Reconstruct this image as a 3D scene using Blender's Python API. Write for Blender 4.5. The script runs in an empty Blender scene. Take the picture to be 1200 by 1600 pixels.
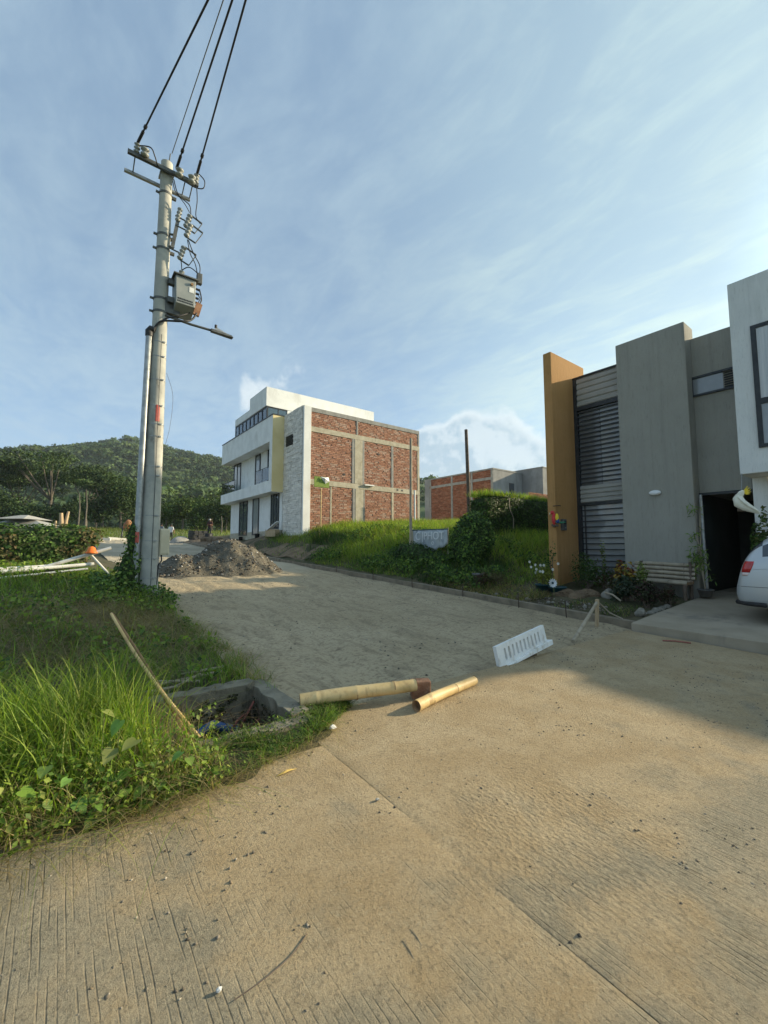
import bpy, bmesh, math, random
import numpy as np
from mathutils import Vector, Matrix

random.seed(7)
rng = np.random.default_rng(11)
S = bpy.context.scene
COL = S.collection
R = math.radians
PI = math.pi

# ------------------------------------------------------------------ camera
EYE = 1.6
YAW = R(37.5)
PITCH = math.atan(54 / 657.0)
fw = Vector((math.sin(YAW) * math.cos(PITCH), math.cos(YAW) * math.cos(PITCH), math.sin(PITCH)))
rt = Vector((math.cos(YAW), -math.sin(YAW), 0))
up = rt.cross(fw)
cd = bpy.data.cameras.new('camera')
cam = bpy.data.objects.new('camera', cd)
COL.objects.link(cam)
cam.matrix_world = Matrix(((rt.x, up.x, -fw.x, 0), (rt.y, up.y, -fw.y, 0), (rt.z, up.z, -fw.z, EYE), (0, 0, 0, 1)))
cd.sensor_fit = 'VERTICAL'
cd.sensor_height = 36
cd.lens = 657 / 1600 * 36
cd.clip_start = .05
cd.clip_end = 5000
S.camera = cam

# ------------------------------------------------------------------ light
SUN = Vector((.95, -.313, .354)).normalized()
SUN_EL = math.asin(SUN.z)
SUN_AZ = math.atan2(SUN.x, SUN.y)
SKY_STRENGTH = .13
ld = bpy.data.lights.new('sun', 'SUN')
ld.energy = 3.85
ld.angle = R(1.6)
ld.color = (1, .84, .57)
sun = bpy.data.objects.new('sun', ld)
COL.objects.link(sun)
sun.rotation_euler = (-SUN).to_track_quat('-Z', 'Y').to_euler()
S.view_settings.view_transform = 'Standard'
S.view_settings.look = 'None'
S.view_settings.gamma = 1
S.view_settings.exposure = 1.04
S.view_settings.use_curve_mapping = False
S.render.engine = 'CYCLES'
S.cycles.use_denoising = True
S.cycles.max_bounces = 6
S.cycles.diffuse_bounces = 3
S.cycles.transmission_bounces = 4
S.cycles.transparent_max_bounces = 6
S.cycles.caustics_reflective = False
S.cycles.caustics_refractive = False


class NT:
    """Small helper for building node trees."""
    def __init__(s, tree):
        s.t = tree
        s.n = tree.nodes
        s.n.clear()

    def node(s, typ, ins=None, **kw):
        n = s.n.new(typ)
        for k, v in kw.items():
            setattr(n, k, v)
        for k, v in (ins or {}).items():
            s.put(n.inputs[k], v)
        return n

    def put(s, sock, v):
        if isinstance(v, bpy.types.NodeSocket):
            s.t.links.new(v, sock)
        elif isinstance(v, (tuple, list)) and len(v) == 3 and sock.type == 'RGBA':
            sock.default_value = (*v, 1)
        else:
            sock.default_value = v

    def math(s, op, a, b=0.0, c=0.0, clamp=False):
        n = s.node('ShaderNodeMath', {0: a, 1: b, 2: c}, operation=op)
        n.use_clamp = clamp
        return n.outputs[0]

    def noise(s, vec, scale, detail=4, rough=.55, dist=0.0):
        return s.node('ShaderNodeTexNoise', {'Vector': vec, 'Scale': scale, 'Detail': detail, 'Roughness': rough, 'Distortion': dist}).outputs['Fac']

    def ramp(s, fac, a, b, lo=0.0, hi=1.0):
        n = s.node('ShaderNodeMapRange', {'Value': fac, 'From Min': a, 'From Max': b, 'To Min': lo, 'To Max': hi})
        n.interpolation_type = 'SMOOTHSTEP'
        return n.outputs[0]

    def mix(s, fac, a, b, mode='MIX'):
        n = s.node('ShaderNodeMix', data_type='RGBA', blend_type=mode)
        s.put(n.inputs[0], fac)
        s.put(n.inputs[6], a)
        s.put(n.inputs[7], b)
        return n.outputs[2]

    def scalev(s, vec, sc):
        return s.node('ShaderNodeVectorMath', {0: vec, 1: sc}, operation='MULTIPLY').outputs[0]

    def bump(s, h, strength=.3, dist=.01):
        return s.node('ShaderNodeBump', {'Height': h, 'Strength': strength, 'Distance': dist}).outputs[0]


# ------------------------------------------------------------------ sky
W = bpy.data.worlds.new('World')
S.world = W
W.use_nodes = True
t = NT(W.node_tree)
sky = t.node('ShaderNodeTexSky', sky_type='NISHITA')
sky.sun_disc = False
sky.sun_elevation = SUN_EL
sky.sun_rotation = SUN_AZ
sky.altitude = 1200
sky.air_density = 1.0
sky.dust_density = 1.2
sky.ozone_density = 1.3
co = t.node('ShaderNodeTexCoord').outputs['Generated']
sp = t.node('ShaderNodeSeparateXYZ', {0: co})
zc = t.math('MAXIMUM', sp.outputs[2], .06)
pl = t.node('ShaderNodeCombineXYZ', {0: t.math('DIVIDE', sp.outputs[0], zc), 1: t.math('DIVIDE', sp.outputs[1], zc), 2: 0.0}).outputs[0]
# thin veil of high cloud, streaked
st = t.node('ShaderNodeMapping', {'Vector': pl, 'Rotation': (0, 0, R(35)), 'Scale': (1.0, .45, 1)}).outputs[0]
n1 = t.noise(st, 1.1, 7, .6, .5)
n2 = t.noise(pl, .45, 4, .5, .4)
n3 = t.noise(st, 4.5, 6, .62, .8)
veil = t.math('ADD', t.math('MULTIPLY', n1, .5), t.math('MULTIPLY', n2, .5))
veil = t.math('ADD', veil, t.math('MULTIPLY', t.math('SUBTRACT', n3, .5), .42))
n4 = t.noise(st, 13.0, 6, .65, .6)
veil = t.math('ADD', veil, t.math('MULTIPLY', t.math('SUBTRACT', n4, .5), .16))
veil = t.ramp(veil, .36, .62, .05, 1.0)
# cumulus standing above the horizon: a bank beyond the houses and a loose puff over the white house
cm = t.node('ShaderNodeMapping', {'Vector': co, 'Scale': (1, 1, 1.15)}).outputs[0]
q1 = t.noise(cm, 6.0, 10, .54, .2)
sv = t.node('ShaderNodeVectorMath', {0: cm, 1: (SUN.x * .012, SUN.y * .012, .012)}, operation='ADD').outputs[0]
q2 = t.noise(sv, 6.0, 10, .54, .2)


def dmask(d, a0, a1):
    v = Vector(d).normalized()
    dt = t.node('ShaderNodeVectorMath', {0: co, 1: tuple(v)}, operation='DOT_PRODUCT').outputs['Value']
    return t.ramp(dt, math.cos(R(a0)), math.cos(R(a1)))


bank = t.math('MAXIMUM', dmask((.75, .62, .10), 16, 5), t.math('MAXIMUM', dmask((.66, .71, .14), 10, 3), dmask((.90, .40, .10), 15, 5)))
bank = t.math('MAXIMUM', bank, t.math('MULTIPLY', dmask((.38, .86, .34), 8, 1), .52))
bank = t.math('MAXIMUM', bank, t.math('MULTIPLY', dmask((-.25, .96, .10), 22, 6), .35))
dens = t.math('ADD', t.math('MULTIPLY', q1, 1.15), t.math('MULTIPLY', bank, .86))
cum = t.math('MULTIPLY', t.ramp(dens, .93, 1.11), t.ramp(sp.outputs[2], -.02, .04))
lit = t.ramp(t.math('SUBTRACT', q1, q2), -.03, .06)
SKYB = t.node('ShaderNodeVectorMath', {0: sky.outputs[0], 3: SKY_STRENGTH}, operation='SCALE').outputs[0]
# the veil scatters more light towards the sun and near the horizon
dsun = t.node('ShaderNodeVectorMath', {0: co, 1: tuple(SUN)}, operation='DOT_PRODUCT').outputs['Value']
glow = t.math('ADD', t.ramp(sp.outputs[2], .62, .0, 1.0, 1.32), t.ramp(dsun, .86, 1.0, 0, 1.3))
veilcol = t.mix(t.ramp(dsun, .30, 1.08), (.162, .226, .288), (.345, .432, .41))
veilcol = t.node('ShaderNodeVectorMath', {0: veilcol, 3: glow}, operation='SCALE').outputs[0]
c1 = t.mix(veil, t.mix(.72, SKYB, t.node('ShaderNodeVectorMath', {0: veilcol, 1: (.84, .91, .975)}, operation='MULTIPLY').outputs[0]), t.node('ShaderNodeVectorMath', {0: veilcol, 3: 1.13}, operation='SCALE').outputs[0])
inner = t.ramp(dens, 1.00, 1.20)
cumcol = t.mix(t.math('MULTIPLY', inner, t.math('SUBTRACT', 1.0, t.math('MULTIPLY', lit, .55))), (.47, .51, .52), (.235, .31, .37))
c2 = t.mix(t.math('MULTIPLY', cum, .78), c1, cumcol)
bg = t.node('ShaderNodeBackground', {'Color': c2, 'Strength': 1.0})
t.node('ShaderNodeOutputWorld', {'Surface': bg.outputs[0]})


# ------------------------------------------------------------------ object helpers
def tag(o, label=None, cat=None, group=None, kind=None):
    if label: o['label'] = label
    if cat: o['category'] = cat
    if group: o['group'] = group
    if kind: o['kind'] = kind
    return o


def thing(name, label, cat, loc=(0, 0, 0), group=None, rz=0.0):
    o = bpy.data.objects.new(name, None)
    o.empty_display_size = .2
    COL.objects.link(o)
    o.location = loc
    o.rotation_euler = (0, 0, rz)
    return tag(o, label, cat, group)


def dup(root, loc, label=None, rz=None, scale=None):
    r = root.copy()
    COL.objects.link(r)
    r.location = loc
    if rz is not None: r.rotation_euler = (0, 0, rz)
    if scale is not None: r.scale = (scale,) * 3 if isinstance(scale, (int, float)) else scale
    if label: r['label'] = label
    for ch in list(root.children):
        c = ch.copy()
        COL.objects.link(c)
        c.parent = r
        for g in list(ch.children):
            d = g.copy()
            COL.objects.link(d)
            d.parent = c
    return r


def world_loc(o):
    v = Vector((0, 0, 0))
    while o is not None:
        v = v + o.location
        o = o.parent
    return v


class MB:
    """Collects shapes in world coordinates, then links them as one mesh object."""
    def __init__(s):
        s.v = []; s.f = []; s.m = []; s.c = []; s.sm = []

    def add(s, vs, fs, mat=0, col=(1, 1, 1), smooth=False):
        b = len(s.v)
        s.v += [tuple(v) for v in vs]
        s.c += [col] * len(vs)
        for f in fs:
            s.f.append([i + b for i in f]); s.m.append(mat); s.sm.append(smooth)
        return s

    def box(s, x0, x1, y0, y1, z0, z1, mat=0, col=(1, 1, 1)):
        vs = [(x, y, z) for z in (z0, z1) for x, y in ((x0, y0), (x1, y0), (x1, y1), (x0, y1))]
        return s.add(vs, [(3, 2, 1, 0), (4, 5, 6, 7), (0, 1, 5, 4), (1, 2, 6, 5), (2, 3, 7, 6), (3, 0, 4, 7)], mat, col)

    def obox(s, c, sx, sy, sz, rot=None, mat=0, col=(1, 1, 1)):
        m = rot if rot is not None else Matrix.Identity(3)
        vs = []
        for z in (-sz / 2, sz / 2):
            for x, y in ((-sx / 2, -sy / 2), (sx / 2, -sy / 2), (sx / 2, sy / 2), (-sx / 2, sy / 2)):
                vs.append(Vector(c) + m @ Vector((x, y, z)))
        return s.add(vs, [(3, 2, 1, 0), (4, 5, 6, 7), (0, 1, 5, 4), (1, 2, 6, 5), (2, 3, 7, 6), (3, 0, 4, 7)], mat, col)

    def tube(s, pts, rad, seg=8, mat=0, caps=True, col=(1, 1, 1)):
        pts = [Vector(p) for p in pts]
        n = len(pts)
        rads = rad if isinstance(rad, (list, tuple)) else [rad] * n
        rings = []
        prev = None
        for i, p in enumerate(pts):
            d = (pts[min(i + 1, n - 1)] - pts[max(i - 1, 0)])
            d = d.normalized() if d.length > 1e-9 else Vector((0, 0, 1))
            if prev is None:
                a = d.cross(Vector((0, 0, 1)))
                if a.length < 1e-3: a = d.cross(Vector((1, 0, 0)))
                a.normalize()
            else:
                a = prev - d * prev.dot(d)
                a = a.normalized() if a.length > 1e-6 else d.orthogonal().normalized()
            prev = a
            b = d.cross(a)
            rings.append([p + (a * math.cos(k / seg * 2 * PI) + b * math.sin(k / seg * 2 * PI)) * rads[i] for k in range(seg)])
        vs = [v for r in rings for v in r]
        fs = []
        for i in range(n - 1):
            for k in range(seg):
                k2 = (k + 1) % seg
                fs.append((i * seg + k, i * seg + k2, (i + 1) * seg + k2, (i + 1) * seg + k))
        s.add(vs, fs, mat, col, True)
        if caps:
            s.add(rings[0], [tuple(range(seg))[::-1]], mat, col)
            s.add(rings[-1], [tuple(range(seg))], mat, col)
        return s

    def lathe(s, c, prof, seg=14, mat=0, col=(1, 1, 1)):
        vs = []; fs = []
        for r, z in prof:
            for k in range(seg):
                vs.append((c[0] + r * math.cos(k / seg * 2 * PI), c[1] + r * math.sin(k / seg * 2 * PI), c[2] + z))
        for i in range(len(prof) - 1):
            for k in range(seg):
                k2 = (k + 1) % seg
                fs.append((i * seg + k, i * seg + k2, (i + 1) * seg + k2, (i + 1) * seg + k))
        fs.append(tuple(range(seg))[::-1])
        fs.append(tuple((len(prof) - 1) * seg + k for k in range(seg)))
        return s.add(vs, fs, mat, col, True)

    def blob(s, c, r, seed=0, jit=.2, mat=0, col=(1, 1, 1), sub=2, smooth=False):
        bm = bmesh.new()
        bmesh.ops.create_icosphere(bm, subdivisions=sub, radius=1)
        rr = random.Random(seed)
        ks = [(Vector((rr.uniform(-1, 1), rr.uniform(-1, 1), rr.uniform(-1, 1))).normalized(), rr.uniform(1.5, 4), rr.uniform(0, 6)) for _ in range(5)]
        vs = []
        rx = r if isinstance(r, (tuple, list)) else (r, r, r)
        for v in bm.verts:
            d = 1 + jit * sum(math.sin(k.dot(v.co) * f + p) for k, f, p in ks) / 3
            vs.append((c[0] + v.co.x * d * rx[0], c[1] + v.co.y * d * rx[1], c[2] + v.co.z * d * rx[2]))
        fs = [tuple(v.index for v in f.verts) for f in bm.faces]
        bm.free()
        return s.add(vs, fs, mat, col, smooth)

    def build(s, name, mats, parent=None, loc=None, bevel=0.0, kind=None):
        off = world_loc(parent) if parent is not None else Vector(loc if loc is not None else (0, 0, 0))
        me = bpy.data.meshes.new(name)
        ov = tuple(off)
        me.from_pydata([(v[0] - ov[0], v[1] - ov[1], v[2] - ov[2]) for v in s.v], [], s.f)
        if not isinstance(mats, (list, tuple)): mats = [mats]
        for m in mats: me.materials.append(m)
        me.polygons.foreach_set('material_index', s.m)
        me.polygons.foreach_set('use_smooth', s.sm)
        if any(c != (1, 1, 1) for c in s.c):
            a = me.color_attributes.new('Col', 'FLOAT_COLOR', 'POINT')
            a.data.foreach_set('color', [x for c in s.c for x in (c[0], c[1], c[2], 1.0)])
        me.update()
        o = bpy.data.objects.new(name, me)
        COL.objects.link(o)
        if parent is not None:
            o.parent = parent
        else:
            o.location = off
        if bevel:
            b = o.modifiers.new('bevel', 'BEVEL')
            b.width = bevel; b.segments = 2; b.limit_method = 'ANGLE'
        if kind: o['kind'] = kind
        return o


def bulk(name, V, F, mat, C=None, parent=None, kind=None, loc=None, smooth=False):
    """Fast triangle mesh from numpy arrays."""
    V = np.asarray(V, dtype=np.float32).reshape(-1, 3)
    F = np.asarray(F, dtype=np.int32).reshape(-1, 3)
    off = np.array(world_loc(parent) if parent is not None else (loc if loc is not None else (0, 0, 0)), dtype=np.float32)
    V = V - off
    me = bpy.data.meshes.new(name)
    me.vertices.add(len(V)); me.vertices.foreach_set('co', V.ravel())
    me.loops.add(len(F) * 3); me.loops.foreach_set('vertex_index', F.ravel())
    me.polygons.add(len(F))
    me.polygons.foreach_set('loop_start', np.arange(len(F), dtype=np.int32) * 3)
    if smooth: me.polygons.foreach_set('use_smooth', np.ones(len(F), dtype=bool))
    me.materials.append(mat)
    if C is not None:
        a = me.color_attributes.new('Col', 'FLOAT_COLOR', 'POINT')
        a.data.foreach_set('color', np.concatenate([C, np.ones((len(C), 1))], 1).astype(np.float32).ravel())
    me.update(calc_edges=True)
    me.validate()
    o = bpy.data.objects.new(name, me)
    COL.objects.link(o)
    if parent is not None: o.parent = parent
    else: o.location = tuple(float(x) for x in off)
    if kind: o['kind'] = kind
    return o


# ------------------------------------------------------------------ materials
def mat_basic(name, a, b=None, rough=.8, scale=6.0, bump=0.0, bscale=40.0, bdist=.01, metal=0.0, detail=5, spec=.4, stretch=None, useCol=False, lo=.35, hi=.65, stain=None, sscale=2.0):
    m = bpy.data.materials.new(name)
    m.use_nodes = True
    t = NT(m.node_tree)
    co = t.node('ShaderNodeTexCoord').outputs['Object']
    if stretch: co2 = t.scalev(co, stretch)
    else: co2 = co
    c = a
    n = t.noise(co2, scale, detail)
    if b is not None: c = t.mix(t.ramp(n, lo, hi), a, b)
    if stain is not None:
        s1 = t.noise(t.scalev(co, (1, 1, .35)), sscale, 6, .65, .3)
        c = t.mix(t.ramp(s1, .52, .72, 0, .75), c, stain)
    if useCol:
        at = t.node('ShaderNodeAttribute', attribute_name='Col').outputs['Color']
        c = t.mix(1.0, c, at, 'MULTIPLY')
    p = t.node('ShaderNodeBsdfPrincipled', {'Base Color': c, 'Roughness': rough, 'Metallic': metal, 'Specular IOR Level': spec})
    if bump:
        h = t.noise(co2, bscale, 6, .6)
        t.put(p.inputs['Normal'], t.bump(h, bump, bdist))
    t.node('ShaderNodeOutputMaterial', {'Surface': p.outputs[0]})
    return m


def mat_leaf(name, rough=.55, trans=.35, nscale=3.0, tint=(1, 1, 1)):
    m = bpy.data.materials.new(name)
    m.use_nodes = True
    t = NT(m.node_tree)
    at = t.node('ShaderNodeAttribute', attribute_name='Col').outputs['Color']
    co = t.node('ShaderNodeTexCoord').outputs['Object']
    n = t.noise(co, nscale, 3)
    v = t.ramp(n, .3, .7, .72, 1.2)
    c = t.node('ShaderNodeVectorMath', {0: at, 3: v}, operation='SCALE').outputs[0]
    c = t.mix(1.0, c, tint, 'MULTIPLY')
    p = t.node('ShaderNodeBsdfPrincipled', {'Base Color': c, 'Roughness': rough, 'Specular IOR Level': .2})
    tr = t.node('ShaderNodeBsdfTranslucent', {'Color': t.mix(1.0, c, (1.35, 1.5, .55), 'MULTIPLY')})
    mx = t.node('ShaderNodeMixShader', {0: trans, 1: p.outputs[0], 2: tr.outputs[0]})
    t.node('ShaderNodeOutputMaterial', {'Surface': mx.outputs[0]})
    return m


def mat_glass(name, tint=(.04, .05, .06), rough=.03):
    m = bpy.data.materials.new(name)
    m.use_nodes = True
    t = NT(m.node_tree)
    co = t.node('ShaderNodeTexCoord').outputs['Object']
    n = t.noise(co, 3.0, 3)
    c = t.mix(n, tint, tuple(x * 1.6 for x in tint))
    p = t.node('ShaderNodeBsdfPrincipled', {'Base Color': c, 'Roughness': rough, 'Specular IOR Level': .9})
    t.put(p.inputs['Normal'], t.bump(t.noise(co, 1.2, 2), .04, .05))
    t.node('ShaderNodeOutputMaterial', {'Surface': p.outputs[0]})
    return m


def mat_clear(name, tint=(.75, .85, .85)):
    m = bpy.data.materials.new(name)
    m.use_nodes = True
    t = NT(m.node_tree)
    g = t.node('ShaderNodeBsdfGlossy', {'Color': (.9, .95, 1), 'Roughness': .02})
    tr = t.node('ShaderNodeBsdfTransparent', {'Color': tint})
    f = t.node('ShaderNodeFresnel', {'IOR': 1.6}).outputs[0]
    mx = t.node('ShaderNodeMixShader', {0: t.math('ADD', f, .06, 0, True), 1: tr.outputs[0], 2: g.outputs[0]})
    t.node('ShaderNodeOutputMaterial', {'Surface': mx.outputs[0]})
    return m


def mat_concrete_road():
    m = bpy.data.materials.new('dusty_grooved_concrete')
    m.use_nodes = True
    t = NT(m.node_tree)
    co = t.node('ShaderNodeNewGeometry').outputs['Position']
    s = t.node('ShaderNodeSeparateXYZ', {0: co})
    wob = t.noise(co, 1.3, 3)
    wob2 = t.noise(t.scalev(co, (1, .4, 1)), 9, 3)
    x = t.math('ADD', s.outputs[0], t.math('ADD', t.math('MULTIPLY', wob, .035), t.math('MULTIPLY', wob2, .005)))
    # tined grooves run along the street
    ph = t.math('MULTIPLY', x, 2 * PI / .027)
    g = t.math('SINE', ph)
    g = t.ramp(g, .6, 1.0)
    brk = t.noise(t.scalev(co, (30, 3.0, 1)), 1.0, 3, .6)
    big = t.noise(co, .75, 5, .6, .3)
    mid = t.noise(co, 3.2, 6, .6, .2)
    fine = t.noise(co, 38, 4, .65)
    grit = t.noise(co, 160, 3, .7)
    # dust cover: deep dust hides the grooves; thin towards the verge and the near left
    xl = t.math('ADD', t.math('MULTIPLY', s.outputs[0], 1.0), t.math('MULTIPLY', t.math('SUBTRACT', s.outputs[1], 2.9), .42))
    edge = t.ramp(xl, -.6, .75)
    nearf = t.ramp(s.outputs[1], .45, 1.9)
    cov = t.math('MULTIPLY', t.math('ADD', t.math('MULTIPLY', edge, .70), .0), t.math('ADD', t.math('MULTIPLY', nearf, .6), .4))
    cov = t.math('ADD', cov, t.math('MULTIPLY', t.math('SUBTRACT', big, .5), 1.1))
    cov = t.math('ADD', cov, t.math('MULTIPLY', t.math('SUBTRACT', mid, .5), 1.3))
    cov = t.ramp(cov, .10, .60)
    groove = t.math('MULTIPLY', t.math('MULTIPLY', g, t.ramp(brk, .42, .66)), t.math('SUBTRACT', 1.0, t.math('MULTIPLY', cov, .9)))
    conc = t.mix(t.ramp(mid, .3, .7), (.325, .285, .20), (.405, .358, .262))
    conc = t.mix(t.ramp(fine, .35, .75, 0, .45), conc, (.17, .16, .135))
    dust = t.mix(t.ramp(t.noise(co, 2.1, 6, .65, .4), .3, .7), (.40, .298, .17), (.485, .382, .24))
    dust = t.mix(t.ramp(t.noise(co, 14, 5, .7), .55, .8, 0, .5), dust, (.26, .18, .10))
    c = t.mix(cov, conc, dust)
    c = t.mix(t.math('MULTIPLY', groove, .5), c, (.115, .10, .075))
    sp1 = t.noise(co, 62, 6, .78)
    c = t.mix(t.ramp(sp1, .52, .62, 0, .55), c, (.15, .125, .085))
    c = t.mix(t.ramp(t.noise(co, 52, 6, .78), .54, .64, 0, .5), c, (.50, .43, .30))
    c = t.mix(t.ramp(t.noise(co, 17, 6, .75), .52, .66, 0, .35), c, (.17, .14, .09))
    c = t.mix(t.ramp(grit, .60, .74, 0, .6), c, (.12, .10, .075))
    c = t.mix(t.ramp(t.noise(co, 120, 2, .5), .70, .8, 0, .5), c, (.5, .45, .36))
    p = t.node('ShaderNodeBsdfPrincipled', {'Base Color': c, 'Roughness': .93, 'Specular IOR Level': .2})
    # scuffed pitted patch and ripples
    pit = t.node('ShaderNodeTexVoronoi', {'Vector': t.scalev(co, (1, .62, 1)), 'Scale': 42.0, 'Randomness': 1.0}).outputs['Distance']
    dx = t.math('SUBTRACT', s.outputs[0], 2.25)
    dy = t.math('SUBTRACT', s.outputs[1], 1.25)
    rr = t.math('SQRT', t.math('ADD', t.math('MULTIPLY', dx, dx), t.math('MULTIPLY', dy, dy)))
    pm = t.math('ADD', t.ramp(t.math('ADD', rr, t.math('MULTIPLY', mid, .6)), 1.25, .6), .10)
    h = t.math('ADD', t.math('MULTIPLY', groove, -1.0), t.math('MULTIPLY', fine, .75))
    h = t.math('ADD', h, t.math('ADD', t.math('MULTIPLY', grit, .5), t.math('MULTIPLY', sp1, 1.5)))
    h = t.math('ADD', h, t.math('MULTIPLY', t.math('MULTIPLY', pit, pm), 1.1))
    h = t.math('ADD', h, t.math('MULTIPLY', mid, .8))
    t.put(p.inputs['Normal'], t.bump(h, .95, .013))
    t.node('ShaderNodeOutputMaterial', {'Surface': p.outputs[0]})
    return m


def mat_dirt_road():
    m = bpy.data.materials.new('grey_sandy_fill')
    m.use_nodes = True
    t = NT(m.node_tree)
    co = t.node('ShaderNodeNewGeometry').outputs['Position']
    s = t.node('ShaderNodeSeparateXYZ', {0: co})
    streak = t.noise(t.scalev(co, (2.6, .8, 1)), 1.9, 9, .72, .5)
    big = t.noise(co, .5, 4, .55, .5)
    fine = t.noise(co, 22, 5, .65)
    tread = t.noise(t.scalev(co, (1.5, 3.2, 1)), 4.5, 8, .7, .6)
    c = t.mix(t.ramp(big, .3, .7), (.405, .33, .215), (.48, .395, .265))
    c = t.mix(t.ramp(streak, .48, .64, 0, .5), c, (.19, .155, .105))
    c = t.mix(t.ramp(tread, .54, .64, 0, .55), c, (.155, .122, .082))
    c = t.mix(t.ramp(fine, .50, .66, 0, .6), c, (.19, .145, .092))
    c = t.mix(t.ramp(t.noise(co, 55, 4, .7), .58, .7, 0, .5), c, (.36, .33, .26))
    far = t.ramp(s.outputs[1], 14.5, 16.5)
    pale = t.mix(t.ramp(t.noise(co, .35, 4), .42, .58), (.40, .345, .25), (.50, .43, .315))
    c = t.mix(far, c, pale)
    p = t.node('ShaderNodeBsdfPrincipled', {'Base Color': c, 'Roughness': .95, 'Specular IOR Level': .15})
    h = t.math('ADD', t.math('MULTIPLY', fine, .9), t.math('ADD', t.math('MULTIPLY', streak, 1.5), t.math('MULTIPLY', tread, 1.3)))
    t.put(p.inputs['Normal'], t.bump(h, .8, .03))
    t.node('ShaderNodeOutputMaterial', {'Surface': p.outputs[0]})
    return m


def mat_stucco(name, a, b, scale=18.0, bump=.5, stain=None):
    """Render dragged downwards: vertical scratches."""
    m = bpy.data.materials.new(name)
    m.use_nodes = True
    t = NT(m.node_tree)
    co = t.node('ShaderNodeTexCoord').outputs['Object']
    v = t.scalev(co, (1, 1, .16))
    n = t.noise(v, scale * 2.4, 5, .65, .4)
    n2 = t.noise(co, scale * 5, 4, .6)
    bl = t.noise(co, 1.1, 4, .55)
    c = t.mix(t.ramp(bl, .3, .7), a, b)
    c = t.mix(t.ramp(n, .55, .68, 0, .34), c, tuple(x * .6 for x in a))
    c = t.mix(t.ramp(t.noise(v, scale * 1.3, 6, .7), .50, .70, 0, .2), c, tuple(x * 1.2 for x in b))
    drip = t.noise(t.scalev(co, (5, 5, .22)), 1.0, 5, .6)
    c = t.mix(t.ramp(drip, .5, .72, 0, .30), c, tuple(x * .62 for x in a))
    if stain:
        sn = t.noise(t.scalev(co, (1.5, 1.5, .2)), 1.8, 5, .6)
        c = t.mix(t.ramp(sn, .5, .75, 0, .6), c, stain)
    p = t.node('ShaderNodeBsdfPrincipled', {'Base Color': c, 'Roughness': .9, 'Specular IOR Level': .2})
    h = t.math('ADD', t.math('MULTIPLY', n, 1.0), t.math('MULTIPLY', n2, .5))
    t.put(p.inputs['Normal'], t.bump(h, bump, .015))
    t.node('ShaderNodeOutputMaterial', {'Surface': p.outputs[0]})
    return m


M = {}
M['road'] = mat_concrete_road()
M['dirt'] = mat_dirt_road()
M['soil'] = mat_basic('earth_under_grass', (.055, .058, .022), (.10, .085, .045), .95, 1.6, .6, 25, .03, stain=(.045, .035, .02), sscale=3)
M['soil_dry'] = mat_basic('dry_clay', (.15, .105, .065), (.23, .165, .10), .95, 2.5, .7, 30, .03)
M['field'] = mat_basic('pasture', (.10, .14, .035), (.16, .17, .06), .95, .12, .3, 3, .1)
M['kerb'] = mat_basic('kerb_concrete', (.27, .225, .16), (.19, .16, .115), .95, 4, .8, 40, .015, stain=(.11, .09, .065))
M['conc'] = mat_basic('grey_concrete', (.30, .30, .28), (.38, .375, .345), .9, 5, .5, 50, .008, stain=(.17, .165, .15))
M['conc_old'] = mat_basic('mossy_concrete', (.16, .145, .105), (.25, .225, .17), .92, 4, .7, 40, .012, stain=(.03, .033, .02), sscale=9)
M['drive'] = mat_basic('driveway_concrete', (.30, .255, .185), (.37, .315, .235), .9, 1.4, .5, 60, .006, stain=(.14, .13, .11), sscale=1.2)
M['pole'] = mat_basic('pole_concrete', (.36, .36, .33), (.47, .46, .41), .85, 3, .35, 60, .004, stain=(.17, .16, .14), sscale=4)
M['steel'] = mat_basic('galvanised_steel', (.30, .31, .31), (.42, .43, .42), .45, 10, .1, 80, .002, metal=.6)
M['steel_dark'] = mat_basic('weathered_steel', (.09, .095, .095), (.15, .155, .15), .6, 8, .1, 60, .002, metal=.4)
M['black'] = mat_basic('black_cable', (.018, .018, .02), (.03, .03, .032), .55, 20)
M['wire_thin'] = mat_basic('thin_wire', (.16, .16, .17), (.22, .22, .22), .5, 20, metal=.3)
M['porcelain'] = mat_basic('grey_polymer_insulator', (.27, .28, .27), (.36, .37, .35), .35, 12)
M['tank'] = mat_basic('transformer_paint', (.27, .29, .28), (.33, .345, .33), .45, 4, .05, 40, .002, stain=(.22, .22, .20))
M['red'] = mat_basic('red_sticker', (.55, .10, .08), (.62, .16, .12), .6, 14)
M['orange'] = mat_basic('orange_plastic', (.85, .20, .03), (.75, .15, .02), .5, 9)
M['white_paint'] = mat_basic('white_wall_paint', (.74, .74, .71), (.82, .82, .79), .8, 1.5, .15, 60, .004, stain=(.62, .61, .57), sscale=1.4)
M['white_plastic'] = mat_basic('white_plastic', (.76, .77, .76), (.82, .82, .80), .5, 9, .15, 40, .003, stain=(.42, .37, .29), sscale=7)
M['cream'] = mat_basic('pale_yellow_paint', (.76, .62, .31), (.82, .68, .37), .85, 1.2, .12, 40, .004)
M['pale_box'] = mat_basic('pale_box_paint', (.62, .54, .38), (.68, .60, .44), .7, 4, .1, 40, .003, stain=(.34, .30, .22), sscale=5)
M['beam'] = mat_basic('raw_concrete_beam', (.43, .38, .28), (.52, .47, .36), .95, 4, .5, 30, .01, stain=(.30, .26, .19), sscale=3)
M['beam_grey'] = mat_basic('grey_cement_beam', (.27, .26, .24), (.34, .33, .30), .95, 4, .4, 30, .01, stain=(.2, .19, .17))
M['brick'] = mat_basic('clay_brick', (.95, .95, .95), (.72, .72, .72), .95, 9, .5, 60, .006, useCol=True)
M['stone'] = mat_basic('grey_split_stone', (1, 1, 1), (.85, .85, .85), .9, 7, .7, 40, .012, useCol=True)
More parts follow.
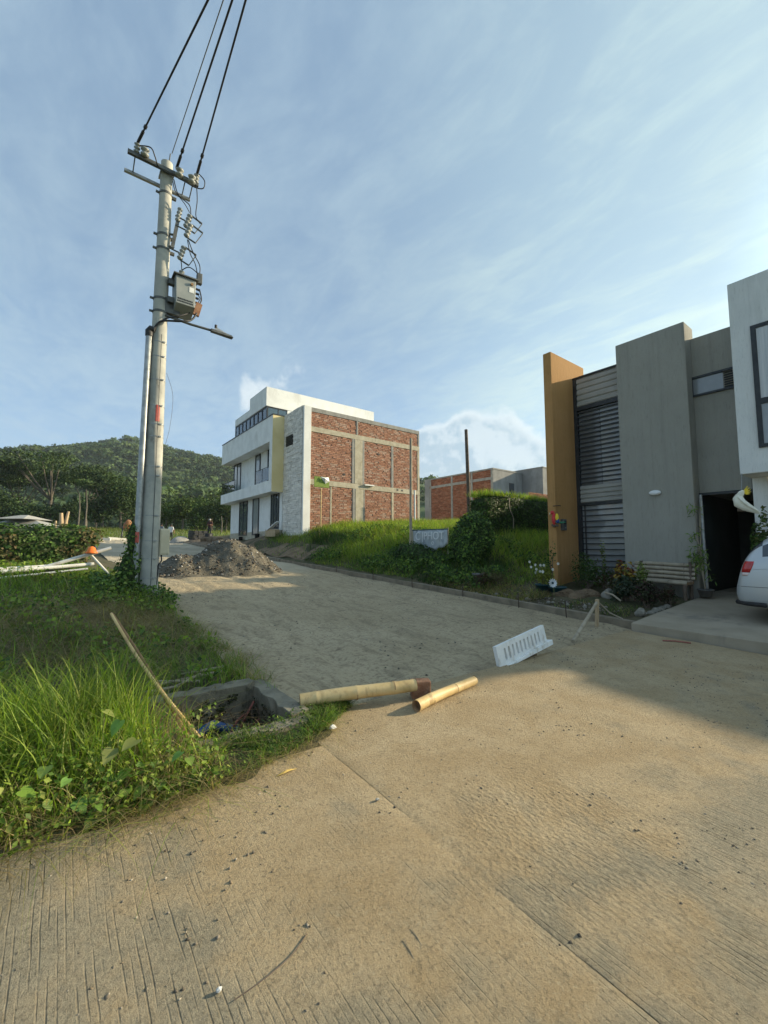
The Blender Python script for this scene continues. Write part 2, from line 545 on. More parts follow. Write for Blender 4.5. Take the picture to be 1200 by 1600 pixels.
M['mortar'] = mat_basic('mortar', (.27, .20, .15), (.36, .29, .22), .95, 6, .4, 50, .006)
M['cement_wall'] = mat_basic('cement_render', (.25, .245, .235), (.33, .325, .31), .95, .9, .3, 30, .006, stain=(.17, .165, .155), sscale=1.0)
M['frame_dark'] = mat_basic('dark_aluminium', (.022, .025, .028), (.035, .038, .042), .45, 6)
M['glass'] = mat_glass('window_glass')
M['glass_clear'] = mat_clear('railing_glass')
M['glass_curtain'] = mat_glass('curtained_glass', (.20, .215, .225), .12)
M['glass_dusty'] = mat_glass('dusty_glass', (.11, .12, .13), .15)
M['curtain'] = mat_basic('pale_curtain', (.50, .52, .54), (.62, .63, .64), .9, 3, .4, 3, .05, stretch=(6, 6, .2))
M['ochre'] = mat_stucco('ochre_stucco', (.45, .245, .09), (.50, .275, .11), 14, .9)
M['taupe'] = mat_stucco('taupe_stucco', (.32, .31, .268), (.35, .338, .295), 14, 1.0)
M['white_stucco'] = mat_stucco('white_stucco', (.66, .67, .65), (.74, .745, .72), 16, .6, stain=(.52, .53, .50))
M['clad'] = mat_basic('grey_metal_cladding', (.33, .325, .295), (.38, .37, .34), .55, 2, .05, 40, .002)
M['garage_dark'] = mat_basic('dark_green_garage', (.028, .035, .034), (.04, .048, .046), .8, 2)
M['bamboo'] = mat_basic('yellow_bamboo', (.56, .385, .16), (.68, .50, .24), .55, 5, .4, 40, .006, stain=(.33, .21, .095), sscale=9)
M['bamboo_old'] = mat_basic('weathered_bamboo', (.30, .25, .18), (.40, .34, .25), .7, 5, .2, 40, .004, stain=(.18, .15, .11), sscale=6)
M['bamboo_in'] = mat_basic('split_bamboo_inside', (.24, .14, .07), (.33, .20, .10), .8, 8, .3, 50, .004)
M['node_ring'] = mat_basic('bamboo_node', (.30, .19, .09), (.40, .27, .14), .7, 12)
M['wood'] = mat_basic('pale_timber', (.40, .29, .17), (.50, .38, .24), .8, 6, .3, 30, .004, stretch=(6, 6, .8))
M['redbrick'] = mat_basic('worn_red_brick', (.26, .125, .07), (.36, .20, .12), .95, 12, .8, 50, .012, stain=(.16, .09, .06), sscale=12)
M['pipe_white'] = mat_basic('white_pvc_pole', (.68, .66, .60), (.76, .74, .68), .6, 5, .1, 40, .004, stain=(.45, .40, .32), sscale=4)
M['gravel'] = mat_basic('gravel_stone', (1, 1, 1), (.7, .7, .7), .95, 20, .4, 60, .01, useCol=True)
M['heap'] = mat_basic('sand_heap', (.085, .078, .06), (.14, .125, .095), .97, 3, .9, 18, .05, stain=(.19, .17, .13), sscale=2.5)
M['leaf'] = mat_leaf('foliage', .55, .22)
M['grass'] = mat_leaf('grass_blade', .5, .42, 2.0)
M['leaf_far'] = mat_leaf('far_foliage', .8, .15, .15)
M['bark'] = mat_basic('pale_bark', (.10, .085, .07), (.17, .15, .12), .9, 3, .5, 20, .03, stretch=(3, 3, .6))
M['stem'] = mat_basic('green_stem', (.14, .17, .06), (.20, .20, .09), .7, 10)
M['litter'] = mat_basic('dark_leaf_litter', (.03, .027, .018), (.07, .058, .038), .95, 14, .8, 40, .03)
M['blue'] = mat_basic('blue_plastic', (.02, .07, .20), (.03, .10, .28), .4, 8)
M['teal'] = mat_basic('dark_teal_pot', (.012, .05, .06), (.02, .075, .085), .5, 8)
M['pot'] = mat_basic('grey_pot', (.12, .12, .115), (.17, .165, .155), .8, 8, .2, 40, .004)
M['rust'] = mat_basic('rusty_rod', (.05, .035, .028), (.09, .06, .04), .85, 30)
M['cable_red'] = mat_basic('dull_red_cable', (.25, .07, .055), (.30, .11, .08), .6, 10)
M['car'] = mat_basic('silver_car_paint', (.50, .525, .54), (.53, .55, .565), .3, 300, metal=.35, spec=.6)
M['car_black'] = mat_basic('black_trim', (.015, .015, .016), (.025, .025, .026), .6, 10)
M['tyre'] = mat_basic('tyre_rubber', (.02, .02, .021), (.035, .034, .033), .85, 12)
M['tail_red'] = mat_basic('red_tail_lens', (.42, .012, .015), (.52, .02, .02), .12, 9, spec=.8)
M['tail_clear'] = mat_basic('clear_tail_lens', (.62, .45, .42), (.72, .60, .56), .12, 9, spec=.8)
M['lamp_white'] = mat_basic('opal_lamp_cover', (.74, .75, .74), (.80, .80, .79), .3, 5)
M['bird_white'] = mat_basic('painted_white_plumage', (.72, .69, .55), (.80, .77, .66), .7, 14, .4, 30, .01)
M['bird_yellow'] = mat_basic('painted_yellow_crest', (.80, .56, .03), (.86, .64, .06), .6, 8)
M['bird_red'] = mat_basic('painted_red_plumage', (.55, .03, .04), (.62, .06, .05), .6, 8)
M['bird_blue'] = mat_basic('painted_blue_plumage', (.03, .06, .20), (.05, .10, .26), .6, 8)
M['bird_green'] = mat_basic('painted_green_plumage', (.03, .18, .10), (.05, .24, .13), .6, 8)
M['dark_wood'] = mat_basic('dark_weathered_wood', (.10, .075, .055), (.16, .12, .09), .85, 9, .4, 30, .006)
M['banner'] = mat_basic('grey_printed_banner', (.42, .46, .48), (.54, .57, .58), .7, 3, .3, 6, .03, stain=(.16, .19, .22), sscale=5)
M['banner_text'] = mat_basic('white_banner_print', (.70, .72, .72), (.76, .77, .77), .7, 9)
M['sign_green'] = mat_basic('green_printed_panel', (.12, .20, .02), (.22, .30, .05), .7, 14, .1, 30, .004)
M['flower'] = mat_basic('white_petals', (.75, .76, .76), (.82, .82, .82), .7, 9)
M['stone_pale'] = mat_basic('pale_cobble', (.19, .175, .14), (.28, .26, .22), .9, 9, .4, 40, .01)
M['stone_white'] = mat_basic('whitish_rock', (.55, .55, .54), (.66, .66, .64), .9, 9, .4, 40, .01)
M['tent'] = mat_basic('grey_tarpaulin_roof', (.32, .31, .28), (.40, .385, .35), .8, 3, .2, 20, .01)
M['skin'] = mat_basic('brown_skin', (.22, .12, .075), (.26, .145, .09), .6, 20)
M['shirt_white'] = mat_basic('white_shirt', (.66, .66, .66), (.72, .72, .72), .9, 12)
M['shirt_grey'] = mat_basic('grey_blue_shirt', (.13, .16, .19), (.18, .21, .24), .9, 12)
M['shirt_red'] = mat_basic('dark_red_shirt', (.11, .045, .045), (.05, .035, .035), .9, 18)
M['trousers'] = mat_basic('dark_trousers', (.03, .035, .035), (.055, .06, .055), .9, 12)
M['boots'] = mat_basic('black_boots', (.015, .015, .015), (.03, .03, .03), .7, 12)
M['hat'] = mat_basic('black_cap', (.02, .02, .02), (.035, .035, .035), .9, 12)
M['hat_pale'] = mat_basic('pale_hat', (.40, .40, .38), (.48, .48, .45), .9, 12)
M['block'] = mat_basic('dark_hollow_block', (.06, .06, .062), (.10, .10, .10), .95, 9, .3, 40, .01)

# ------------------------------------------------------------------ terrain
def road_z(y):
    return .05 + .05 * (y - 3.65)


class TPS:
    def __init__(s, pts):
        P = np.array(pts, float)
        s.P = P[:, :2]
        n = len(P)
        K = s.k(s.P[:, None, :] - s.P[None, :, :]) + np.eye(n) * .02
        A = np.concatenate([np.ones((n, 1)), s.P], 1)
        L = np.block([[K, A], [A.T, np.zeros((3, 3))]])
        s.w = np.linalg.solve(L, np.concatenate([P[:, 2], np.zeros(3)]))
        s.lo, s.hi = P[:, 2].min() - .1, P[:, 2].max() + .1

    @staticmethod
    def k(d):
        r = np.sqrt((d ** 2).sum(-1))
        return r ** 1.5

    def __call__(s, x, y):
        q = np.stack([np.asarray(x, float).ravel(), np.asarray(y, float).ravel()], 1)
        out = np.empty(len(q))
        for i in range(0, len(q), 20000):
            b = q[i:i + 20000]
            K = s.k(b[:, None, :] - s.P[None, :, :])
            out[i:i + 20000] = K @ s.w[:-3] + s.w[-3] + b @ s.w[-2:]
        return np.clip(out, s.lo, s.hi).reshape(np.shape(x))


def vnoise(x, y, sc, seed=0):
    """Cheap smooth value noise."""
    r = np.random.default_rng(seed)
    g = r.random((64, 64))
    u = np.asarray(x) / sc; v = np.asarray(y) / sc
    i = np.floor(u).astype(int); j = np.floor(v).astype(int)
    a = u - i; b = v - j
    a = a * a * (3 - 2 * a); b = b * b * (3 - 2 * b)
    G = lambda p, q: g[p % 64, q % 64]
    return (G(i, j) * (1 - a) + G(i + 1, j) * a) * (1 - b) + (G(i, j + 1) * (1 - a) + G(i + 1, j + 1) * a) * b


TL = TPS([(-.2, 2.8, .07), (.5, 2.85, .075), (1.2, 2.9, .08), (1.95, 3.3, .09), (-3, 2.7, .06), (-8, 2.6, .06), (0, 4, .15), (.7, 3.4, .13), (.7, 4.5, .18), (1.72, 3.6, .12), (1.75, 4.5, .12),
          (1.5, 5, .14), (1.75, 7, .22), (.5, 6, .28), (-1, 6, .36), (-3, 6, .42), (-8, 6, .5), (1.5, 10.1, .55), (1.85, 10.1, .37), (0, 9, .6), (-2, 9, .65), (-8, 9, .7), (0, 11.5, .92), (-3, 12, .95),
          (1.75, 12.5, .55), (.6, 13, .95), (0, 14, 1.0), (-6, 14, 1.05), (1.75, 16, .68), (1.75, 22, .97), (0, 20, 1.15), (-10, 20, 1.3), (1.75, 30, 1.37), (0, 35, 1.75), (-20, 35, 1.9), (1.75, 45, 2.1),
          (-4, 52, 2.5), (-40, 52, 2.6), (-40, 14, 1.2), (-40, 3, .3)])
TR = TPS([(8.6, 3.5, .18), (12, 3.5, .45), (8.6, 5, .24), (10, 5, .38), (11.5, 5, .5), (8.6, 6.5, .3), (10.8, 6.5, .55), (12, 7, .85), (14, 8, 1.5), (16, 4, .6), (20, 5, .8), (30, 5, 1.5),
          (8.6, 9, .45), (9.5, 9, .72), (10.5, 9, 1.05), (12, 9, 1.5), (13, 10, 1.85), (17, 10, 2.0), (20, 10, 2.1), (8.6, 12, .6), (9.9, 11.5, 1.25), (11.5, 12, 1.85), (14, 12, 2.15),
          (8.6, 16, .8), (9.8, 16, 1.45), (11, 16, 2.05), (14, 16, 2.5), (20, 16, 2.8), (8.6, 20, 1.0), (9.8, 20, 1.75), (10.9, 20, 2.35), (14, 20, 2.75), (20, 20, 3.05),
          (8.6, 24, 1.15), (9.6, 25, 1.95), (10.84, 25, 2.35), (10.84, 34, 2.3), (9.4, 34, 1.85), (8.6, 30, 1.4), (8.6, 36, 1.72), (11, 40, 2.5), (9.5, 40, 2.15), (15, 46, 2.7), (8.6, 48, 2.3), (30, 30, 3.8), (30, 20, 3.6), (45, 45, 4.2), (45, 10, 3.2), (60, 30, 4.5)])


def sheet(name, xs, ys, zf, mat, hole=None, kind='structure', smooth=True, parent=None):
    X, Y = np.meshgrid(xs, ys, indexing='ij')
    Z = zf(X, Y)
    V = np.stack([X, Y, Z], -1).reshape(-1, 3)
    nx, ny = len(xs), len(ys)
    i, j = np.meshgrid(np.arange(nx - 1), np.arange(ny - 1), indexing='ij')
    a = (i * ny + j).ravel(); b = ((i + 1) * ny + j).ravel(); c = ((i + 1) * ny + j + 1).ravel(); d = (i * ny + j + 1).ravel()
    if hole is not None:
        cx = (X[:-1, :-1] + X[1:, 1:]).ravel() / 2; cy = (Y[:-1, :-1] + Y[1:, 1:]).ravel() / 2
        k = ~hole(cx, cy)
        a, b, c, d = a[k], b[k], c[k], d[k]
    F = np.concatenate([np.stack([a, b, c], 1), np.stack([a, c, d], 1)])
    return bulk(name, V, F, mat, None, parent, kind, None, smooth)


def axis(*segs):
    out = []
    for a, b, st in segs:
        out += list(np.arange(a, b - 1e-6, st))
    out.append(segs[-1][1])
    return np.array(out)


# far ground to the horizon
def ground_z(X, Y):
    r = np.clip(.06 * Y - .75, -.75, 4.9)
    return r - .0 * X
sheet('ground', axis((-2500, -400, 300), (-400, -60, 20), (-60, 60, 4), (60, 400, 20), (400, 2500, 300)), axis((-2500, -100, 300), (-100, -10, 30), (-10, 110, 5), (110, 400, 29), (400, 2500, 300)), ground_z, M['field'])

# left verge, with a hole for the drain pit
sheet('grass_verge', axis((-40, -8, 2), (-8, -2, .5), (-2, 1.85, .07)), axis((2.7, 6, .07), (6, 16, .3), (16, 52, 2)),
      lambda X, Y: TL(X, Y) + (vnoise(X, Y, .35, 3) - .5) * .05, M['soil'], lambda x, y: (x > .72) & (x < 1.72) & (y > 3.36) & (y < 4.46))
sheet('grassy_bank', axis((8.5, 14, .15), (14, 24, .5), (24, 60, 3)), axis((3.36, 13, .15), (13, 26, .4), (26, 50, 1.5)),
      lambda X, Y: TR(X, Y) + (vnoise(X, Y, .5, 5) - .5) * .12 * np.clip((X - 8.55) * 2, 0, 1), M['soil'], lambda x, y: (y < 5.0) & (x > 11.55) | (x > 10.6) & (x < 12.2) & (y < 3.4))

# the concrete street in the foreground: slabs with recessed joints
rd = thing('concrete_road', None, None)
rd['kind'] = 'structure'
JX = 1.66


def slab(x0, x1, y0, y1):
    def zf(X, Y):
        z = .03 * Y
        e = np.minimum(np.minimum(X - x0, x1 - X), np.minimum(Y - y0, y1 - Y))
        z = z + (vnoise(X, Y, .6, 8) - .5) * .012
        return np.where(e < .001, z - .0025, np.where(e < .012, z - .0006, z))
    xs = np.array(sorted({x0, x0 + .01, x1 - .01, x1} | set(np.round(np.arange(x0 + .1, x1 - .05, .12), 3))))
    ys = np.array(sorted({y0, y0 + .01, y1 - .01, y1} | set(np.round(np.arange(y0 + .1, y1 - .05, .12), 3))))
    o = sheet('slab', xs, ys, zf, M['road'], None, None, False, rd)
    return o


slab(-6, JX - .002, -3, 2.95); slab(JX + .002, 8.16, -3, 3.45)
slab(-6, JX - .006, -7, -3.012); slab(JX + .006, 8.16, -7, -3.012)
# fill under the joints
MB().box(-6, 8.15, -7, 2.9, -.4, -.3).build('road_base', M['soil_dry'], rd)
sheet('joint_fill', np.array([JX - .012, JX, JX + .012]), axis((-7, 2.94, .3)), lambda X, Y: .03 * Y - .0028 + (vnoise(X, Y, .3, 9) - .6) * .008 - .1 * np.abs(X - JX), M['road'], None, None, True, rd)

# unpaved part of the street
def dirt_z(X, Y):
    z = road_z(Y)
    ruts = sum(np.exp(-((X - c - .12 * np.sin(Y * .5 + c)) / .17) ** 2) for c in (3.1, 4.6, 5.9, 7.2)) * -.035
    n = (vnoise(X, Y * .5, .25, 12) - .5) * .035 + (vnoise(X, Y, .10, 13) - .5) * .016 * vnoise(X, Y, .9, 16) + (vnoise(X, Y, 1.3, 14) - .5) * .06
    edge = np.exp(-((X - 8.45) / .3) ** 2) * .03 * (.4 + 1.2 * vnoise(X, Y, .8, 15)) + np.exp(-((X - 1.75) / .4) ** 2) * .04
    near = np.clip((3.55 - Y) / .2, 0, 1) * .015 + np.exp(-((Y - 3.75 - .2 * vnoise(X, Y * 0, .6, 17)) / .12) ** 2) * .045 * (vnoise(X, Y, .14, 18) - .25)
    return z + ruts + n + edge + near
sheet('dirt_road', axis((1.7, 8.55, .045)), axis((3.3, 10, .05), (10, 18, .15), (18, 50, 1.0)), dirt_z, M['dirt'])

# kerb along the right side
kb = MB()
ys = axis((3.44, 40, .6))
for k in range(len(ys) - 1):
    y0, y1 = ys[k], ys[k + 1]
    for (xa, xb) in ((8.5, 8.66),):
        z0, z1 = road_z(y0) + .165, road_z(y1) + .165
        pass
        kb.add([(xa, y0, z0 - .4), (xb, y0, z0 - .4), (xb, y0, z0), (xa, y0, z0), (xa, y1, z1 - .4), (xb, y1, z1 - .4), (xb, y1, z1), (xa, y1, z1)],
               [(0, 1, 2, 3), (7, 6, 5, 4), (0, 4, 5, 1), (1, 5, 6, 2), (2, 6, 7, 3), (3, 7, 4, 0)])
kb.build('kerb', M['kerb'], None, (8.5, 3.75, 0), kind='structure')

# driveway of the houses
dr = MB()
dr.add([(8.16, -6, .13), (8.2, 3.4, .235), (9.2, 3.45, .27), (12.6, 3.3, .52), (12.6, -6, .42), (8.16, -6, -.3), (8.2, 3.4, -.3), (9.2, 3.45, -.3), (12.6, 3.3, -.3), (12.6, -6, -.3)],
       [(4, 3, 2, 1, 0), (0, 1, 6, 5), (1, 2, 7, 6), (2, 3, 8, 7), (3, 4, 9, 8), (4, 0, 5, 9)])
dr.build('driveway', M['drive'], None, (8.2, 0, 0), bevel=.012, kind='structure')

# hill, in heading-aligned site coordinates (lateral, depth)
hf = Vector((math.sin(YAW), math.cos(YAW), 0))


def site(lat, dep, z=0.0):
    p = rt * lat + hf * dep
    return Vector((p.x, p.y, z))


HX = np.array([-1500, -700, -520, -440, -395, -350, -300, -255, -210, -175, -140, -60, 60, 300, 900])
HZ = np.array([60, 85, 99, 102, 112, 120, 122, 116, 106, 100, 92, 75, 72, 50, 20])


def hill_z(lat, dep):
    ridge = np.interp(lat * 500 / 560, HX, HZ) 
    s = np.clip((dep - 170) / 390, 0, 1)
    s = s ** .85
    back = np.clip((dep - 560) / 500, 0, 1)
    z = 5.0 + (ridge * 1.12 - 5) * s * (1 - back * .7)
    n = (vnoise(lat + 900, dep, 70, 21) - .5) * 26 + (vnoise(lat + 900, dep, 28, 22) - .5) * 9
    return z + n * np.clip((dep - 170) / 120, 0, 1) * np.clip(1.25 - s * .75, .3, 1) - np.clip((200 - dep) / 30, 0, 1) * 8


la = axis((-1500, -700, 80), (-700, 300, 14), (300, 900, 60))
de = axis((165, 600, 14), (600, 1100, 60))
A, B = np.meshgrid(la, de, indexing='ij')
Zh = hill_z(A, B)
V = np.stack([rt.x * A + hf.x * B, rt.y * A + hf.y * B, Zh], -1).reshape(-1, 3)
nx, ny = len(la), len(de)
i, j = np.meshgrid(np.arange(nx - 1), np.arange(ny - 1), indexing='ij')
a = (i * ny + j).ravel(); b = ((i + 1) * ny + j).ravel(); c = ((i + 1) * ny + j + 1).ravel(); d = (i * ny + j + 1).ravel()
M['hill'] = mat_basic('wooded_hillside', (.035, .065, .022), (.07, .11, .035), .95, .03, .3, .4, .5)
bulk('hill', V, np.concatenate([np.stack([a, b, c], 1), np.stack([a, c, d], 1)]), M['hill'], None, None, 'structure', None, True)

# ------------------------------------------------------------------ buildings
def brick_panel(mb, o, u, w, h, nrm, bl=.29, bh=.085, gap=.02, proud=.03, cols=None, jit=1.0, rnd=None):
    """Real bricks: o = lower left corner on the mortar plane, u = unit vector along the course."""
    rr = rnd or random.Random(3)
    o = Vector(o); u = Vector(u); n = Vector(nrm)
    rows = max(1, int(h / (bh + gap)))
    ph = h / rows
    for r in range(rows):
        x = -(bl * .5) * (r % 2) - rr.uniform(0, .06)
        while x < w:
            l = bl * rr.uniform(.9, 1.08)
            x0 = max(x, 0) + gap / 2; x1 = min(x + l, w) - gap / 2
            x += l
            if x1 - x0 < .04: continue
            z0 = r * ph + gap / 2 + rr.uniform(-.006, .006) * jit; z1 = (r + 1) * ph - gap / 2 + rr.uniform(-.006, .006) * jit
            d = proud * rr.uniform(.3, 1.25)
            c = rr.choice(cols)
            k = rr.uniform(.88, 1.1)
            col = (c[0] * k, c[1] * k, c[2] * k)
            q = [o + u * x0 + Vector((0, 0, z0)), o + u * x1 + Vector((0, 0, z0)), o + u * x1 + Vector((0, 0, z1)), o + u * x0 + Vector((0, 0, z1))]
            f = [p + n * d for p in q]
            mb.add(q + f, [(4, 5, 6, 7), (0, 1, 5, 4), (1, 2, 6, 5), (2, 3, 7, 6), (3, 0, 4, 7)], 0, col)


BR = [(.42, .205, .13), (.46, .235, .15), (.38, .185, .12), (.49, .27, .185), (.43, .225, .155), (.50, .33, .25)]
BR2 = [(.28, .10, .055), (.32, .125, .07), (.25, .095, .055), (.36, .16, .10)]

# --- three storey white house with the bare brick side
BY = 21.74
b = thing('white_house', 'modern white three storey house with balconies and a bare red brick side wall', 'house', (10.84, BY, 2.3))
MB().box(10.86, 19.78, BY + .06, 34.2, 1.4, 9.72).build('body', M['white_paint'], b)
MB().box(10.86, 19.76, BY, BY + .07, 1.4, 9.55).build('mortar_backing', M['mortar'], b)
p = MB().box(10.80, 11.26, BY - .10, BY + .05, 1.6, 9.78)
p.build('corner_pilaster', M['white_paint'], b, bevel=.01)
beams = [('crown_beam', M['beam_grey'], (11.262, 19.80, BY - .05, BY + .1, 9.50, 9.76)),
         ('floor_beam', M['beam'], (11.262, 19.80, BY - .055, BY + .05, 8.31, 8.62)),
         ('floor_beam', M['beam'], (11.262, 19.80, BY - .055, BY + .05, 5.18, 5.50)),
         ('column', M['beam'], (14.33, 14.92, BY - .062, BY + .05, 5.503, 8.307)), ('column', M['beam'], (14.40, 15.0, BY - .062, BY + .05, 1.6, 5.177)),
         ('tie_column', M['beam_grey'], (14.14, 14.327, BY - .05, BY + .05, 5.503, 8.307)), ('tie_column', M['beam_grey'], (14.923, 15.08, BY - .05, BY + .05, 5.503, 8.307)),
         ('tie_column', M['beam_grey'], (14.2, 14.397, BY - .05, BY + .05, 1.6, 5.177)), ('tie_column', M['beam_grey'], (15.003, 15.12, BY - .05, BY + .05, 1.6, 5.177)),
         ('tie_column', M['beam_grey'], (14.46, 14.58, BY - .05, BY + .05, 8.623, 9.497)),
         ('tie_column', M['beam_grey'], (17.26, 17.45, BY - .045, BY + .05, 5.503, 8.307)), ('tie_column', M['beam'], (17.28, 17.46, BY - .045, BY + .05, 1.6, 5.177)),
         ('tie_column', M['beam'], (19.60, 19.80, BY - .045, BY + .05, 5.503, 8.307)), ('tie_column', M['beam'], (19.58, 19.80, BY - .045, BY + .05, 1.6, 5.177)),
         ('tie_column', M['beam_grey'], (19.66, 19.80, BY - .045, BY + .05, 8.623, 9.497)), ('tie_column', M['beam'], (12.62, 12.72, BY - .035, BY + .05, 1.6, 5.177))]
for n_, m_, bx in beams:
    MB().box(*bx).build(n_, m_, b, bevel=.015)
pr = random.Random(5)
for x0, x1, z0, z1 in ((11.27, 14.45, 8.63, 9.49), (14.59, 19.65, 8.63, 9.49), (11.27, 14.13, 5.51, 8.30), (15.09, 17.25, 5.51, 8.30), (17.46, 19.59, 5.51, 8.30),
                       (11.27, 12.61, 2.6, 5.17), (12.73, 14.19, 2.6, 5.17), (15.13, 17.27, 2.6, 5.17), (17.47, 19.57, 2.6, 5.17)):
    mb = MB()
    brick_panel(mb, (x0, BY, z0), (1, 0, 0), x1 - x0, z1 - z0, (0, -1, 0), cols=BR, rnd=pr)
    mb.build('brick_infill', M['brick'], b, kind='stuff')
# black plates on the wall face, painting the shade inside open holes
for x, z in ((13.5, 5.95), (16.15, 7.55), (18.1, 5.32), (17.7, 5.33)):
    MB().box(x, x + .16, BY - .06, BY - .045, z, z + .12).build('hole_shade_plate', M['car_black'], b)
MB().box(15.05, 15.75, BY - .2, BY - .056, 5.44, 5.52).build('plank', M['white_paint'], b)
# grey split stone on the street side
mb = MB()
brick_panel(mb, (10.84, 24.32, 1.9), (0, -1, 0), 2.5, 7.9, (-1, 0, 0), bl=.42, bh=.12, gap=.008, proud=.035, cols=[(.75, .71, .64), (.78, .74, .67), (.81, .77, .70), (.71, .67, .60)], jit=1.6, rnd=pr)
st_ = MB().box(10.80, 10.86, 21.80, 24.32, 1.6, 9.80)
st_.build('stone_backing', M['conc'], b)
mb.v = [(v[0] - .04, v[1], v[2]) for v in mb.v]
mb.build('stone_cladding', M['stone'], b, kind='stuff')
v = MB().box(10.74, 10.82, 23.02, 23.95, 7.72, 8.36)
v.build('vent', M['car_black'], b)
for k in range(6):
    MB().obox((10.725, 23.485, 7.80 + k * .1), .012, .9, .06, Matrix.Rotation(.5, 3, 'Y')).build('louvre', M['frame_dark'], b)
# projecting balcony frame
FX = 10.03
BYY = 24.34
MB().box(FX, 10.85, BYY + .02, 34.6, 4.95, 5.68).build('balcony_band', M['white_paint'], b, bevel=.01)
MB().box(FX, 10.85, BYY + .02, 34.6, 8.13, 9.74).build('parapet_band', M['white_paint'], b, bevel=.01)
MB().box(FX, 10.85, BYY + .02, BYY + .46, 5.683, 8.127).build('balcony_cheek', M['white_paint'], b)
MB().box(FX + .004, 10.795, BYY - .01, BYY + .018, 4.955, 9.735).build('yellow_side', M['cream'], b)
MB().box(FX - .03, 10.88, BYY - .03, 34.63, 9.743, 9.80).build('coping', M['frame_dark'], b)
MB().box(10.74, 10.86, 24.36, 34.2, 1.9, 4.947).build('ground_floor_wall', M['white_paint'], b)
MB().box(10.72, 10.86, 24.36, 34.2, 1.9, 2.62).build('plinth', M['beam'], b)


def win(parent, x, y0, y1, z0, z1, name='window', panes=2, fr=.06, glass=None, dz=None, dep=.06):
    """Window in a wall facing the street (-X): frame bars and a pane each."""
    mb = MB()
    xo = x - dep
    mb.box(xo, x, y0, y0 + fr, z0, z1); mb.box(xo, x, y1 - fr, y1, z0, z1)
    mb.box(xo + .002, x - .002, y0 + fr, y1 - fr, z1 - fr, z1); mb.box(xo + .002, x - .002, y0 + fr, y1 - fr, z0, z0 + fr)
    for k in range(1, panes):
        yy = y0 + (y1 - y0) * k / panes
        mb.box(xo + .004, x - .004, yy - fr / 2, yy + fr / 2, z0 + fr, z1 - fr)
    if dz: mb.box(xo - .002, x - .004, y0 + fr, y1 - fr, dz - fr / 2, dz + fr / 2)
    w = mb.build(name, M['frame_dark'], parent)
    MB().box(x - .024, x - .004, y0 + fr * .6, y1 - fr * .6, z0 + fr * .6, z1 - fr * .6).build('pane', glass or M['glass'], w)
    return w


win(b, 10.735, 30.35, 32.05, 2.40, 5.0, panes=2, dz=2.75)
win(b, 10.735, 28.1, 29.25, 2.40, 5.0, 'door', 1, .07, M['glass_curtain'])
win(b, 10.735, 24.75, 26.0, 2.72, 5.0, panes=3)
win(b, 10.86, 28.35, 29.3, 5.70, 8.10, panes=1, fr=.10, glass=M['glass_curtain'])
win(b, 10.86, 26.3, 27.0, 5.70, 8.10, panes=1, fr=.08)
win(b, 10.86, 32.4, 34.0, 5.70, 8.10, panes=2, fr=.07, glass=M['glass_curtain'])


def railing(parent, pts, z0, z1, post=.05, n=3, name='railing'):
    mb = MB(); gl = MB()
    for (xa, ya), (xb, yb) in zip(pts[:-1], pts[1:]):
        A_ = Vector((xa, ya, 0)); B_ = Vector((xb, yb, 0))
        d_ = (B_ - A_)
        rot = Matrix.Rotation(math.atan2(d_.y, d_.x), 3, 'Z')
        for k in range(n + 1):
            q = A_ + d_ * k / n
            mb.obox((q.x, q.y, (z0 + z1) / 2), post, post, z1 - z0, rot)
        c_ = (A_ + B_) / 2
        mb.obox((c_.x, c_.y, z1 + .016), d_.length + post, post, .03, rot)
        gl.obox((c_.x, c_.y, (z0 + z1) / 2), d_.length - post, .012, z1 - z0 - .06, rot)
    w = mb.build(name, M['frame_dark'], parent)
    gl.build('glass_panel', M['glass_clear'], w)
    return w


railing(b, [(FX + .05, BYY + .5), (FX + .05, 27.15)], 5.70, 6.55, .035, 2)
railing(b, [(FX + .05, 31.4), (FX + .05, 34.5), (10.8, 34.5)], 5.70, 6.55, .035, 2)
# roof storey behind the terrace
MB().box(10.12, 18.75, 25.72, 28.75, 10.70, 11.98).build('roof_box', M['white_paint'], b, bevel=.01)
MB().box(10.14, 18.75, 28.753, 31.9, 10.70, 11.22).build('roof_box', M['white_paint'], b)
MB().box(11.6, 18.7, 25.76, 31.8, 9.7, 10.698).build('penthouse_wall', M['white_paint'], b)
gf = MB(); gp = MB()
for k in range(9):
    y = 25.76 + k * 6.1 / 8
    gf.box(10.16, 10.24, y - .045 * (2 if k == 0 else 1), y + .04, 9.80, 10.698)
gf.box(10.17, 10.23, 25.8, 31.86, 10.60, 10.695); gf.box(10.17, 10.23, 25.8, 31.86, 9.80, 9.87)
for x in (10.95, 11.57):
    gf.box(x, x + .05, 25.76, 25.82, 9.80, 10.698)
gf.box(10.2, 11.6, 25.765, 25.815, 10.62, 10.69); gf.box(10.2, 11.6, 25.765, 25.815, 9.80, 9.85)
gw = gf.build('terrace_window', M['frame_dark'], b)
gp.box(10.195, 10.21, 25.8, 31.86, 9.85, 10.62); gp.box(10.2, 11.6, 25.78, 25.795, 9.83, 10.64)
gp.build('pane', M['glass_clear'], gw)

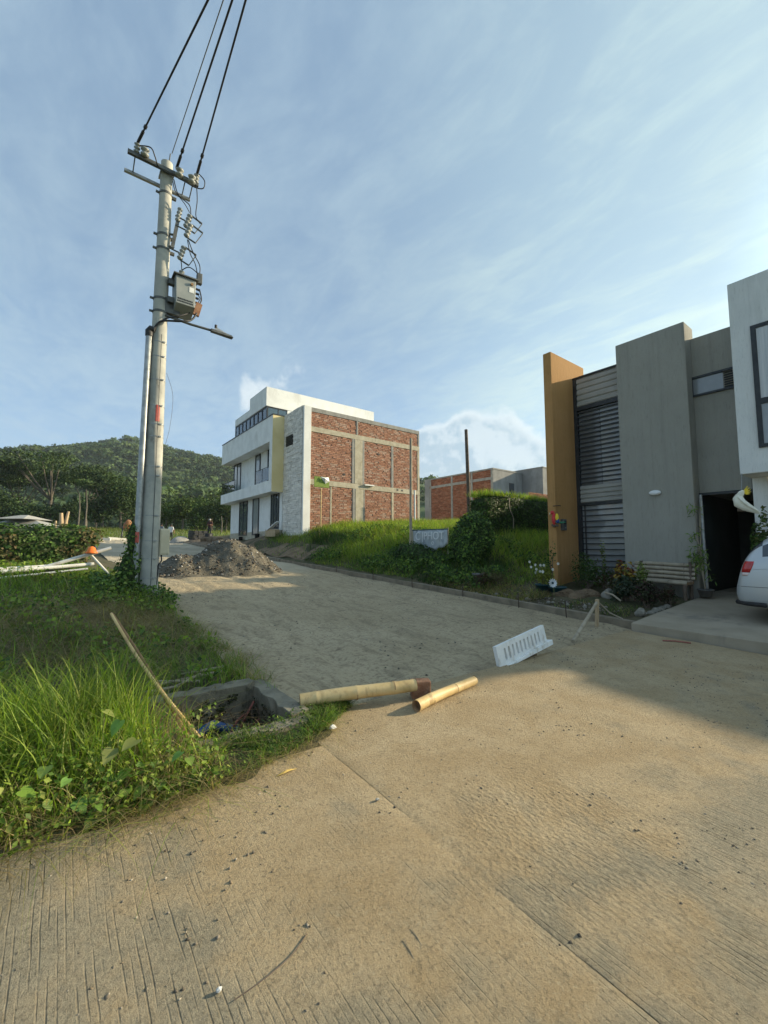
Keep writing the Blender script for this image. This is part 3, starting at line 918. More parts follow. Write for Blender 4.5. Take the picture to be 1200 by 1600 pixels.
# --- far unfinished brick building
c = thing('unfinished_building', 'distant unfinished low building with orange brick wall and grey cement end', 'building', (30, 23.3, 3.6))
MB().box(30.06, 34.3, 23.36, 32.0, 2.5, 8.4).build('body', M['cement_wall'], c)
MB().box(30.0, 30.07, 23.36, 32.0, 2.5, 8.38).build('mortar_backing', M['mortar'], c)
MB().box(30.02, 34.32, 23.28, 23.355, 2.5, 8.42).build('end_wall', M['cement_wall'], c)
MB().box(29.95, 34.35, 23.25, 32.05, 8.425, 8.55).build('roof_edge', M['beam_grey'], c)
MB().box(29.94, 30.02, 23.3, 31.1, 7.52, 7.76).build('floor_beam', M['beam_grey'], c)
for y in (23.29, 25.6, 28.1, 31.1):
    MB().box(29.945, 30.02, y, y + .22, 2.6, 7.517).build('column', M['beam_grey'], c)
    MB().box(29.945, 30.02, y, y + .2, 7.763, 8.42).build('column', M['beam_grey'], c)
MB().box(29.93, 30.02, 31.33, 32.0, 2.6, 8.42).build('plastered_strip', M['cement_wall'], c)
for y0, y1 in ((23.52, 25.59), (25.83, 28.09), (28.33, 31.09)):
    for z0, z1 in ((3.2, 7.51), (7.77, 8.41)):
        mb = MB()
        brick_panel(mb, (30.0, y1, z0), (0, -1, 0), y1 - y0, z1 - z0, (-1, 0, 0), bl=.33, bh=.12, cols=BR2, rnd=pr)
        mb.build('brick_infill', M['brick'], c, kind='stuff')
w = MB().box(32.3, 33.0, 23.24, 23.28, 6.15, 7.4).build('window', M['frame_dark'], c)
MB().box(32.36, 32.94, 23.232, 23.239, 6.2, 7.35).build('pane', M['glass'], w)
c = thing('cement_building', 'windowless grey cement block standing against the orange brick building', 'building', (34.4, 20.2, 3.6))
MB().box(34.36, 41, 21.15, 30, 2.5, 8.75).build('body', M['cement_wall'], c)
MB().box(34.33, 41.04, 21.12, 30, 8.753, 8.85).build('roof_edge', M['beam_grey'], c)
c = thing('boundary_wall', 'low red brick wall below the grey cement block', 'wall', (26, 17, 3))
MB().box(25.8, 42, 17.0, 17.2, 2.6, 5.4).build('wall', M['mortar'], c)
mb = MB()
brick_panel(mb, (25.8, 17.0, 4.2), (1, 0, 0), 8.2, 1.2, (0, -1, 0), cols=BR2, rnd=pr)
mb.build('brick_infill', M['brick'], c, kind='stuff')

# --- taupe house on the right
h = thing('taupe_house', 'two storey taupe house with an ochre side pier and louvred front', 'house', (12, 5, .5))
MB().box(12.07, 20, 3.303, 6.27, .2, 6.55).build('body', M['taupe'], h)
MB().box(12.07, 20, 2.32, 3.30, 2.862, 6.55).build('upper_body', M['taupe'], h)
MB().box(10.80, 12.66, 6.29, 6.53, .15, 7.14).build('ochre_pier', M['ochre'], h, bevel=.012)
MB().box(11.60, 12.2, 3.31, 4.88, .3, 6.99).build('tall_block', M['taupe'], h, bevel=.012)
MB().box(12.0, 12.066, 2.35, 3.307, 2.83, 6.66).build('recessed_wall', M['taupe'], h)
# metal cladding: a real corrugated profile
def corrugated(name, z0, z1, y0, y1, x, pitch, amp, parent):
    vs = []; fs = []
    n = int((z1 - z0) / pitch)
    pr_ = []
    for k in range(n):
        zb = z0 + k * (z1 - z0) / n; q = (z1 - z0) / n
        pr_ += [(0, zb), (-amp, zb + q * .18), (-amp, zb + q * .72), (0, zb + q * .9)]
    pr_.append((0, z1))
    for dx, z in pr_: vs += [(x + dx, y0, z), (x + dx, y1, z)]
    for k in range(len(pr_) - 1): fs.append((2 * k, 2 * k + 2, 2 * k + 3, 2 * k + 1))
    MB().add(vs, fs).build(name, M['clad'], parent)
corrugated('upper_cladding', 5.72, 6.58, 4.885, 6.24, 12.0, .145, .03, h)
corrugated('middle_cladding', 2.86, 3.36, 4.885, 6.24, 12.0, .125, .03, h)
MB().box(11.95, 12.06, 4.883, 6.288, 6.583, 6.63).build('fascia', M['frame_dark'], h)
MB().box(11.96, 12.06, 6.18, 6.288, .55, 6.58).build('jamb', M['frame_dark'], h)
MB().box(11.955, 12.05, 4.885, 6.178, 5.60, 5.715).build('lintel', M['frame_dark'], h)
MB().box(11.955, 12.05, 4.885, 6.178, 2.775, 2.855).build('transom', M['frame_dark'], h)
MB().box(12.03, 12.05, 4.9, 5.55, 3.37, 5.59).build('curtained_pane', M['glass_curtain'], h)
MB().box(12.03, 12.05, 5.56, 6.17, 3.37, 5.59).build('pane', M['glass_dusty'], h)
MB().box(12.03, 12.05, 4.9, 6.17, .8, 2.77).build('lower_pane', M['glass_curtain'], h)
MB().box(12.0, 12.06, 4.885, 6.178, .5, .80).build('sill_wall', M['taupe'], h)
bar = None
for k in range(17):
    z = 3.44 + k * .1305
    bar = MB().box(11.962, 11.99, 4.888, 6.176, z - .017, z + .017)
    bar.build('bar', M['frame_dark'], h)
for k in range(12):
    z = .88 + k * .16
    MB().box(11.962, 11.985, 4.888, 6.176, z - .016, z + .016).build('bar', M['frame_dark'], h)
MB().box(11.963, 11.984, 6.05, 6.08, .8, 2.774).build('upright', M['frame_dark'], h)
# strip window over the garage
w = MB()
for bx in ((11.95, 11.998, 2.35, 3.345, 5.64, 5.69), (11.95, 11.998, 2.35, 3.345, 5.20, 5.245), (11.95, 11.998, 3.30, 3.343, 5.246, 5.639)):
    w.box(*bx)
w = w.build('strip_window', M['frame_dark'], h)
MB().box(11.985, 11.998, 2.72, 3.30, 5.25, 5.635).build('pane', M['glass_curtain'], w)
for k in range(7):
    MB().obox((11.985, 2.52, 5.275 + k * .055), .014, .36, .034, Matrix.Rotation(.6, 3, 'Y')).build('louvre', M['frame_dark'], w)
# garage opening: a deep dark carport
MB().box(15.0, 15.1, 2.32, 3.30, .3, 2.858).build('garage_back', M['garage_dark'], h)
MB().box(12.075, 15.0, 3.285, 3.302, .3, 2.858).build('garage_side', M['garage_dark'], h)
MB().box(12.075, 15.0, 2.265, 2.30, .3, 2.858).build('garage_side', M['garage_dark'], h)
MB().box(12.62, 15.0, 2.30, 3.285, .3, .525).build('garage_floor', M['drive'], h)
MB().box(11.93, 12.0, 2.34, 3.303, 2.80, 2.86).build('garage_lintel', M['frame_dark'], h)
o = MB().tube([(11.72, 3.20, .52), (11.78, 3.235, 2.80)], .035, 10)
tag(o.build('gate_post', M['steel'], None, (11.72, 3.2, .52)), 'thin grey metal post at the edge of the dark garage opening', 'post')
lamp = thing('wall_lamp', 'small white oval lamp on the taupe wall above the bench', 'lamp', (11.6, 4.1, 2.92))
MB().box(11.575, 11.6, 3.98, 4.22, 2.87, 2.97).build('base', M['steel'], lamp, bevel=.01)
lb = MB().blob((11.56, 4.10, 2.92), (.055, .135, .065), 1, .0, sub=3, smooth=True)
lb.build('cover', M['lamp_white'], lamp)

# --- unseen house added behind the taupe house to shade the creeper hedge
rh = thing('unseen_shade_house', 'unseen grey house added behind the taupe house to shade the hedge', 'house', (26, 6.5, 1))
MB().box(22, 31, 4.2, 9.2, .3, 5.9).build('wall', M['cement_wall'], rh)
MB().box(21.9, 31.1, 4.1, 9.3, 5.903, 6.05).build('roof', M['beam_grey'], rh)
win(rh, 22.0, 5.4, 6.8, 3.9, 5.2)
win(rh, 22.0, 7.4, 8.6, 3.9, 5.2)
# --- white house at the right edge
h2 = thing('white_corner_house', 'white stucco house with a large dark framed window at the street corner', 'house', (10.9, 2.3, .4))
MB().box(10.90, 20, .55, 2.305, 3.06, 7.11).build('upper_storey', M['white_stucco'], h2, bevel=.012)
MB().box(11.6, 11.9, 2.02, 2.26, .35, 3.055).build('pier', M['white_stucco'], h2)
MB().box(11.9, 20, .6, 2.26, .3, 3.055).build('ground_storey', M['white_stucco'], h2)
MB().box(11.87, 11.898, 1.0, 1.95, .42, 2.75).build('door', M['garage_dark'], h2)
w = MB()
for bx in ((10.86, 10.898, 1.90, 1.98, 3.55, 6.05), (10.86, 10.898, .85, .93, 3.55, 6.05), (10.862, 10.896, .93, 1.90, 5.98, 6.05), (10.862, 10.896, .93, 1.90, 3.55, 3.62), (10.858, 10.896, .93, 1.90, 4.42, 4.53)):
    w.box(*bx)
w = w.build('window', M['frame_dark'], h2)
MB().box(10.885, 10.897, .93, 1.90, 3.62, 5.98).build('pane', M['glass_curtain'], w)
cv = MB()
vs = []; fs = []
for k in range(60):
    y = .95 + k * .0160
    x = 10.872 + .006 * math.sin(k * 1.1)
    vs += [(x, y, 4.535), (x, y, 5.96)]
for k in range(59): fs.append((2 * k, 2 * k + 2, 2 * k + 3, 2 * k + 1))
cv.add(vs, fs).build('curtain', M['curtain'], w)
MB().box(10.95, 11.1, -7, .54, .3, 2.42).build('garden_wall', M['white_stucco'], h2)

# ------------------------------------------------------------------ utility pole and what hangs on it
PX, PY, PZ0, PZ1 = 1.5, 10.1, .35, 10.32


def prad(z):
    return .192 + (.122 - .192) * (z - .6) / 9.7


pole = thing('utility_pole', 'tall grey concrete utility pole standing in the grass by the unpaved road', 'pole', (PX, PY, .55))
MB().tube([(PX, PY, z) for z in np.linspace(PZ0, PZ1, 12)], [prad(z) for z in np.linspace(PZ0, PZ1, 12)], 24).build('shaft', M['pole'], pole)
for z in (9.55, 8.55, 8.22, 7.05, 6.75):
    mb = MB().tube([(PX, PY, z - .025), (PX, PY, z + .025)], prad(z) + .008, 24)
    mb.box(PX + prad(z) - .01, PX + prad(z) + .09, PY - .03, PY + .03, z - .03, z + .03)
    mb.box(PX - prad(z) - .07, PX - prad(z) + .01, PY - .02, PY + .02, z - .02, z + .02)
    mb.build('clamp_band', M['steel_dark'], pole)
for z in (6.05, 5.72, 5.2, 4.62, 4.22, 3.95, 3.3, 3.1, 2.25, 1.72, 1.35, .95):
    mb = MB().tube([(PX, PY, z - .009), (PX, PY, z + .009)], prad(z) + .005, 24)
    mb.box(PX + .05, PX + .1, PY - prad(z) - .012, PY - prad(z) + .03, z - .014, z + .014)
    mb.build('strap', M['steel'], pole)
MB().tube([(PX + .02, PY - prad(3) - .012, z) for z in np.linspace(.6, 6.2, 8)], .007, 6).build('ground_wire', M['steel_dark'], pole)
for n_, y_, z_, x0, x1, hh, mm in (('crossarm', 9.92, 9.97, .72, 2.14, .085, 'steel_dark'), ('crossarm', 10.26, 9.80, .70, 2.04, .06, 'steel')):
    MB().box(x0, x1, y_ - .035, y_ + .035, z_, z_ + hh).build(n_, M[mm], pole, bevel=.004)
for x in (.86, 1.86, 2.02):
    MB().tube([(x, 9.93, 9.98), (x, 10.25, 9.83)], .012, 6).build('brace', M['steel_dark'], pole)
MB().box(PX - .14, PX + .14, PY - .17, PY + .17, 10.0, 10.05).build('saddle', M['steel'], pole)
MB().tube([(PX + .03, PY - .05, 10.3), (PX + .05, PY - .06, 10.55)], .012, 6).build('tip_rod', M['steel_dark'], pole)


def shed(mb, a, b_, r, n=4, mat=0):
    a = Vector(a); b_ = Vector(b_)
    pts = []; rr = []
    for k in range(n):
        for f, q in ((0, .55), (.25, 1), (.55, 1), (.8, .55)):
            pts.append(a.lerp(b_, (k + f) / n)); rr.append(r * q)
    mb.tube(pts, rr, 12, mat)


for x, y, z in ((1.03, 9.86, 10.05), (1.72, 9.86, 9.98), (1.98, 9.86, 9.96)):
    mb = MB(); shed(mb, (x, y, z - .03), (x, y - .05, z + .16), .085, 2)
    mb.build('post_insulator', M['porcelain'], pole)
for x, z in ((.88, 10.06), (2.08, 10.04)):
    mb = MB(); shed(mb, (x, 9.92, z), (x + .01, 9.86, z + .2), .062, 3)
    mb.build('strain_insulator', M['porcelain'], pole)
# red marking plate
mb = MB()
for k in range(5):
    a0 = -PI / 2 + .02 + (k - 2) * .10
    a1 = a0 + .10
    z0, z1 = 4.27, 4.63
    r = prad(4.45) + .006
    mb.add([(PX + r * math.cos(a0), PY + r * math.sin(a0), z0), (PX + r * math.cos(a1), PY + r * math.sin(a1), z0), (PX + r * math.cos(a1), PY + r * math.sin(a1), z1), (PX + r * math.cos(a0), PY + r * math.sin(a0), z1)], [(0, 1, 2, 3)])
mb.build('red_plate', M['red'], pole)
# steel conduit strapped to it
cx, cy = 1.265, 10.02
cd_ = thing('conduit_pipe', 'tall thin steel conduit strapped to the left of the utility pole', 'pipe', (cx, cy, .5))
MB().tube([(cx - .02, cy, .35), (cx, cy, 3), (cx + .03, cy + .01, 6.15)], .062, 14).build('pipe', M['steel'], cd_)
MB().tube([(cx + .03, cy + .01, 6.13), (cx + .03, cy, 6.24), (cx + .06, cy - .02, 6.30), (cx + .13, cy - .06, 6.28)], [.075, .08, .07, .05], 12).build('weatherhead', M['black'], cd_)
MB().tube([(cx - .018, cy, 1.68), (cx - .016, cy, 1.9)], .066, 14).build('red_band', M['red'], cd_)

# transformer
TX, TY, TZ = 1.95, 9.95, 6.78
tr = thing('pole_transformer', 'grey box shaped electrical transformer bolted high on the utility pole', 'transformer', (TX, TY, TZ))
tz1 = TZ + .79
x0, x1, y0, y1 = TX - .23, TX + .185, TY - .2, TY + .2
MB().add([(x0 + .02, y0, TZ + .16), (x1 + .0, y0, TZ + .16), (x1, y1, TZ), (x0 + .02, y1, TZ), (x0, y0, tz1), (x1, y0, tz1), (x1, y1, tz1), (x0, y1, tz1)],
         [(3, 2, 1, 0), (4, 5, 6, 7), (0, 1, 5, 4), (1, 2, 6, 5), (2, 3, 7, 6), (3, 0, 4, 7)]).build('tank', M['tank'], tr, bevel=.012)
MB().add([(x0 - .05, y0 - .05, tz1 + .003), (x1 + .05, y0 - .05, tz1 + .003), (x1 + .05, y1 + .05, tz1 + .003), (x0 - .05, y1 + .05, tz1 + .003), (x0 - .05, y0 - .05, tz1 + .03), (x1 + .05, y0 - .05, tz1 + .03), (x1 + .03, y1 + .05, tz1 + .06), (x0 - .03, y1 + .05, tz1 + .06)],
         [(3, 2, 1, 0), (4, 5, 6, 7), (0, 1, 5, 4), (1, 2, 6, 5), (2, 3, 7, 6), (3, 0, 4, 7)]).build('lid', M['steel_dark'], tr)
mb = MB(); shed(mb, (TX - .08, TY, tz1 + .04), (TX - .08, TY, tz1 + .26), .06, 3); mb.build('bushing', M['porcelain'], tr)
MB().box(x1 + .02, x1 + .13, y0 - .01, y0 + .1, tz1 - .02, tz1 + .22).build('surge_arrester', M['steel_dark'], tr, bevel=.008)
for k in range(4):
    z = tz1 - .12 - k * .09
    MB().tube([(x1 - .01, TY - .1 + k * .03, z), (x1 + .1, TY - .12 + k * .03, z - .02)], .026, 8).build('terminal', M['black'], tr)
MB().box(TX + .05, TX + .15, y0 - .006, y0 - .001, tz1 - .31, tz1 - .19).build('name_plate', M['white_plastic'], tr)
MB().tube([(TX + .10, y0, tz1 - .12), (TX + .10, y0 - .04, tz1 - .12)], .03, 10).build('valve', M['bamboo_in'], tr)
lt = MB()
for r_ in range(2):
    x = x0 + .05
    rr = random.Random(r_ + 2)
    while x < x1 - .06:
        w_ = rr.uniform(.015, .03)
        lt.box(x, x + w_, y0 - .004, y0 - .001, TZ + .25 - r_ * .055, TZ + .285 - r_ * .055)
        x += w_ + .008
lt.build('lettering', M['black'], tr)
for z in (TZ + .2, TZ + .62):
    MB().box(PX + .1, x0 + .01, TY - .06, TY + .06, z, z + .12).build('mounting_bracket', M['steel_dark'], tr)
MB().box(PX + .02, x0 + .15, TY + .02, TY + .19, TZ - .02, TZ + .32).build('side_plate', M['steel_dark'], tr)
MB().obox((x1 + .06, y0 + .04, TZ + .16), .13, .07, .3, Matrix.Rotation(.22, 3, 'Y')).build('cable_box', M['redbrick'], tr)

# fuse cutouts
def cutout(loc):
    t_ = thing('fuse_cutout', None, None, loc)
    x, y, z = loc
    mb = MB(); shed(mb, (x - .07, y, z - .17), (x + .02, y - .03, z + .17), .062, 4)
    mb.build('insulator', M['porcelain'], t_)
    MB().tube([(x + .04, y - .03, z + .15), (x + .26, y - .08, z + .03)], .02, 8).build('fuse_tube', M['steel_dark'], t_)
    mb = MB().tube([(x - .02, y, z - .02), (x - .28, y + .06, z + .05)], .016, 6)
    mb.build('bracket', M['steel_dark'], t_)
    mb = MB().tube([(x - .06, y, z - .17), (x + .12, y - .05, z - .26)], .018, 6).tube([(x + .12, y - .05, z - .26), (x + .26, y - .08, z + .02)], .01, 6)
    mb.build('lower_contact', M['steel_dark'], t_)
    return t_


for (x, y, z), lab in (((1.98, 9.95, 9.05), 'uppermost fuse cutout hanging beside the utility pole'), ((1.97, 9.8, 8.72), 'middle fuse cutout hanging beside the utility pole'), ((1.87, 9.9, 8.2), 'lowest fuse cutout hanging just above the transformer')):
    tag(cutout((x, y, z)), lab, 'fuse', 'fuse cutouts on the utility pole')
fb = thing('cutout_mount', 'slanted dark steel mount with surge arrester beside the pole top', 'bracket', (1.67, 10.0, 8.3))
MB().obox((1.72, 9.98, 8.75), .07, .06, .95, Matrix.Rotation(.13, 3, 'Y')).build('upright', M['steel_dark'], fb)
mb = MB(); shed(mb, (1.74, 9.96, 8.95), (1.79, 9.95, 9.3), .055, 4); mb.build('arrester', M['porcelain'], fb)
MB().tube([(1.6, 10.0, 8.6), (1.74, 9.98, 8.62)], .025, 8).tube([(1.6, 10.0, 8.3), (1.70, 9.98, 8.34)], .025, 8).build('arm', M['steel_dark'], fb)


def cable(name, label, pts, r, mat, cat='cable', group=None, n=8):
    """A cable through the given points, smoothed."""
    P = [Vector(p) for p in pts]
    out = []
    for i in range(len(P) - 1):
        p0 = P[max(i - 1, 0)]; p1 = P[i]; p2 = P[i + 1]; p3 = P[min(i + 2, len(P) - 1)]
        for k in range(n):
            q = k / n
            out.append(.5 * ((2 * p1) + (p2 - p0) * q + (2 * p0 - 5 * p1 + 4 * p2 - p3) * q * q + (3 * p1 - p0 - 3 * p2 + p3) * q ** 3))
    out.append(P[-1])
    o = MB().tube(out, r, 6).build(name, M[mat], None, tuple(P[0]))
    return tag(o, label, cat, group)


G = 'jumper cables on the utility pole'
cable('jumper_cable', 'black jumper from the crossarm to the uppermost fuse cutout', [(1.62, 9.9, 9.85), (1.72, 9.85, 9.5), (1.95, 9.85, 9.38), (2.0, 9.9, 9.2)], .012, 'black', 'cable', G)
cable('jumper_cable', 'black jumper curving off the pole top beside the crossarm', [(1.6, 9.9, 9.8), (1.66, 9.86, 9.55), (1.85, 9.84, 9.35), (1.97, 9.88, 9.22)], .010, 'black', 'cable', G)
cable('jumper_cable', 'black jumper dropping straight from the right end of the crossarm', [(2.10, 9.9, 9.95), (2.12, 9.88, 9.6), (2.10, 9.86, 9.2), (2.2, 9.86, 9.05)], .010, 'black', 'cable', G)
cable('jumper_cable', 'black jumper looping under the left end of the crossarm', [(.9, 9.86, 10.2), (1.12, 9.75, 10.2), (1.22, 9.8, 10.08), (1.32, 9.88, 9.95), (1.6, 9.86, 9.9)], .013, 'black', 'cable', G)
cable('jumper_cable', 'black jumper looped round the right end insulator of the crossarm', [(2.12, 9.8, 10.2), (2.24, 9.78, 10.08), (2.22, 9.8, 9.9), (2.05, 9.84, 9.86), (1.85, 9.84, 9.88), (1.7, 9.86, 9.9)], .012, 'black', 'cable', G)
cable('jumper_cable', 'black cable from the lowest fuse cutout to the transformer bushing', [(1.82, 9.9, 8.05), (1.84, 9.88, 7.95), (TX - .08, TY, tz1 + .26)], .010, 'black', 'cable', G)
cable('jumper_cable', 'outer black cable from the middle fuse cutout to the surge arrester', [(1.95, 9.8, 8.5), (2.06, 9.8, 8.25), (2.2, 9.78, 8.0), (x1 + .08, y0 + .04, tz1 + .22)], .011, 'black', 'cable', G)
cable('jumper_cable', 'inner black cable from the middle fuse cutout to the transformer lid', [(1.93, 9.8, 8.5), (2.0, 9.8, 8.2), (2.12, 9.8, 7.98), (x1 + .05, y0 + .06, tz1 + .1)], .010, 'black', 'cable', G)
cable('jumper_cable', 'black cable arching over the transformer lid from its bushing', [(TX - .08, TY, tz1 + .26), (TX + .05, TY - .05, tz1 + .36), (TX + .2, TY - .1, tz1 + .28), (x1 + .06, y0 + .05, tz1 + .14)], .011, 'black', 'cable', G)
cable('jumper_cable', 'grey cables looping from the transformer down to the conduit top', [(x1 + .04, y0 + .02, TZ + .06), (TX + .12, TY - .2, TZ - .14), (TX - .1, TY - .25, TZ - .27), (PX, PY - .2, TZ - .30), (cx + .1, cy - .05, 6.28)], .022, 'black', 'cable', G)
cable('jumper_cable', 'black cable sagging below the transformer towards the conduit top', [(TX + .1, TY - .12, TZ + .05), (TX - .15, TY - .2, TZ - .15), (PX + .05, PY - .2, TZ - .24), (cx + .1, cy - .05, 6.3)], .016, 'black', 'cable', G)
for k, lab in enumerate(('thick black cable hanging down the right side of the transformer', 'thin black cable hanging down the right side of the transformer')):
    cable('jumper_cable', lab, [(x1 + .1, TY - .1 + k * .04, tz1 - .1 - k * .15), (x1 + .14 - .03 * k, TY - .14, tz1 - .35), (x1 + .09 - k * .04, y0 + .03, TZ + .28)], .014 - .004 * k, 'black', 'cable', G)

# street lamp
sl = thing('street_lamp', 'slim street lamp on a thin arm reaching right from the utility pole', 'lamp', (PX + .1, PY - .1, 6.6))
MB().tube([(PX + .08, PY - .12, 6.68), (2.1, 9.93, 6.62), (2.62, 9.88, 6.60)], .028, 10).build('arm', M['steel_dark'], sl)
hd = MB()
hd.add([(2.52, 9.83, 6.565), (3.02, 9.80, 6.545), (3.02, 9.94, 6.545), (2.52, 9.93, 6.565), (2.52, 9.85, 6.64), (2.98, 9.82, 6.60), (2.98, 9.92, 6.60), (2.52, 9.91, 6.64)],
       [(3, 2, 1, 0), (4, 5, 6, 7), (0, 1, 5, 4), (1, 2, 6, 5), (2, 3, 7, 6), (3, 0, 4, 7)])
hd.build('head', M['steel_dark'], sl, bevel=.008)
MB().add([(2.60, 9.86, 6.64), (2.90, 9.84, 6.61), (2.90, 9.90, 6.61), (2.60, 9.90, 6.64), (2.62, 9.87, 6.70), (2.66, 9.87, 6.70), (2.66, 9.89, 6.70), (2.62, 9.89, 6.70)],
         [(3, 2, 1, 0), (4, 5, 6, 7), (0, 1, 5, 4), (1, 2, 6, 5), (2, 3, 7, 6), (3, 0, 4, 7)]).build('fin', M['steel'], sl)
MB().tube([(2.63, 9.88, 6.69), (2.63, 9.88, 6.76)], .03, 10).build('photocell', M['black'], sl)

# power lines overhead
for (a0, b0, r, mname, lab) in (((.89, 9.84, 10.25), (1.437, 6.49, 10.3), .017, 'black', 'thick black power line leaving the left end of the crossarm'),
                                ((1.56, 9.9, 10.45), (1.631, 6.34, 10.3), .009, 'wire_thin', 'thin grey overhead wire leaving the tip of the pole'),
                                ((1.66, 9.86, 10.12), (1.745, 6.253, 10.3), .017, 'black', 'thick black power line leaving the middle of the crossarm'),
                                ((2.09, 9.84, 10.23), (1.915, 6.123, 10.3), .017, 'black', 'thick black power line leaving the right end of the crossarm')):
    A_ = Vector(a0); B_ = Vector(b0)
    pts = [A_.lerp(B_, q) for q in np.linspace(0, 2.1, 14)]
    mb = MB().tube(pts, r, 6)
    if r > .01:
        mb.tube([A_.lerp(B_, .0), A_.lerp(B_, .10)], .030, 8)
        mb.tube([A_.lerp(B_, .13), A_.lerp(B_, .15)], .034, 8)
    tag(mb.build('power_line', M[mname], None, tuple(A_)), lab, 'wire', 'overhead wires from the utility pole')
cable('loose_wire', 'very thin loose wire hanging beside the utility pole shaft', [(PX + .16, PY - .1, 5.4), (PX + .3, PY - .12, 4.9), (PX + .27, PY - .1, 4.2), (PX + .17, PY - .12, 3.7)], .004, 'steel_dark', 'wire')
mt = thing('meter_box', 'cream metal meter box on the right side of the utility pole base', 'box', (1.79, 10.05, 1.4))
MB().box(1.67, 1.86, 9.98, 10.16, 1.42, 1.98).build('case', M['pale_box'], mt, bevel=.015)
MB().box(1.69, 1.84, 9.968, 9.979, 1.45, 1.95).build('door', M['pale_box'], mt, bevel=.005)
MB().tube([(1.72, 10.05, 1.42), (1.72, 10.0, 1.3), (1.66, 9.98, 1.22), (1.64, 9.98, .8)], .014, 6).build('cable_tail', M['black'], mt)

# ------------------------------------------------------------------ posts, banner and panel on the bank
def bankz(x, y): return float(TR(np.array([x]), np.array([y]))[0])
def vergez(x, y): return float(TL(np.array([x]), np.array([y]))[0])


z = bankz(9.9, 11.33)
tag(MB().tube([(9.9, 11.35, z - .2), (9.91, 11.33, z + 2), (9.9, 11.3, 5.52)], [.052, .05, .045], 10).build('wooden_post', M['bamboo_old'], None, (9.9, 11.35, z)), 'tall thin weathered post in the grass in front of the brick wall', 'post')
z = bankz(14, 12.2)
tag(MB().tube([(14.02, 12.2, z - .2), (14.0, 12.2, z + 2), (13.97, 12.25, 6.75)], [.085, .08, .07], 10).build('timber_post', M['dark_wood'], None, (14, 12.2, z)), 'tall dark timber post rising above the hedge', 'post')
bn = thing('torn_banner', 'grey torn printed banner tied between stakes in the grass', 'banner', (10.3, 10.8, 1.3))
N_ = 26
vs = []; fs = []
rr = random.Random(4)
for k in range(N_ + 1):
    q = k / N_
    y = 11.66 - q * 1.75
    low = 1.62 - .12 * math.sin(q * 4) - .10 * rr.random()
    for m_ in range(7):
        e = m_ / 6
        zz = 2.19 + (low - 2.19) * e
        vs.append((10.3 + .03 * math.sin(k * .9 + e * 3) * (.3 + e) + .012 * math.sin(k * 2.3), y, zz - .015 * math.sin(q * PI)))
for k in range(N_):
    for m_ in range(6):
        fs.append((k * 7 + m_, (k + 1) * 7 + m_, (k + 1) * 7 + m_ + 1, k * 7 + m_ + 1))
cl = MB().add(vs, fs, smooth=True).build('cloth', M['banner'], bn)
so = cl.modifiers.new('thick', 'SOLIDIFY'); so.thickness = .004
MB().tube([(10.3, 11.72, 2.2), (10.3, 9.88, 2.185)], .018, 8).build('top_rail', M['teal'], bn)
for y in (11.7, 9.92):
    MB().tube([(10.33, y, bankz(10.3, y) - .2), (10.32, y, 2.24)], .022, 8).build('stake', M['bamboo_old'], bn)


def text_part(s_, size, loc, rot, mat, parent, name='lettering', ex=.004):
    cu = bpy.data.curves.new(name, 'FONT')
    cu.body = s_; cu.size = size; cu.extrude = ex; cu.align_x = 'LEFT'
    o = bpy.data.objects.new(name, cu)
    COL.objects.link(o)
    dg = bpy.context.evaluated_depsgraph_get()
    me = bpy.data.meshes.new_from_object(o.evaluated_get(dg))
    bpy.data.objects.remove(o)
    me.materials.clear(); me.materials.append(mat)
    o = bpy.data.objects.new(name, me)
    COL.objects.link(o)
    o.rotation_euler = rot
    o.location = Vector(loc) - world_loc(parent)
    o.parent = parent
    return o


text_part('C', .40, (10.22, 11.46, 1.84), (PI / 2, 0, -PI / 2), M['banner_text'], bn)
text_part('|PHOT', .38, (10.22, 11.12, 1.85), (PI / 2, 0, -PI / 2), M['banner_text'], bn)
text_part('o', .26, (10.22, 10.62, 1.66), (PI / 2, 0, -PI / 2), M['banner_text'], bn)
z = bankz(11.62, 21)
sg = thing('sign_board', 'green picture board with a curled white corner on a thin stake', 'sign', (11.62, 21.0, z))
MB().box(11.15, 12.11, 20.96, 20.99, 4.96, 5.56).build('board', M['sign_green'], sg)
MB().tube([(11.62, 21.02, z - .2), (11.62, 21.02, 5.4)], .03, 8).build('stake', M['bamboo'], sg)
MB().add([(11.5, 20.93, 5.55), (11.85, 20.94, 5.18), (12.08, 20.90, 5.32), (11.75, 20.80, 5.45), (12.05, 20.955, 5.57), (11.8, 20.86, 5.52)], [(0, 1, 3), (1, 2, 3), (0, 3, 5), (3, 2, 4, 5)]).build('curled_corner', M['white_plastic'], sg)
z = bankz(17.2, 20.5)
tag(MB().tube([(18.35, 20.6, bankz(18.35, 20.6) - .2), (18.35, 20.6, 5.3)], .06, 8).build('marker_post', M['white_paint'], None, (18.35, 20.6, z)), 'short white post standing close to the brick wall end', 'post')

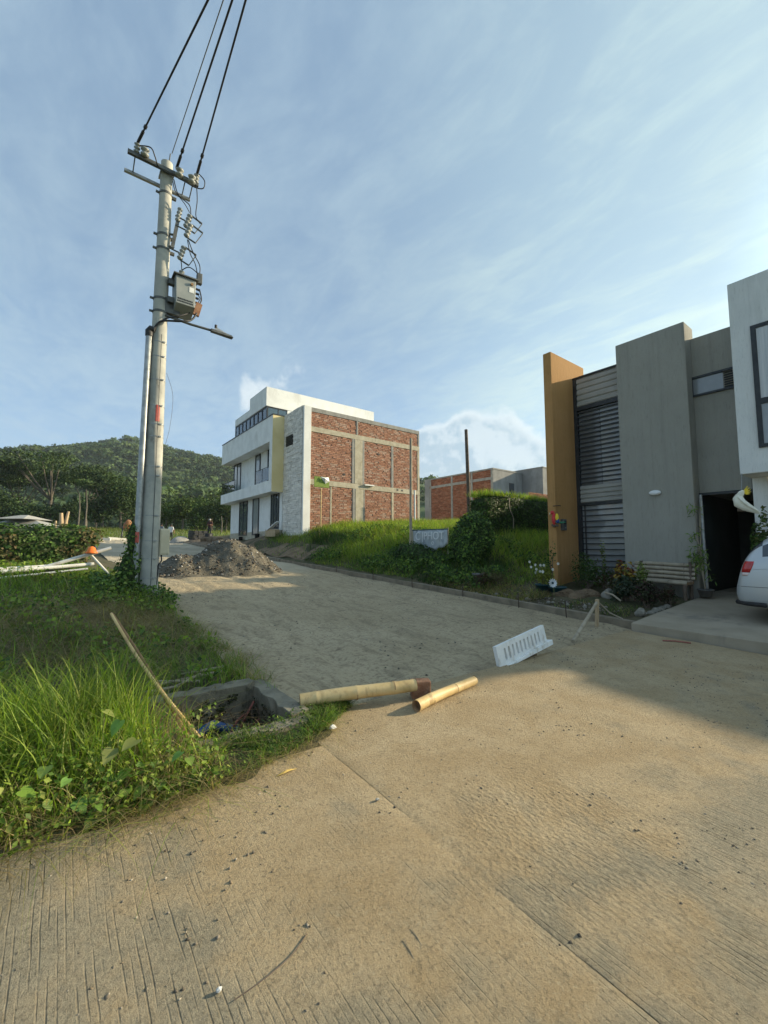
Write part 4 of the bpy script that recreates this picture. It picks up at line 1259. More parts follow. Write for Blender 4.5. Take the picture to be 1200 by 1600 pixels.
# ------------------------------------------------------------------ near objects on the road
def culm(name, a, b_, r0, r1, nodes, mat, ring, parent=None, hollow=True, seg=14):
    """A bamboo culm with swollen nodes."""
    a = Vector(a); b_ = Vector(b_)
    pts = []; rr = []
    L = (b_ - a).length
    nd = sorted(nodes)
    for q in np.linspace(0, 1, 25):
        pts.append(q)
    for q in nd:
        pts += [q - .012 / L, q, q + .012 / L]
    pts = sorted(set(round(float(min(1, max(0, q))), 5) for q in pts))
    for q in pts:
        d = min(abs(q - k) for k in nd) * L if nd else 1
        rr.append((r0 + (r1 - r0) * q) * (1 + .055 * math.exp(-(d / .014) ** 2)))
    P = [a.lerp(b_, q) + Vector((0, 0, .006 * math.sin(q * 5))) for q in pts]
    mb = MB().tube(P, rr, seg, 0, not hollow)
    if hollow:
        d = (b_ - a).normalized()
        for e, s_, r in ((a, 1, r0), (b_, -1, r1)):
            mb.tube([e, e + d * s_ * .002, e + d * s_ * .002, e + d * s_ * .07], [r, r * .84, r * .82, r * .8], seg, 1, False)
            mb.tube([e + d * s_ * .06, e + d * s_ * .065], r * .8, seg, 1)
    o = mb.build(name, [mat, M['bamboo_in']], parent, None if parent else tuple(a))
    if nd:
        rg = MB()
        for q in nd:
            c_ = a.lerp(b_, q); d = (b_ - a).normalized()
            rg.tube([c_ - d * .006, c_ + d * .004], (r0 + (r1 - r0) * q) * 1.062, seg, 0, False)
        rg.build('node_ring', M['node_ring'] if ring is None else ring, o)
    return o


tag(culm('bamboo_pole', (1.80, 3.60, .20), (2.83, 3.18, .255), .062, .056, (.13, .47, .80), M['bamboo'], None), 'yellow bamboo pole resting on the drain edge and on the red block', 'bamboo')
tag(culm('bamboo_pole', (2.66, 2.98, .145), (3.66, 3.15, .15), .053, .046, (.22, .62), M['bamboo'], None), 'shorter yellow bamboo pole lying flat on the dusty concrete', 'bamboo')
mb = MB().obox((2.93, 3.22, .185), .19, .12, .17, Matrix.Rotation(-.5, 3, 'Z') @ Matrix.Rotation(.05, 3, 'X'))
o = mb.build('broken_brick', M['redbrick'], None, (2.93, 3.22, .1), bevel=.012)
tag(o, 'worn red brick block propping up the end of the bamboo pole', 'brick')

# white slotted drain grate, standing on edge with one end raised
dgx = thing('drain_grate', 'white slotted drain grate standing tilted on the road edge', 'grate', (5.05, 3.5, .05))
L_ = 1.18; H_ = .275; T_ = .048


def plate_with_slots(L, H, T, slots):
    """Plate in the local XZ plane with real rounded slots, built as a grid of columns."""
    mb = MB()
    xs = [0] + [v for s_ in slots for v in s_] + [L]
    zl, zh = .06, H - .055
    def blk(x0, x1, z0, z1): mb.box(x0, x1, -T / 2, T / 2, z0, z1)
    blk(0, L, 0, zl); blk(0, L, zh, H)
    for k in range(0, len(xs), 2): blk(xs[k], xs[k + 1], zl, zh)
    # rounded slot ends
    for x0, x1 in slots:
        r = (x1 - x0) / 2; c_ = (x0 + x1) / 2
        for zz, sg_ in ((zl, 1), (zh, -1)):
            for s2 in (-1, 1):
                # corner fillet between the slot side and its end
                f = [(c_ + s2 * r, zz), (c_ + s2 * r, zz + sg_ * r)] + [(c_ + s2 * r * math.cos(a_), zz + sg_ * r * (1 - math.sin(a_))) for a_ in (.4, .8, 1.2)] + [(c_, zz)]
                n_ = len(f)
                vs = [(x, -T / 2 + .001, z) for x, z in f] + [(x, T / 2 - .001, z) for x, z in f]
                fs = [tuple(range(n_)), tuple(range(n_, 2 * n_))[::-1]] + [(i_, (i_ + 1) % n_, (i_ + 1) % n_ + n_, i_ + n_) for i_ in range(n_)]
                mb.add(vs, fs)
    return mb


sl_ = [(.15 + k * .092, .15 + k * .092 + .042) for k in range(10)]
pm = plate_with_slots(L_, H_, T_, sl_)
fl = MB().add([(-.03, -.05, -.02), (L_ + .07, -.07, -.02), (L_ + .07, T_ / 2, -.02), (-.03, T_ / 2, -.02), (-.0, -.045, .006), (L_ + .07, -.07, .05), (L_ + .07, T_ / 2, .05), (0, T_ / 2, .006)],
              [(3, 2, 1, 0), (4, 5, 6, 7), (0, 1, 5, 4), (1, 2, 6, 5), (2, 3, 7, 6), (3, 0, 4, 7)])
grot = Matrix.Translation((4.44, 3.42, .068)) @ Matrix.Rotation(R(3), 4, 'Z') @ Matrix.Rotation(R(-6.5), 4, 'Y') @ Matrix.Rotation(R(-9), 4, 'X')
for nm, m_ in (('plate', pm), ('flange', fl)):
    m_.v = [tuple(grot @ Vector(v_)) for v_ in m_.v]
    m_.build(nm, M['white_plastic'], dgx, bevel=.006)
sp_ = MB().blob((5.35, 3.55, .1), (.09, .07, .07), 3, .3, sub=1)
tag(sp_.build('dirt_clod', M['soil_dry'], None, (5.35, 3.55, .05)), 'brown clod of earth propping the white drain grate', 'clod')

# stick leaning on a stake at the kerb
tag(MB().tube([(6.42, 3.52, .125), (7.3, 3.75, .33), (8.2, 4.0, .53)], [.032, .03, .026], 10).build('leaning_stick', M['bamboo_old'], None, (6.42, 3.52, .1)), 'weathered stick leaning from the road onto a short wooden stake', 'stick')
tag(MB().obox((8.24, 4.02, .33), .07, .05, .52, Matrix.Rotation(.05, 3, 'X')).build('wooden_stake', M['wood'], None, (8.24, 4.02, .1), bevel=.004), 'short squared wooden stake at the kerb under the leaning stick', 'stake')
tag(MB().tube([(8.26, 4.0, .54), (8.5, 3.9, .32), (8.62, 3.72, .22)], .012, 6).build('thin_twig', M['bamboo_old'], None, (8.26, 4, .2)), 'thin twig bent down beside the squared wooden stake', 'twig')
rodlabs = ['thin rusty steel rod at the kerb, nearest the leaning stick', 'thin rusty steel rod at the kerb in front of the flower pots', 'thin rusty steel rod at the kerb in front of the brown dry grass', 'thin rusty steel rod at the kerb below the torn banner',
           'thin rusty steel rod at the kerb just past the torn banner', 'thin rusty steel rod at the far kerb by the gravel heap']
for k, y in enumerate((4.75, 5.9, 7.6, 9.6, 11.6, 14.0)):
    z = road_z(y)
    o = MB().tube([(8.44, y, z - .1), (8.445 + .01 * (k % 3 - 1), y + .02, z + .36)], .011, 6).build('steel_rod', M['rust'], None, (8.44, y, z))
    tag(o, rodlabs[k], 'rod', 'steel rods along the kerb')

# split bamboo cane stuck in the drain corner
cnt = thing('split_cane', 'long split bamboo cane leaning out of the drain pit', 'cane', (.95, 3.6, .1))


def halfcane(a, b_, r, bend, name, m_):
    """Half of a split culm: an open gutter with thickness."""
    a = Vector(a); b_ = Vector(b_)
    vs = []; n = 14; sg_ = 5
    d = (b_ - a).normalized()
    side = d.cross(Vector((.6, .8, 0))).normalized(); nrm = side.cross(d)
    for k in range(n + 1):
        q = k / n
        c_ = a.lerp(b_, q) + side * bend * math.sin(q * PI)
        for rad in (r, r * .72):
            for m2 in range(sg_ + 1):
                an = PI * m2 / sg_
                vs.append(c_ + (side * math.cos(an) + nrm * -math.sin(an)) * rad * (1 - .35 * q))
    W_ = 2 * (sg_ + 1); fs = []
    for k in range(n):
        o1, o2 = k * W_, (k + 1) * W_
        for m2 in range(sg_):
            fs.append((o1 + m2, o1 + m2 + 1, o2 + m2 + 1, o2 + m2))
            fs.append((o2 + sg_ + 1 + m2, o2 + sg_ + 2 + m2, o1 + sg_ + 2 + m2, o1 + sg_ + 1 + m2))
        fs.append((o1, o2, o2 + sg_ + 1, o1 + sg_ + 1)); fs.append((o1 + sg_, o1 + 2 * sg_ + 1, o2 + 2 * sg_ + 1, o2 + sg_))
    return MB().add(vs, fs).build(name, m_, cnt)


halfcane((.93, 3.56, .12), (.40, 4.62, .99), .019, .035, 'strip', M['bamboo'])
halfcane((.90, 3.64, .05), (.41, 4.64, .985), .020, -.018, 'strip', M['bamboo_in'])

# ------------------------------------------------------------------ drain pit
pit = thing('drain_pit', 'open mossy concrete drain pit full of pipes beside the grass', 'drain', (1.2, 3.9, .1))


def rough_box(name, x0, x1, y0, y1, z0, z1, mat, parent, seed=0, step=.09, amp=.012):
    """A cast block with uneven faces and worn edges."""
    bm = bmesh.new()
    bmesh.ops.create_cube(bm, size=1)
    for v in bm.verts: v.co = Vector((x0 + (v.co.x + .5) * (x1 - x0), y0 + (v.co.y + .5) * (y1 - y0), z0 + (v.co.z + .5) * (z1 - z0)))
    for ax in range(3):
        es = [e for e in bm.edges if abs((e.verts[0].co - e.verts[1].co)[ax]) > .05]
        L = (x1 - x0, y1 - y0, z1 - z0)[ax]
        n = int(L / step)
        if n > 0: bmesh.ops.subdivide_edges(bm, edges=es, cuts=min(n, 14), use_grid_fill=True)
    r = random.Random(seed)
    for v in bm.verts: v.co += Vector((r.uniform(-amp, amp), r.uniform(-amp, amp), r.uniform(-amp, amp)))
    mb = MB().add([v.co[:] for v in bm.verts], [[v.index for v in f.verts] for f in bm.faces])
    bm.free()
    return mb.build(name, mat, parent, bevel=.006)


rough_box('back_wall', .62, 1.66, 4.36, 4.52, -.75, .21, M['conc_old'], pit, 1)
rough_box('front_wall', .60, 1.80, 3.29, 3.42, -.75, .155, M['conc_old'], pit, 2)
rough_box('side_wall', 1.64, 1.81, 3.425, 4.50, -.75, .175, M['conc_old'], pit, 3)
rough_box('side_wall', .60, .74, 3.425, 4.36, -.75, .15, M['conc_old'], pit, 4)
mb = MB()
gx = np.linspace(.7, 1.68, 14); gy = np.linspace(3.38, 4.4, 14)
vs = [(x, y, -.34 + random.uniform(-.07, .07) + .15 * ((x - 1.2) ** 2)) for x in gx for y in gy]
mb.add(vs, [(i_ * 14 + j_, (i_ + 1) * 14 + j_, (i_ + 1) * 14 + j_ + 1, i_ * 14 + j_ + 1) for i_ in range(13) for j_ in range(13)])
mb.build('litter_floor', M['litter'], pit)
tag(MB().tube([(1.05, 4.20, -.12), (1.22, 4.24, -.07), (1.42, 4.16, -.15)], .042, 10).build('blue_pipe', M['blue'], None, (1.2, 4.1, -.3)), 'short blue plastic pipe lying inside the drain pit', 'pipe')
tag(MB().blob((.95, 4.12, -.20), (.10, .07, .06), 5, .25).build('blue_bag', M['blue'], None, (.86, 3.9, -.3)), 'crumpled blue plastic scrap in the left of the drain pit', 'litter')
rr = random.Random(9)
for k, lab in enumerate(('dull red conduit crossing the drain pit', 'dull red conduit rising against the drain pit corner', 'thin dull red conduit bent across the drain pit')):
    a0 = (1.22 + .10 * k, 3.95 + .08 * k, -.25); a1 = (1.56 + .03 * k, 4.28 - .10 * k, -.06 + .14 * (k == 1))
    cable('red_conduit', lab, [a0, (1.40 + .05 * k, 4.15, -.08 - .05 * k), a1], .012, 'cable_red', 'conduit', 'dull red conduits in the drain pit')
roots = MB()
for k in range(26):
    x = 1.46 + rr.uniform(-.14, .16); y = 4.15 + rr.uniform(-.2, .18)
    roots.tube([(x, y, -.4), (x + rr.uniform(-.08, .08), y + rr.uniform(-.06, .06), -.1), (x + rr.uniform(-.14, .14), y + rr.uniform(-.1, .1), .02 + rr.uniform(-.1, .1))], .004, 4)
tag(roots.build('dry_roots', M['dark_wood'], None, (1.45, 4.05, -.4)), 'tangle of dry roots in the corner of the drain pit', 'roots', kind='stuff')

# ------------------------------------------------------------------ gravel heap
hp = thing('gravel_heap', 'dark heap of sand and gravel dumped across the unpaved road', 'heap', (4.6, 15.8, .65))


def heap_z(X, Y):
    rx = np.where(X < 5.2, 3.05, 1.95)
    r = np.sqrt(((X - 5.2) / rx) ** 2 + ((Y - 16.2) / 1.75) ** 2)
    z = 1.26 * np.maximum(0, 1 - r ** 1.45)
    z = np.maximum(z - .22 * np.exp(-(((X - 3.9) / .5) ** 2)), 0) + np.maximum(.42 - .42 * np.sqrt(((X - 3.2) / 1.25) ** 2 + ((Y - 15.3) / .9) ** 2), 0) * .5
    return z + ((vnoise(X, Y, .45, 31) - .5) * .22 + (vnoise(X, Y, .16, 32) - .5) * .10 + (vnoise(X, Y, .07, 33) - .5) * .05) * np.clip(z * 3, 0, 1) - .05


sheet('sand', axis((1.6, 7.8, .06)), axis((13.9, 18.4, .06)), lambda X, Y: road_z(Y) + heap_z(X, Y), M['heap'], None, None, True, hp)


def stones(n, P, smin, smax, cols, rg):
    """Many small angular stones as one array mesh (octahedra, squashed and turned)."""
    base = np.array([(1, 0, 0), (-1, 0, 0), (0, 1, 0), (0, -1, 0), (0, 0, 1), (0, 0, -1)], float)
    f = np.array([(0, 2, 4), (2, 1, 4), (1, 3, 4), (3, 0, 4), (2, 0, 5), (1, 2, 5), (3, 1, 5), (0, 3, 5)])
    s_ = smin + (smax - smin) * rg.random(n) ** 3
    V = base[None] * (1 + (rg.random((n, 6, 3)) - .5) * .7) + (rg.random((n, 6, 3)) - .5) * .35
    V = V * np.stack([s_, s_ * (.6 + .4 * rg.random(n)), s_ * (.45 + .4 * rg.random(n))], 1)[:, None]
    a_ = rg.random(n) * 6.28
    c_, q_ = np.cos(a_)[:, None], np.sin(a_)[:, None]
    x = V[..., 0] * c_ - V[..., 1] * q_; y = V[..., 0] * q_ + V[..., 1] * c_
    V = np.stack([x, y, V[..., 2]], -1) + P[:, None]
    F = (np.arange(n)[:, None, None] * 6 + f[None]).reshape(-1, 3)
    C = np.repeat(np.array(cols)[rg.integers(0, len(cols), n)] * (.7 + .6 * rg.random((n, 1))), 6, 0)
    return V.reshape(-1, 3), F, C


n = 2600
x = rng.uniform(2.0, 7.4, n); y = rng.uniform(14.2, 17.2, n)
k = heap_z(x, y) > .02
x, y = x[k], y[k]
P = np.stack([x, y, road_z(y) + heap_z(x, y) + .01], 1)
V, F, C = stones(len(P), P, .012, .075, [(.15, .125, .09), (.10, .085, .065), (.22, .19, .15), (.45, .43, .40), (.13, .11, .09), (.16, .13, .10)], rng)
bulk('gravel', V, F, M['gravel'], C, hp, 'stuff')

# loose grit on the concrete and on the fill
n = 11000
x = rng.uniform(-2.2, 7.5, n); y = rng.uniform(-.2, 3.4, n)
dens = vnoise(x, y, .45, 41) * .6 + vnoise(x, y, .12, 42) * .4
k = (dens > .50) & ((y < 2.9) | (x > 2)) 
x, y = x[k], y[k]
V, F, C = stones(len(x), np.stack([x, y, .03 * y + .001], 1), .0015, .012, [(.26, .225, .17), (.19, .16, .12), (.34, .30, .24), (.15, .125, .095), (.30, .23, .15)], rng)
bulk('grit', V, F, M['gravel'], C, None, 'stuff', (2, 1, 0))
n = 3000
x = rng.uniform(1.8, 8.4, n); y = rng.uniform(3.4, 13.5, n)
k = vnoise(x, y, .8, 43) + .6 * np.exp(-((x - 8.4) / .5) ** 2) > .55
x, y = x[k], y[k]
V, F, C = stones(len(x), np.stack([x, y, dirt_z(x, y) + .002], 1), .003, .022, [(.17, .15, .12), (.11, .10, .08), (.30, .28, .24)], rng)
bulk('road_grit', V, F, M['gravel'], C, None, 'stuff', (5, 8, 0))
n = 420
x = rng.uniform(8.7, 9.5, n); y = rng.uniform(4, 7.5, n)
V, F, C = stones(n, np.stack([x, y, TR(x, y) + .01], 1), .01, .05, [(.20, .16, .12), (.13, .10, .07), (.30, .27, .23)], rng)
bulk('verge_rubble', V, F, M['gravel'], C, None, 'stuff', (9, 5, 0))
tag(MB().blob((1.60, 2.15, .075), (.014, .011, .009), 4, .3, sub=1).build('pebble', M['conc'], None, (1.6, 2.15, .06)), 'small grey pebble lying alone in the middle of the concrete', 'pebble')
tag(MB().blob((.515, 1.62, .058), (.012, .009, .009), 6, .3, sub=1).build('pebble', M['stone_white'], None, (.515, 1.62, .05)), 'small white pebble near the bottom of the concrete, left of the twig', 'pebble')
tag(cable('twig', 'thin curved dry twig lying on the bare concrete', [(.55, 1.56, .052), (.66, 1.56, .058), (.78, 1.585, .056), (.86, 1.63, .053)], .0019, 'dark_wood', 'twig'))
for k, (lab, a0, a1) in enumerate((('left straw of two on the lower middle concrete', (1.14, 1.30, .044), (1.16, 1.38, .05)), ('right straw of two on the lower middle concrete', (1.20, 1.32, .044), (1.215, 1.40, .05)))):
    tag(MB().tube([a0, a1], .0013, 5).build('straw', M['bamboo_old'], None, a0), lab, 'straw')
lf = MB()
lp = [(1.20, 2.74), (1.25, 2.755), (1.31, 2.76), (1.36, 2.745), (1.31, 2.735), (1.25, 2.73)]
lf.add([(x, y, .087 + .01 * math.sin((x - 1.2) * 18)) for x, y in lp] + [(1.28, 2.745, .105)], [(i_, (i_ + 1) % 6, 6) for i_ in range(6)])
M['husk'] = mat_basic('dry_yellow_husk', (.50, .32, .07), (.60, .42, .12), .7, 14, .3, 40, .005)
tag(lf.build('dry_husk', M['husk'], None, (1.3, 2.67, .08)), 'curled dry yellow husk at the edge of the concrete', 'husk')
tag(MB().blob((1.86, 3.12, .12), (.035, .025, .02), 8, .4, sub=1).build('paper_scrap', M['white_plastic'], None, (1.86, 3.12, .1)), 'small crumpled white scrap in the weeds by the bamboo', 'litter')

# ------------------------------------------------------------------ foliage generators
def blades(P, h, w, lean, cols, rg, segs=3, az=None):
    """Arching grass blades. P (n,3), h/w/lean arrays, cols (n,3)."""
    n = len(P)
    a_ = rg.random(n) * 6.283 if az is None else az
    d = np.stack([np.cos(a_), np.sin(a_), np.zeros(n)], 1)
    fa = a_ + PI / 2 + (rg.random(n) - .5) * 1.6
    sd = np.stack([np.cos(fa), np.sin(fa), np.zeros(n)], 1)
    V = []
    for k in range(segs + 1):
        q = k / segs
        c_ = P + d * (lean * h * q ** 1.7)[:, None] + np.array([0, 0, 1.0]) * (h * (q - .32 * lean * q * q * q * 1.2))[:, None]
        ww = w * (1 - q) ** .75 * (.75 + .5 * min(q * 4, 1) * .5)
        if k < segs:
            V.append(c_ - sd * ww[:, None]); V.append(c_ + sd * ww[:, None])
        else: V.append(c_)
    nv = 2 * segs + 1
    V = np.stack(V, 1)
    f = []
    for k in range(segs - 1):
        f += [(2 * k, 2 * k + 1, 2 * k + 3), (2 * k, 2 * k + 3, 2 * k + 2)]
    f.append((2 * segs - 2, 2 * segs - 1, 2 * segs))
    F = (np.arange(n)[:, None, None] * nv + np.array(f)[None]).reshape(-1, 3)
    C = np.repeat(cols, nv, 0)
    return V.reshape(-1, 3), F, C


def leaves(P, size, cols, rg, aspect=.6, nrm=None, spread=1.0, droop=0.0, fold=.25):
    """Leaf-shaped folded faces; nrm = preferred facing."""
    n = len(P)
    r_ = rg.normal(size=(n, 3))
    N = r_ if nrm is None else nrm + r_ * spread * .6
    N /= np.linalg.norm(N, axis=1, keepdims=True) + 1e-9
    t_ = rg.normal(size=(n, 3)); t_[:, 2] -= droop
    t_ -= N * (t_ * N).sum(1, keepdims=True)
    t_ /= np.linalg.norm(t_, axis=1, keepdims=True) + 1e-9
    b_ = np.cross(N, t_)
    s_ = np.broadcast_to(np.asarray(size, float), (n,))[:, None]
    V = np.stack([P - t_ * s_ * .5, P + b_ * s_ * aspect * .5 + N * s_ * fold * .3 - t_ * s_ * .08, P + t_ * s_ * .5, P - b_ * s_ * aspect * .5 + N * s_ * fold * .3 - t_ * s_ * .08], 1)
    F = (np.arange(n)[:, None, None] * 4 + np.array([(0, 1, 2), (0, 2, 3)])[None]).reshape(-1, 3)
    return V.reshape(-1, 3), F, np.repeat(cols, 4, 0)


def pick(cols, n, rg, var=.3):
    c_ = np.array(cols, float)[rg.integers(0, len(cols), n)]
    return c_ * (1 - var + 2 * var * rg.random((n, 1)))


def cat(parts):
    V = []; F = []; C = []; o = 0
    for v, f, c_ in parts:
        V.append(v); F.append(f + o); C.append(c_); o += len(v)
    return np.concatenate(V), np.concatenate(F), np.concatenate(C)


GRN = [(.125, .205, .038), (.16, .245, .048), (.10, .175, .034), (.20, .265, .06)]
GRN_BR = [(.20, .285, .04), (.25, .32, .055), (.15, .235, .036), (.28, .31, .08)]
GRN_DK = [(.045, .09, .022), (.062, .115, .026), (.036, .075, .02), (.078, .135, .032)]
DRY = [(.30, .23, .12), (.38, .30, .165), (.23, .175, .09), (.27, .24, .10)]

# near bright clump of long grass at the left
n = 9500
x = rng.uniform(-3.0, .98, n); y = rng.uniform(2.85, 4.35, n)
edge = np.clip((y - 2.82) / .42, 0, 1)
k = (rng.random(n) < .25 + .75 * edge) & ~((x > .55) & (y > 3.35)) & ~((x > .62) & (rng.random(n) < .7))
x, y = x[k], y[k]
P = np.stack([x, y, TL(x, y) - .01], 1)
e = np.clip((y - 2.74) / .55, .22, 1) * np.clip((1.15 - x) / .5, .3, 1)
h_ = (.30 + .55 * rng.random(len(x)) ** 1.3) * e * (.75 + .5 * vnoise(x, y, .5, 51))
g1 = blades(P, h_, .0034 + .0042 * rng.random(len(x)), .25 + .75 * rng.random(len(x)) ** 1.5, pick(GRN_BR + GRN[:2], len(x), rng), rng, 5)
n = 3600
x = rng.uniform(-2.5, .9, n); y = rng.uniform(2.80, 4.2, n)
g2 = blades(np.stack([x, y, TL(x, y)], 1), (.10 + .40 * rng.random(n)) * np.clip((y - 2.55) / .4, .4, 1), np.full(n, .0028), .6 + 1.6 * rng.random(n), pick(DRY, n, rng), rng, 4)
n = 4200
x = rng.uniform(-2.2, .95, n); y = 2.83 + .45 * rng.random(n) ** 1.2
g3 = leaves(np.stack([x, y, TL(x, y) + .02 + (.05 + .30 * np.clip((y - 2.72) / .35, 0, 1)) * rng.random(n)], 1), .012 + .038 * rng.random(n) ** 2, pick(GRN + GRN_BR, n, rng), rng, .6, np.array([[0, -.5, .8]]), 1.0)
n = 420
x = rng.uniform(-2.0, 1.0, n); y = 2.86 - .24 * rng.random(n) ** 2
g4 = blades(np.stack([x, y, .03 * y + .004 * np.ones(n)], 1), .05 + .16 * rng.random(n), np.full(n, .0022), 1.6 + 2.2 * rng.random(n), pick(GRN_BR + DRY + DRY, n, rng), rng, 4, -PI / 2 + rng.normal(size=n) * .9)
V, F, C = cat([g1, g2, g3, g4])
bulk('tall_grass', V, F, M['grass'], C, None, 'stuff', (-.5, 3.3, .1))

# lower verge grass up to the pole and beyond
n = 42000
x = rng.uniform(-9, 1.86, n); y = rng.uniform(4.1, 13.0, n)
keep = rng.random(n) < np.clip(1.15 - (np.abs(x - .5) / 9) - (y - 4) / 18, .25, 1)
keep &= ~((x > .6) & (x < 1.72) & (y < 4.5)) & ~((np.abs(x - PX) < .17) & (np.abs(y - PY) < .17))
dryz = (np.exp(-(((x - .55) / .9) ** 2 + ((y - 7.7) / 1.1) ** 2)) + vnoise(x, y, .8, 55) * .5)
keep &= rng.random(n) > np.clip(dryz - .45, 0, .75)
x, y, dryz = x[keep], y[keep], dryz[keep]
P = np.stack([x, y, TL(x, y) - .01], 1)
n = len(x)
h_ = (.12 + .28 * rng.random(n)) * (.6 + .9 * vnoise(x, y, .7, 52)) * np.clip((1.95 - x) / .35, .35, 1)
cg = pick(GRN + GRN_BR[:2], n, rng)
cd2 = pick(DRY, n, rng)
isdry = rng.random(n) < np.clip(dryz - .25, .06, .8)
cg[isdry] = cd2[isdry]
g1 = blades(P, h_, .003 + .004 * rng.random(n) + .0008 * np.clip(y - 6, 0, 6) * .6, .3 + .9 * rng.random(n), cg, rng, 3)
n = 22000
x = rng.uniform(-6, 1.75, n); y = rng.uniform(4.4, 13, n)
k = (vnoise(x, y, .6, 57) + .1 * np.clip((y - 8) / 2, 0, 1.5) > .48) & ~((x > .6) & (x < 1.72) & (y < 4.5))
x, y = x[k], y[k]
g2 = leaves(np.stack([x, y, TL(x, y) + .04 + .20 * rng.random(len(x))], 1), .03 + .06 * rng.random(len(x)), pick(GRN + GRN_BR[:2] + GRN_DK[:1], len(x), rng), rng, .7, np.array([[0, -.3, 1.0]]), 1.1)
V, F, C = cat([g1, g2])
bulk('verge_grass', V, F, M['grass'], C, None, 'stuff', (0, 8, .5))
# dry mown straw lying on the verge
n = 8500
x = rng.normal(.35, .85, n); y = rng.normal(7.4, 1.0, n)
k = (x < 1.6)
x, y = x[k], y[k]; n = len(x)
V, F, C = blades(np.stack([x, y, TL(x, y) + .02 + .08 * rng.random(n)], 1), .10 + .25 * rng.random(n), np.full(n, .004), 1.6 + 2.2 * rng.random(n), pick(DRY, n, rng), rng, 3)
bulk('mown_straw', V, F, M['grass'], C, None, 'stuff', (.4, 7.6, .4))

# weeds creeping over the front edge of the pit and along the concrete
n = 7600
x = rng.uniform(.25, 2.25, n); y = rng.uniform(2.80, 3.36, n)
lim = np.interp(x, [.25, .8, 1.2, 1.6, 2.0, 2.25], [2.78, 2.84, 2.90, 3.02, 3.26, 3.42])
lim2 = np.interp(x, [.25, 1.7, 2.0, 2.25], [3.36, 3.40, 3.56, 3.62])
y = lim + (lim2 - lim) * rng.random(n) ** .8
k = vnoise(x, y, .22, 58) + .25 > .45 
x, y = x[k], y[k]; n = len(x)
zz = TL(np.minimum(x, 1.9), y)
g1 = blades(np.stack([x, y, zz - .005], 1), (.05 + .12 * rng.random(n)) * (.6 + .8 * vnoise(x, y, .3, 59)) * np.where((y > 3.1) & (x > .8) & (x < 1.7), .75, 1), .002 + .0022 * rng.random(n), .4 + 1.3 * rng.random(n), pick(GRN + GRN_DK + GRN + DRY[:1], n, rng), rng, 4)
n = 1500
x = rng.uniform(.25, 2.1, n); lim = np.interp(x, [.25, .8, 1.2, 1.6, 2.0, 2.25], [2.80, 2.87, 2.94, 3.06, 3.30, 3.42])
y = lim + .42 * rng.random(n)
g2 = leaves(np.stack([x, y, TL(np.minimum(x, 1.9), np.minimum(y, 3.4)) + .02 + .07 * rng.random(n)], 1), .012 + .022 * rng.random(n), pick(GRN + GRN_DK, n, rng), rng, .55, np.array([[0, -.2, 1.0]]), 1.0)
n = 500
x = rng.uniform(.2, 1.9, n); y = np.interp(x, [.25, .8, 1.2, 1.6, 2.0], [2.76, 2.82, 2.87, 2.98, 3.2]) + .16 * (rng.random(n) - .3)
g3 = blades(np.stack([x, y, np.full(n, .09)], 1), .05 + .10 * rng.random(n), np.full(n, .0018), 1.5 + 2.5 * rng.random(n), pick(DRY, n, rng), rng, 3)
V, F, C = cat([g1, g2, g3])
bulk('creeping_weeds', V, F, M['grass'], C, None, 'stuff', (1.2, 3.1, .1))

# broad leaved vine at the concrete edge, leaf by leaf
vine = thing('broad_leaf_vine', 'broad heart leaved creeper at the edge of the bright tall grass', 'plant', (.4, 2.95, .08))


def heart(mb, c_, s_, az, tilt, roll, col):
    """A heart shaped leaf with a folded midrib and raised lobes."""
    m = Matrix.Translation(c_) @ Matrix.Rotation(az, 4, 'Z') @ Matrix.Rotation(tilt, 4, 'X') @ Matrix.Rotation(roll, 4, 'Y')
    out = [(0, 0), (.16, -.10), (.36, -.08), (.48, .12), (.46, .38), (.32, .66), (.14, .90), (0, 1.08)]
    mid = [(0, .0), (0, .35), (0, .7), (0, 1.08)]
    vs = []
    for sx in (1, -1):
        for x, y in out: vs.append(m @ Vector((sx * x * s_, y * s_, .16 * abs(x) * s_ - .10 * y * y * s_)))
    vs.append(m @ Vector((0, .4 * s_, -.03 * s_)))
    fs = [(i_, i_ + 1, 16) for i_ in range(7)] + [(8 + i_ + 1, 8 + i_, 16) for i_ in range(7)]
    mb.add(vs, fs, 0, col, True)


rr = random.Random(21)
LC = [(.15, .25, .05), (.19, .285, .065), (.12, .21, .045), (.17, .245, .07)]
lo = [(.46, 2.93, .20, .075), (.38, 2.98, .30, .08), (.30, 3.02, .42, .075), (.42, 3.02, .44, .085), (.50, 2.90, .13, .07), (.14, 2.95, .22, .07), (.05, 2.92, .16, .07), (.22, 2.9, .13, .065), (-.25, 2.9, .22, .075), (-.5, 2.95, .28, .08),
      (.34, 3.08, .55, .075), (.26, 3.1, .62, .06), (.55, 2.95, .20, .07), (.6, 2.92, .13, .06), (-.1, 2.98, .34, .07), (.0, 3.05, .40, .065), (-.42, 2.86, .12, .065), (.66, 2.98, .15, .05), (.74, 2.95, .13, .05), (.32, 2.88, .10, .06)]
stm = MB()
for k in range(60):
    if k < len(lo): x, y, z, s_ = lo[k]
    else: x, y, z, s_ = rr.uniform(-1.2, .7), rr.uniform(2.84, 3.1), rr.uniform(.12, .38), rr.uniform(.035, .07)
    mb = MB()
    heart(mb, (x, y - .02, z), s_ * 1.12, PI + rr.uniform(-1.2, 1.2), rr.uniform(-.75, -.1), rr.uniform(-.4, .4), tuple(c_ * rr.uniform(.8, 1.2) for c_ in rr.choice(LC)))
    mb.build('leaf', M['leaf'], vine)
    stm.tube([(x + rr.uniform(-.1, .1), y + .08, .08), (x, y + .03, z * .7), (x, y - .02, z)], .0022, 5)
stm.build('stem', M['stem'], vine)
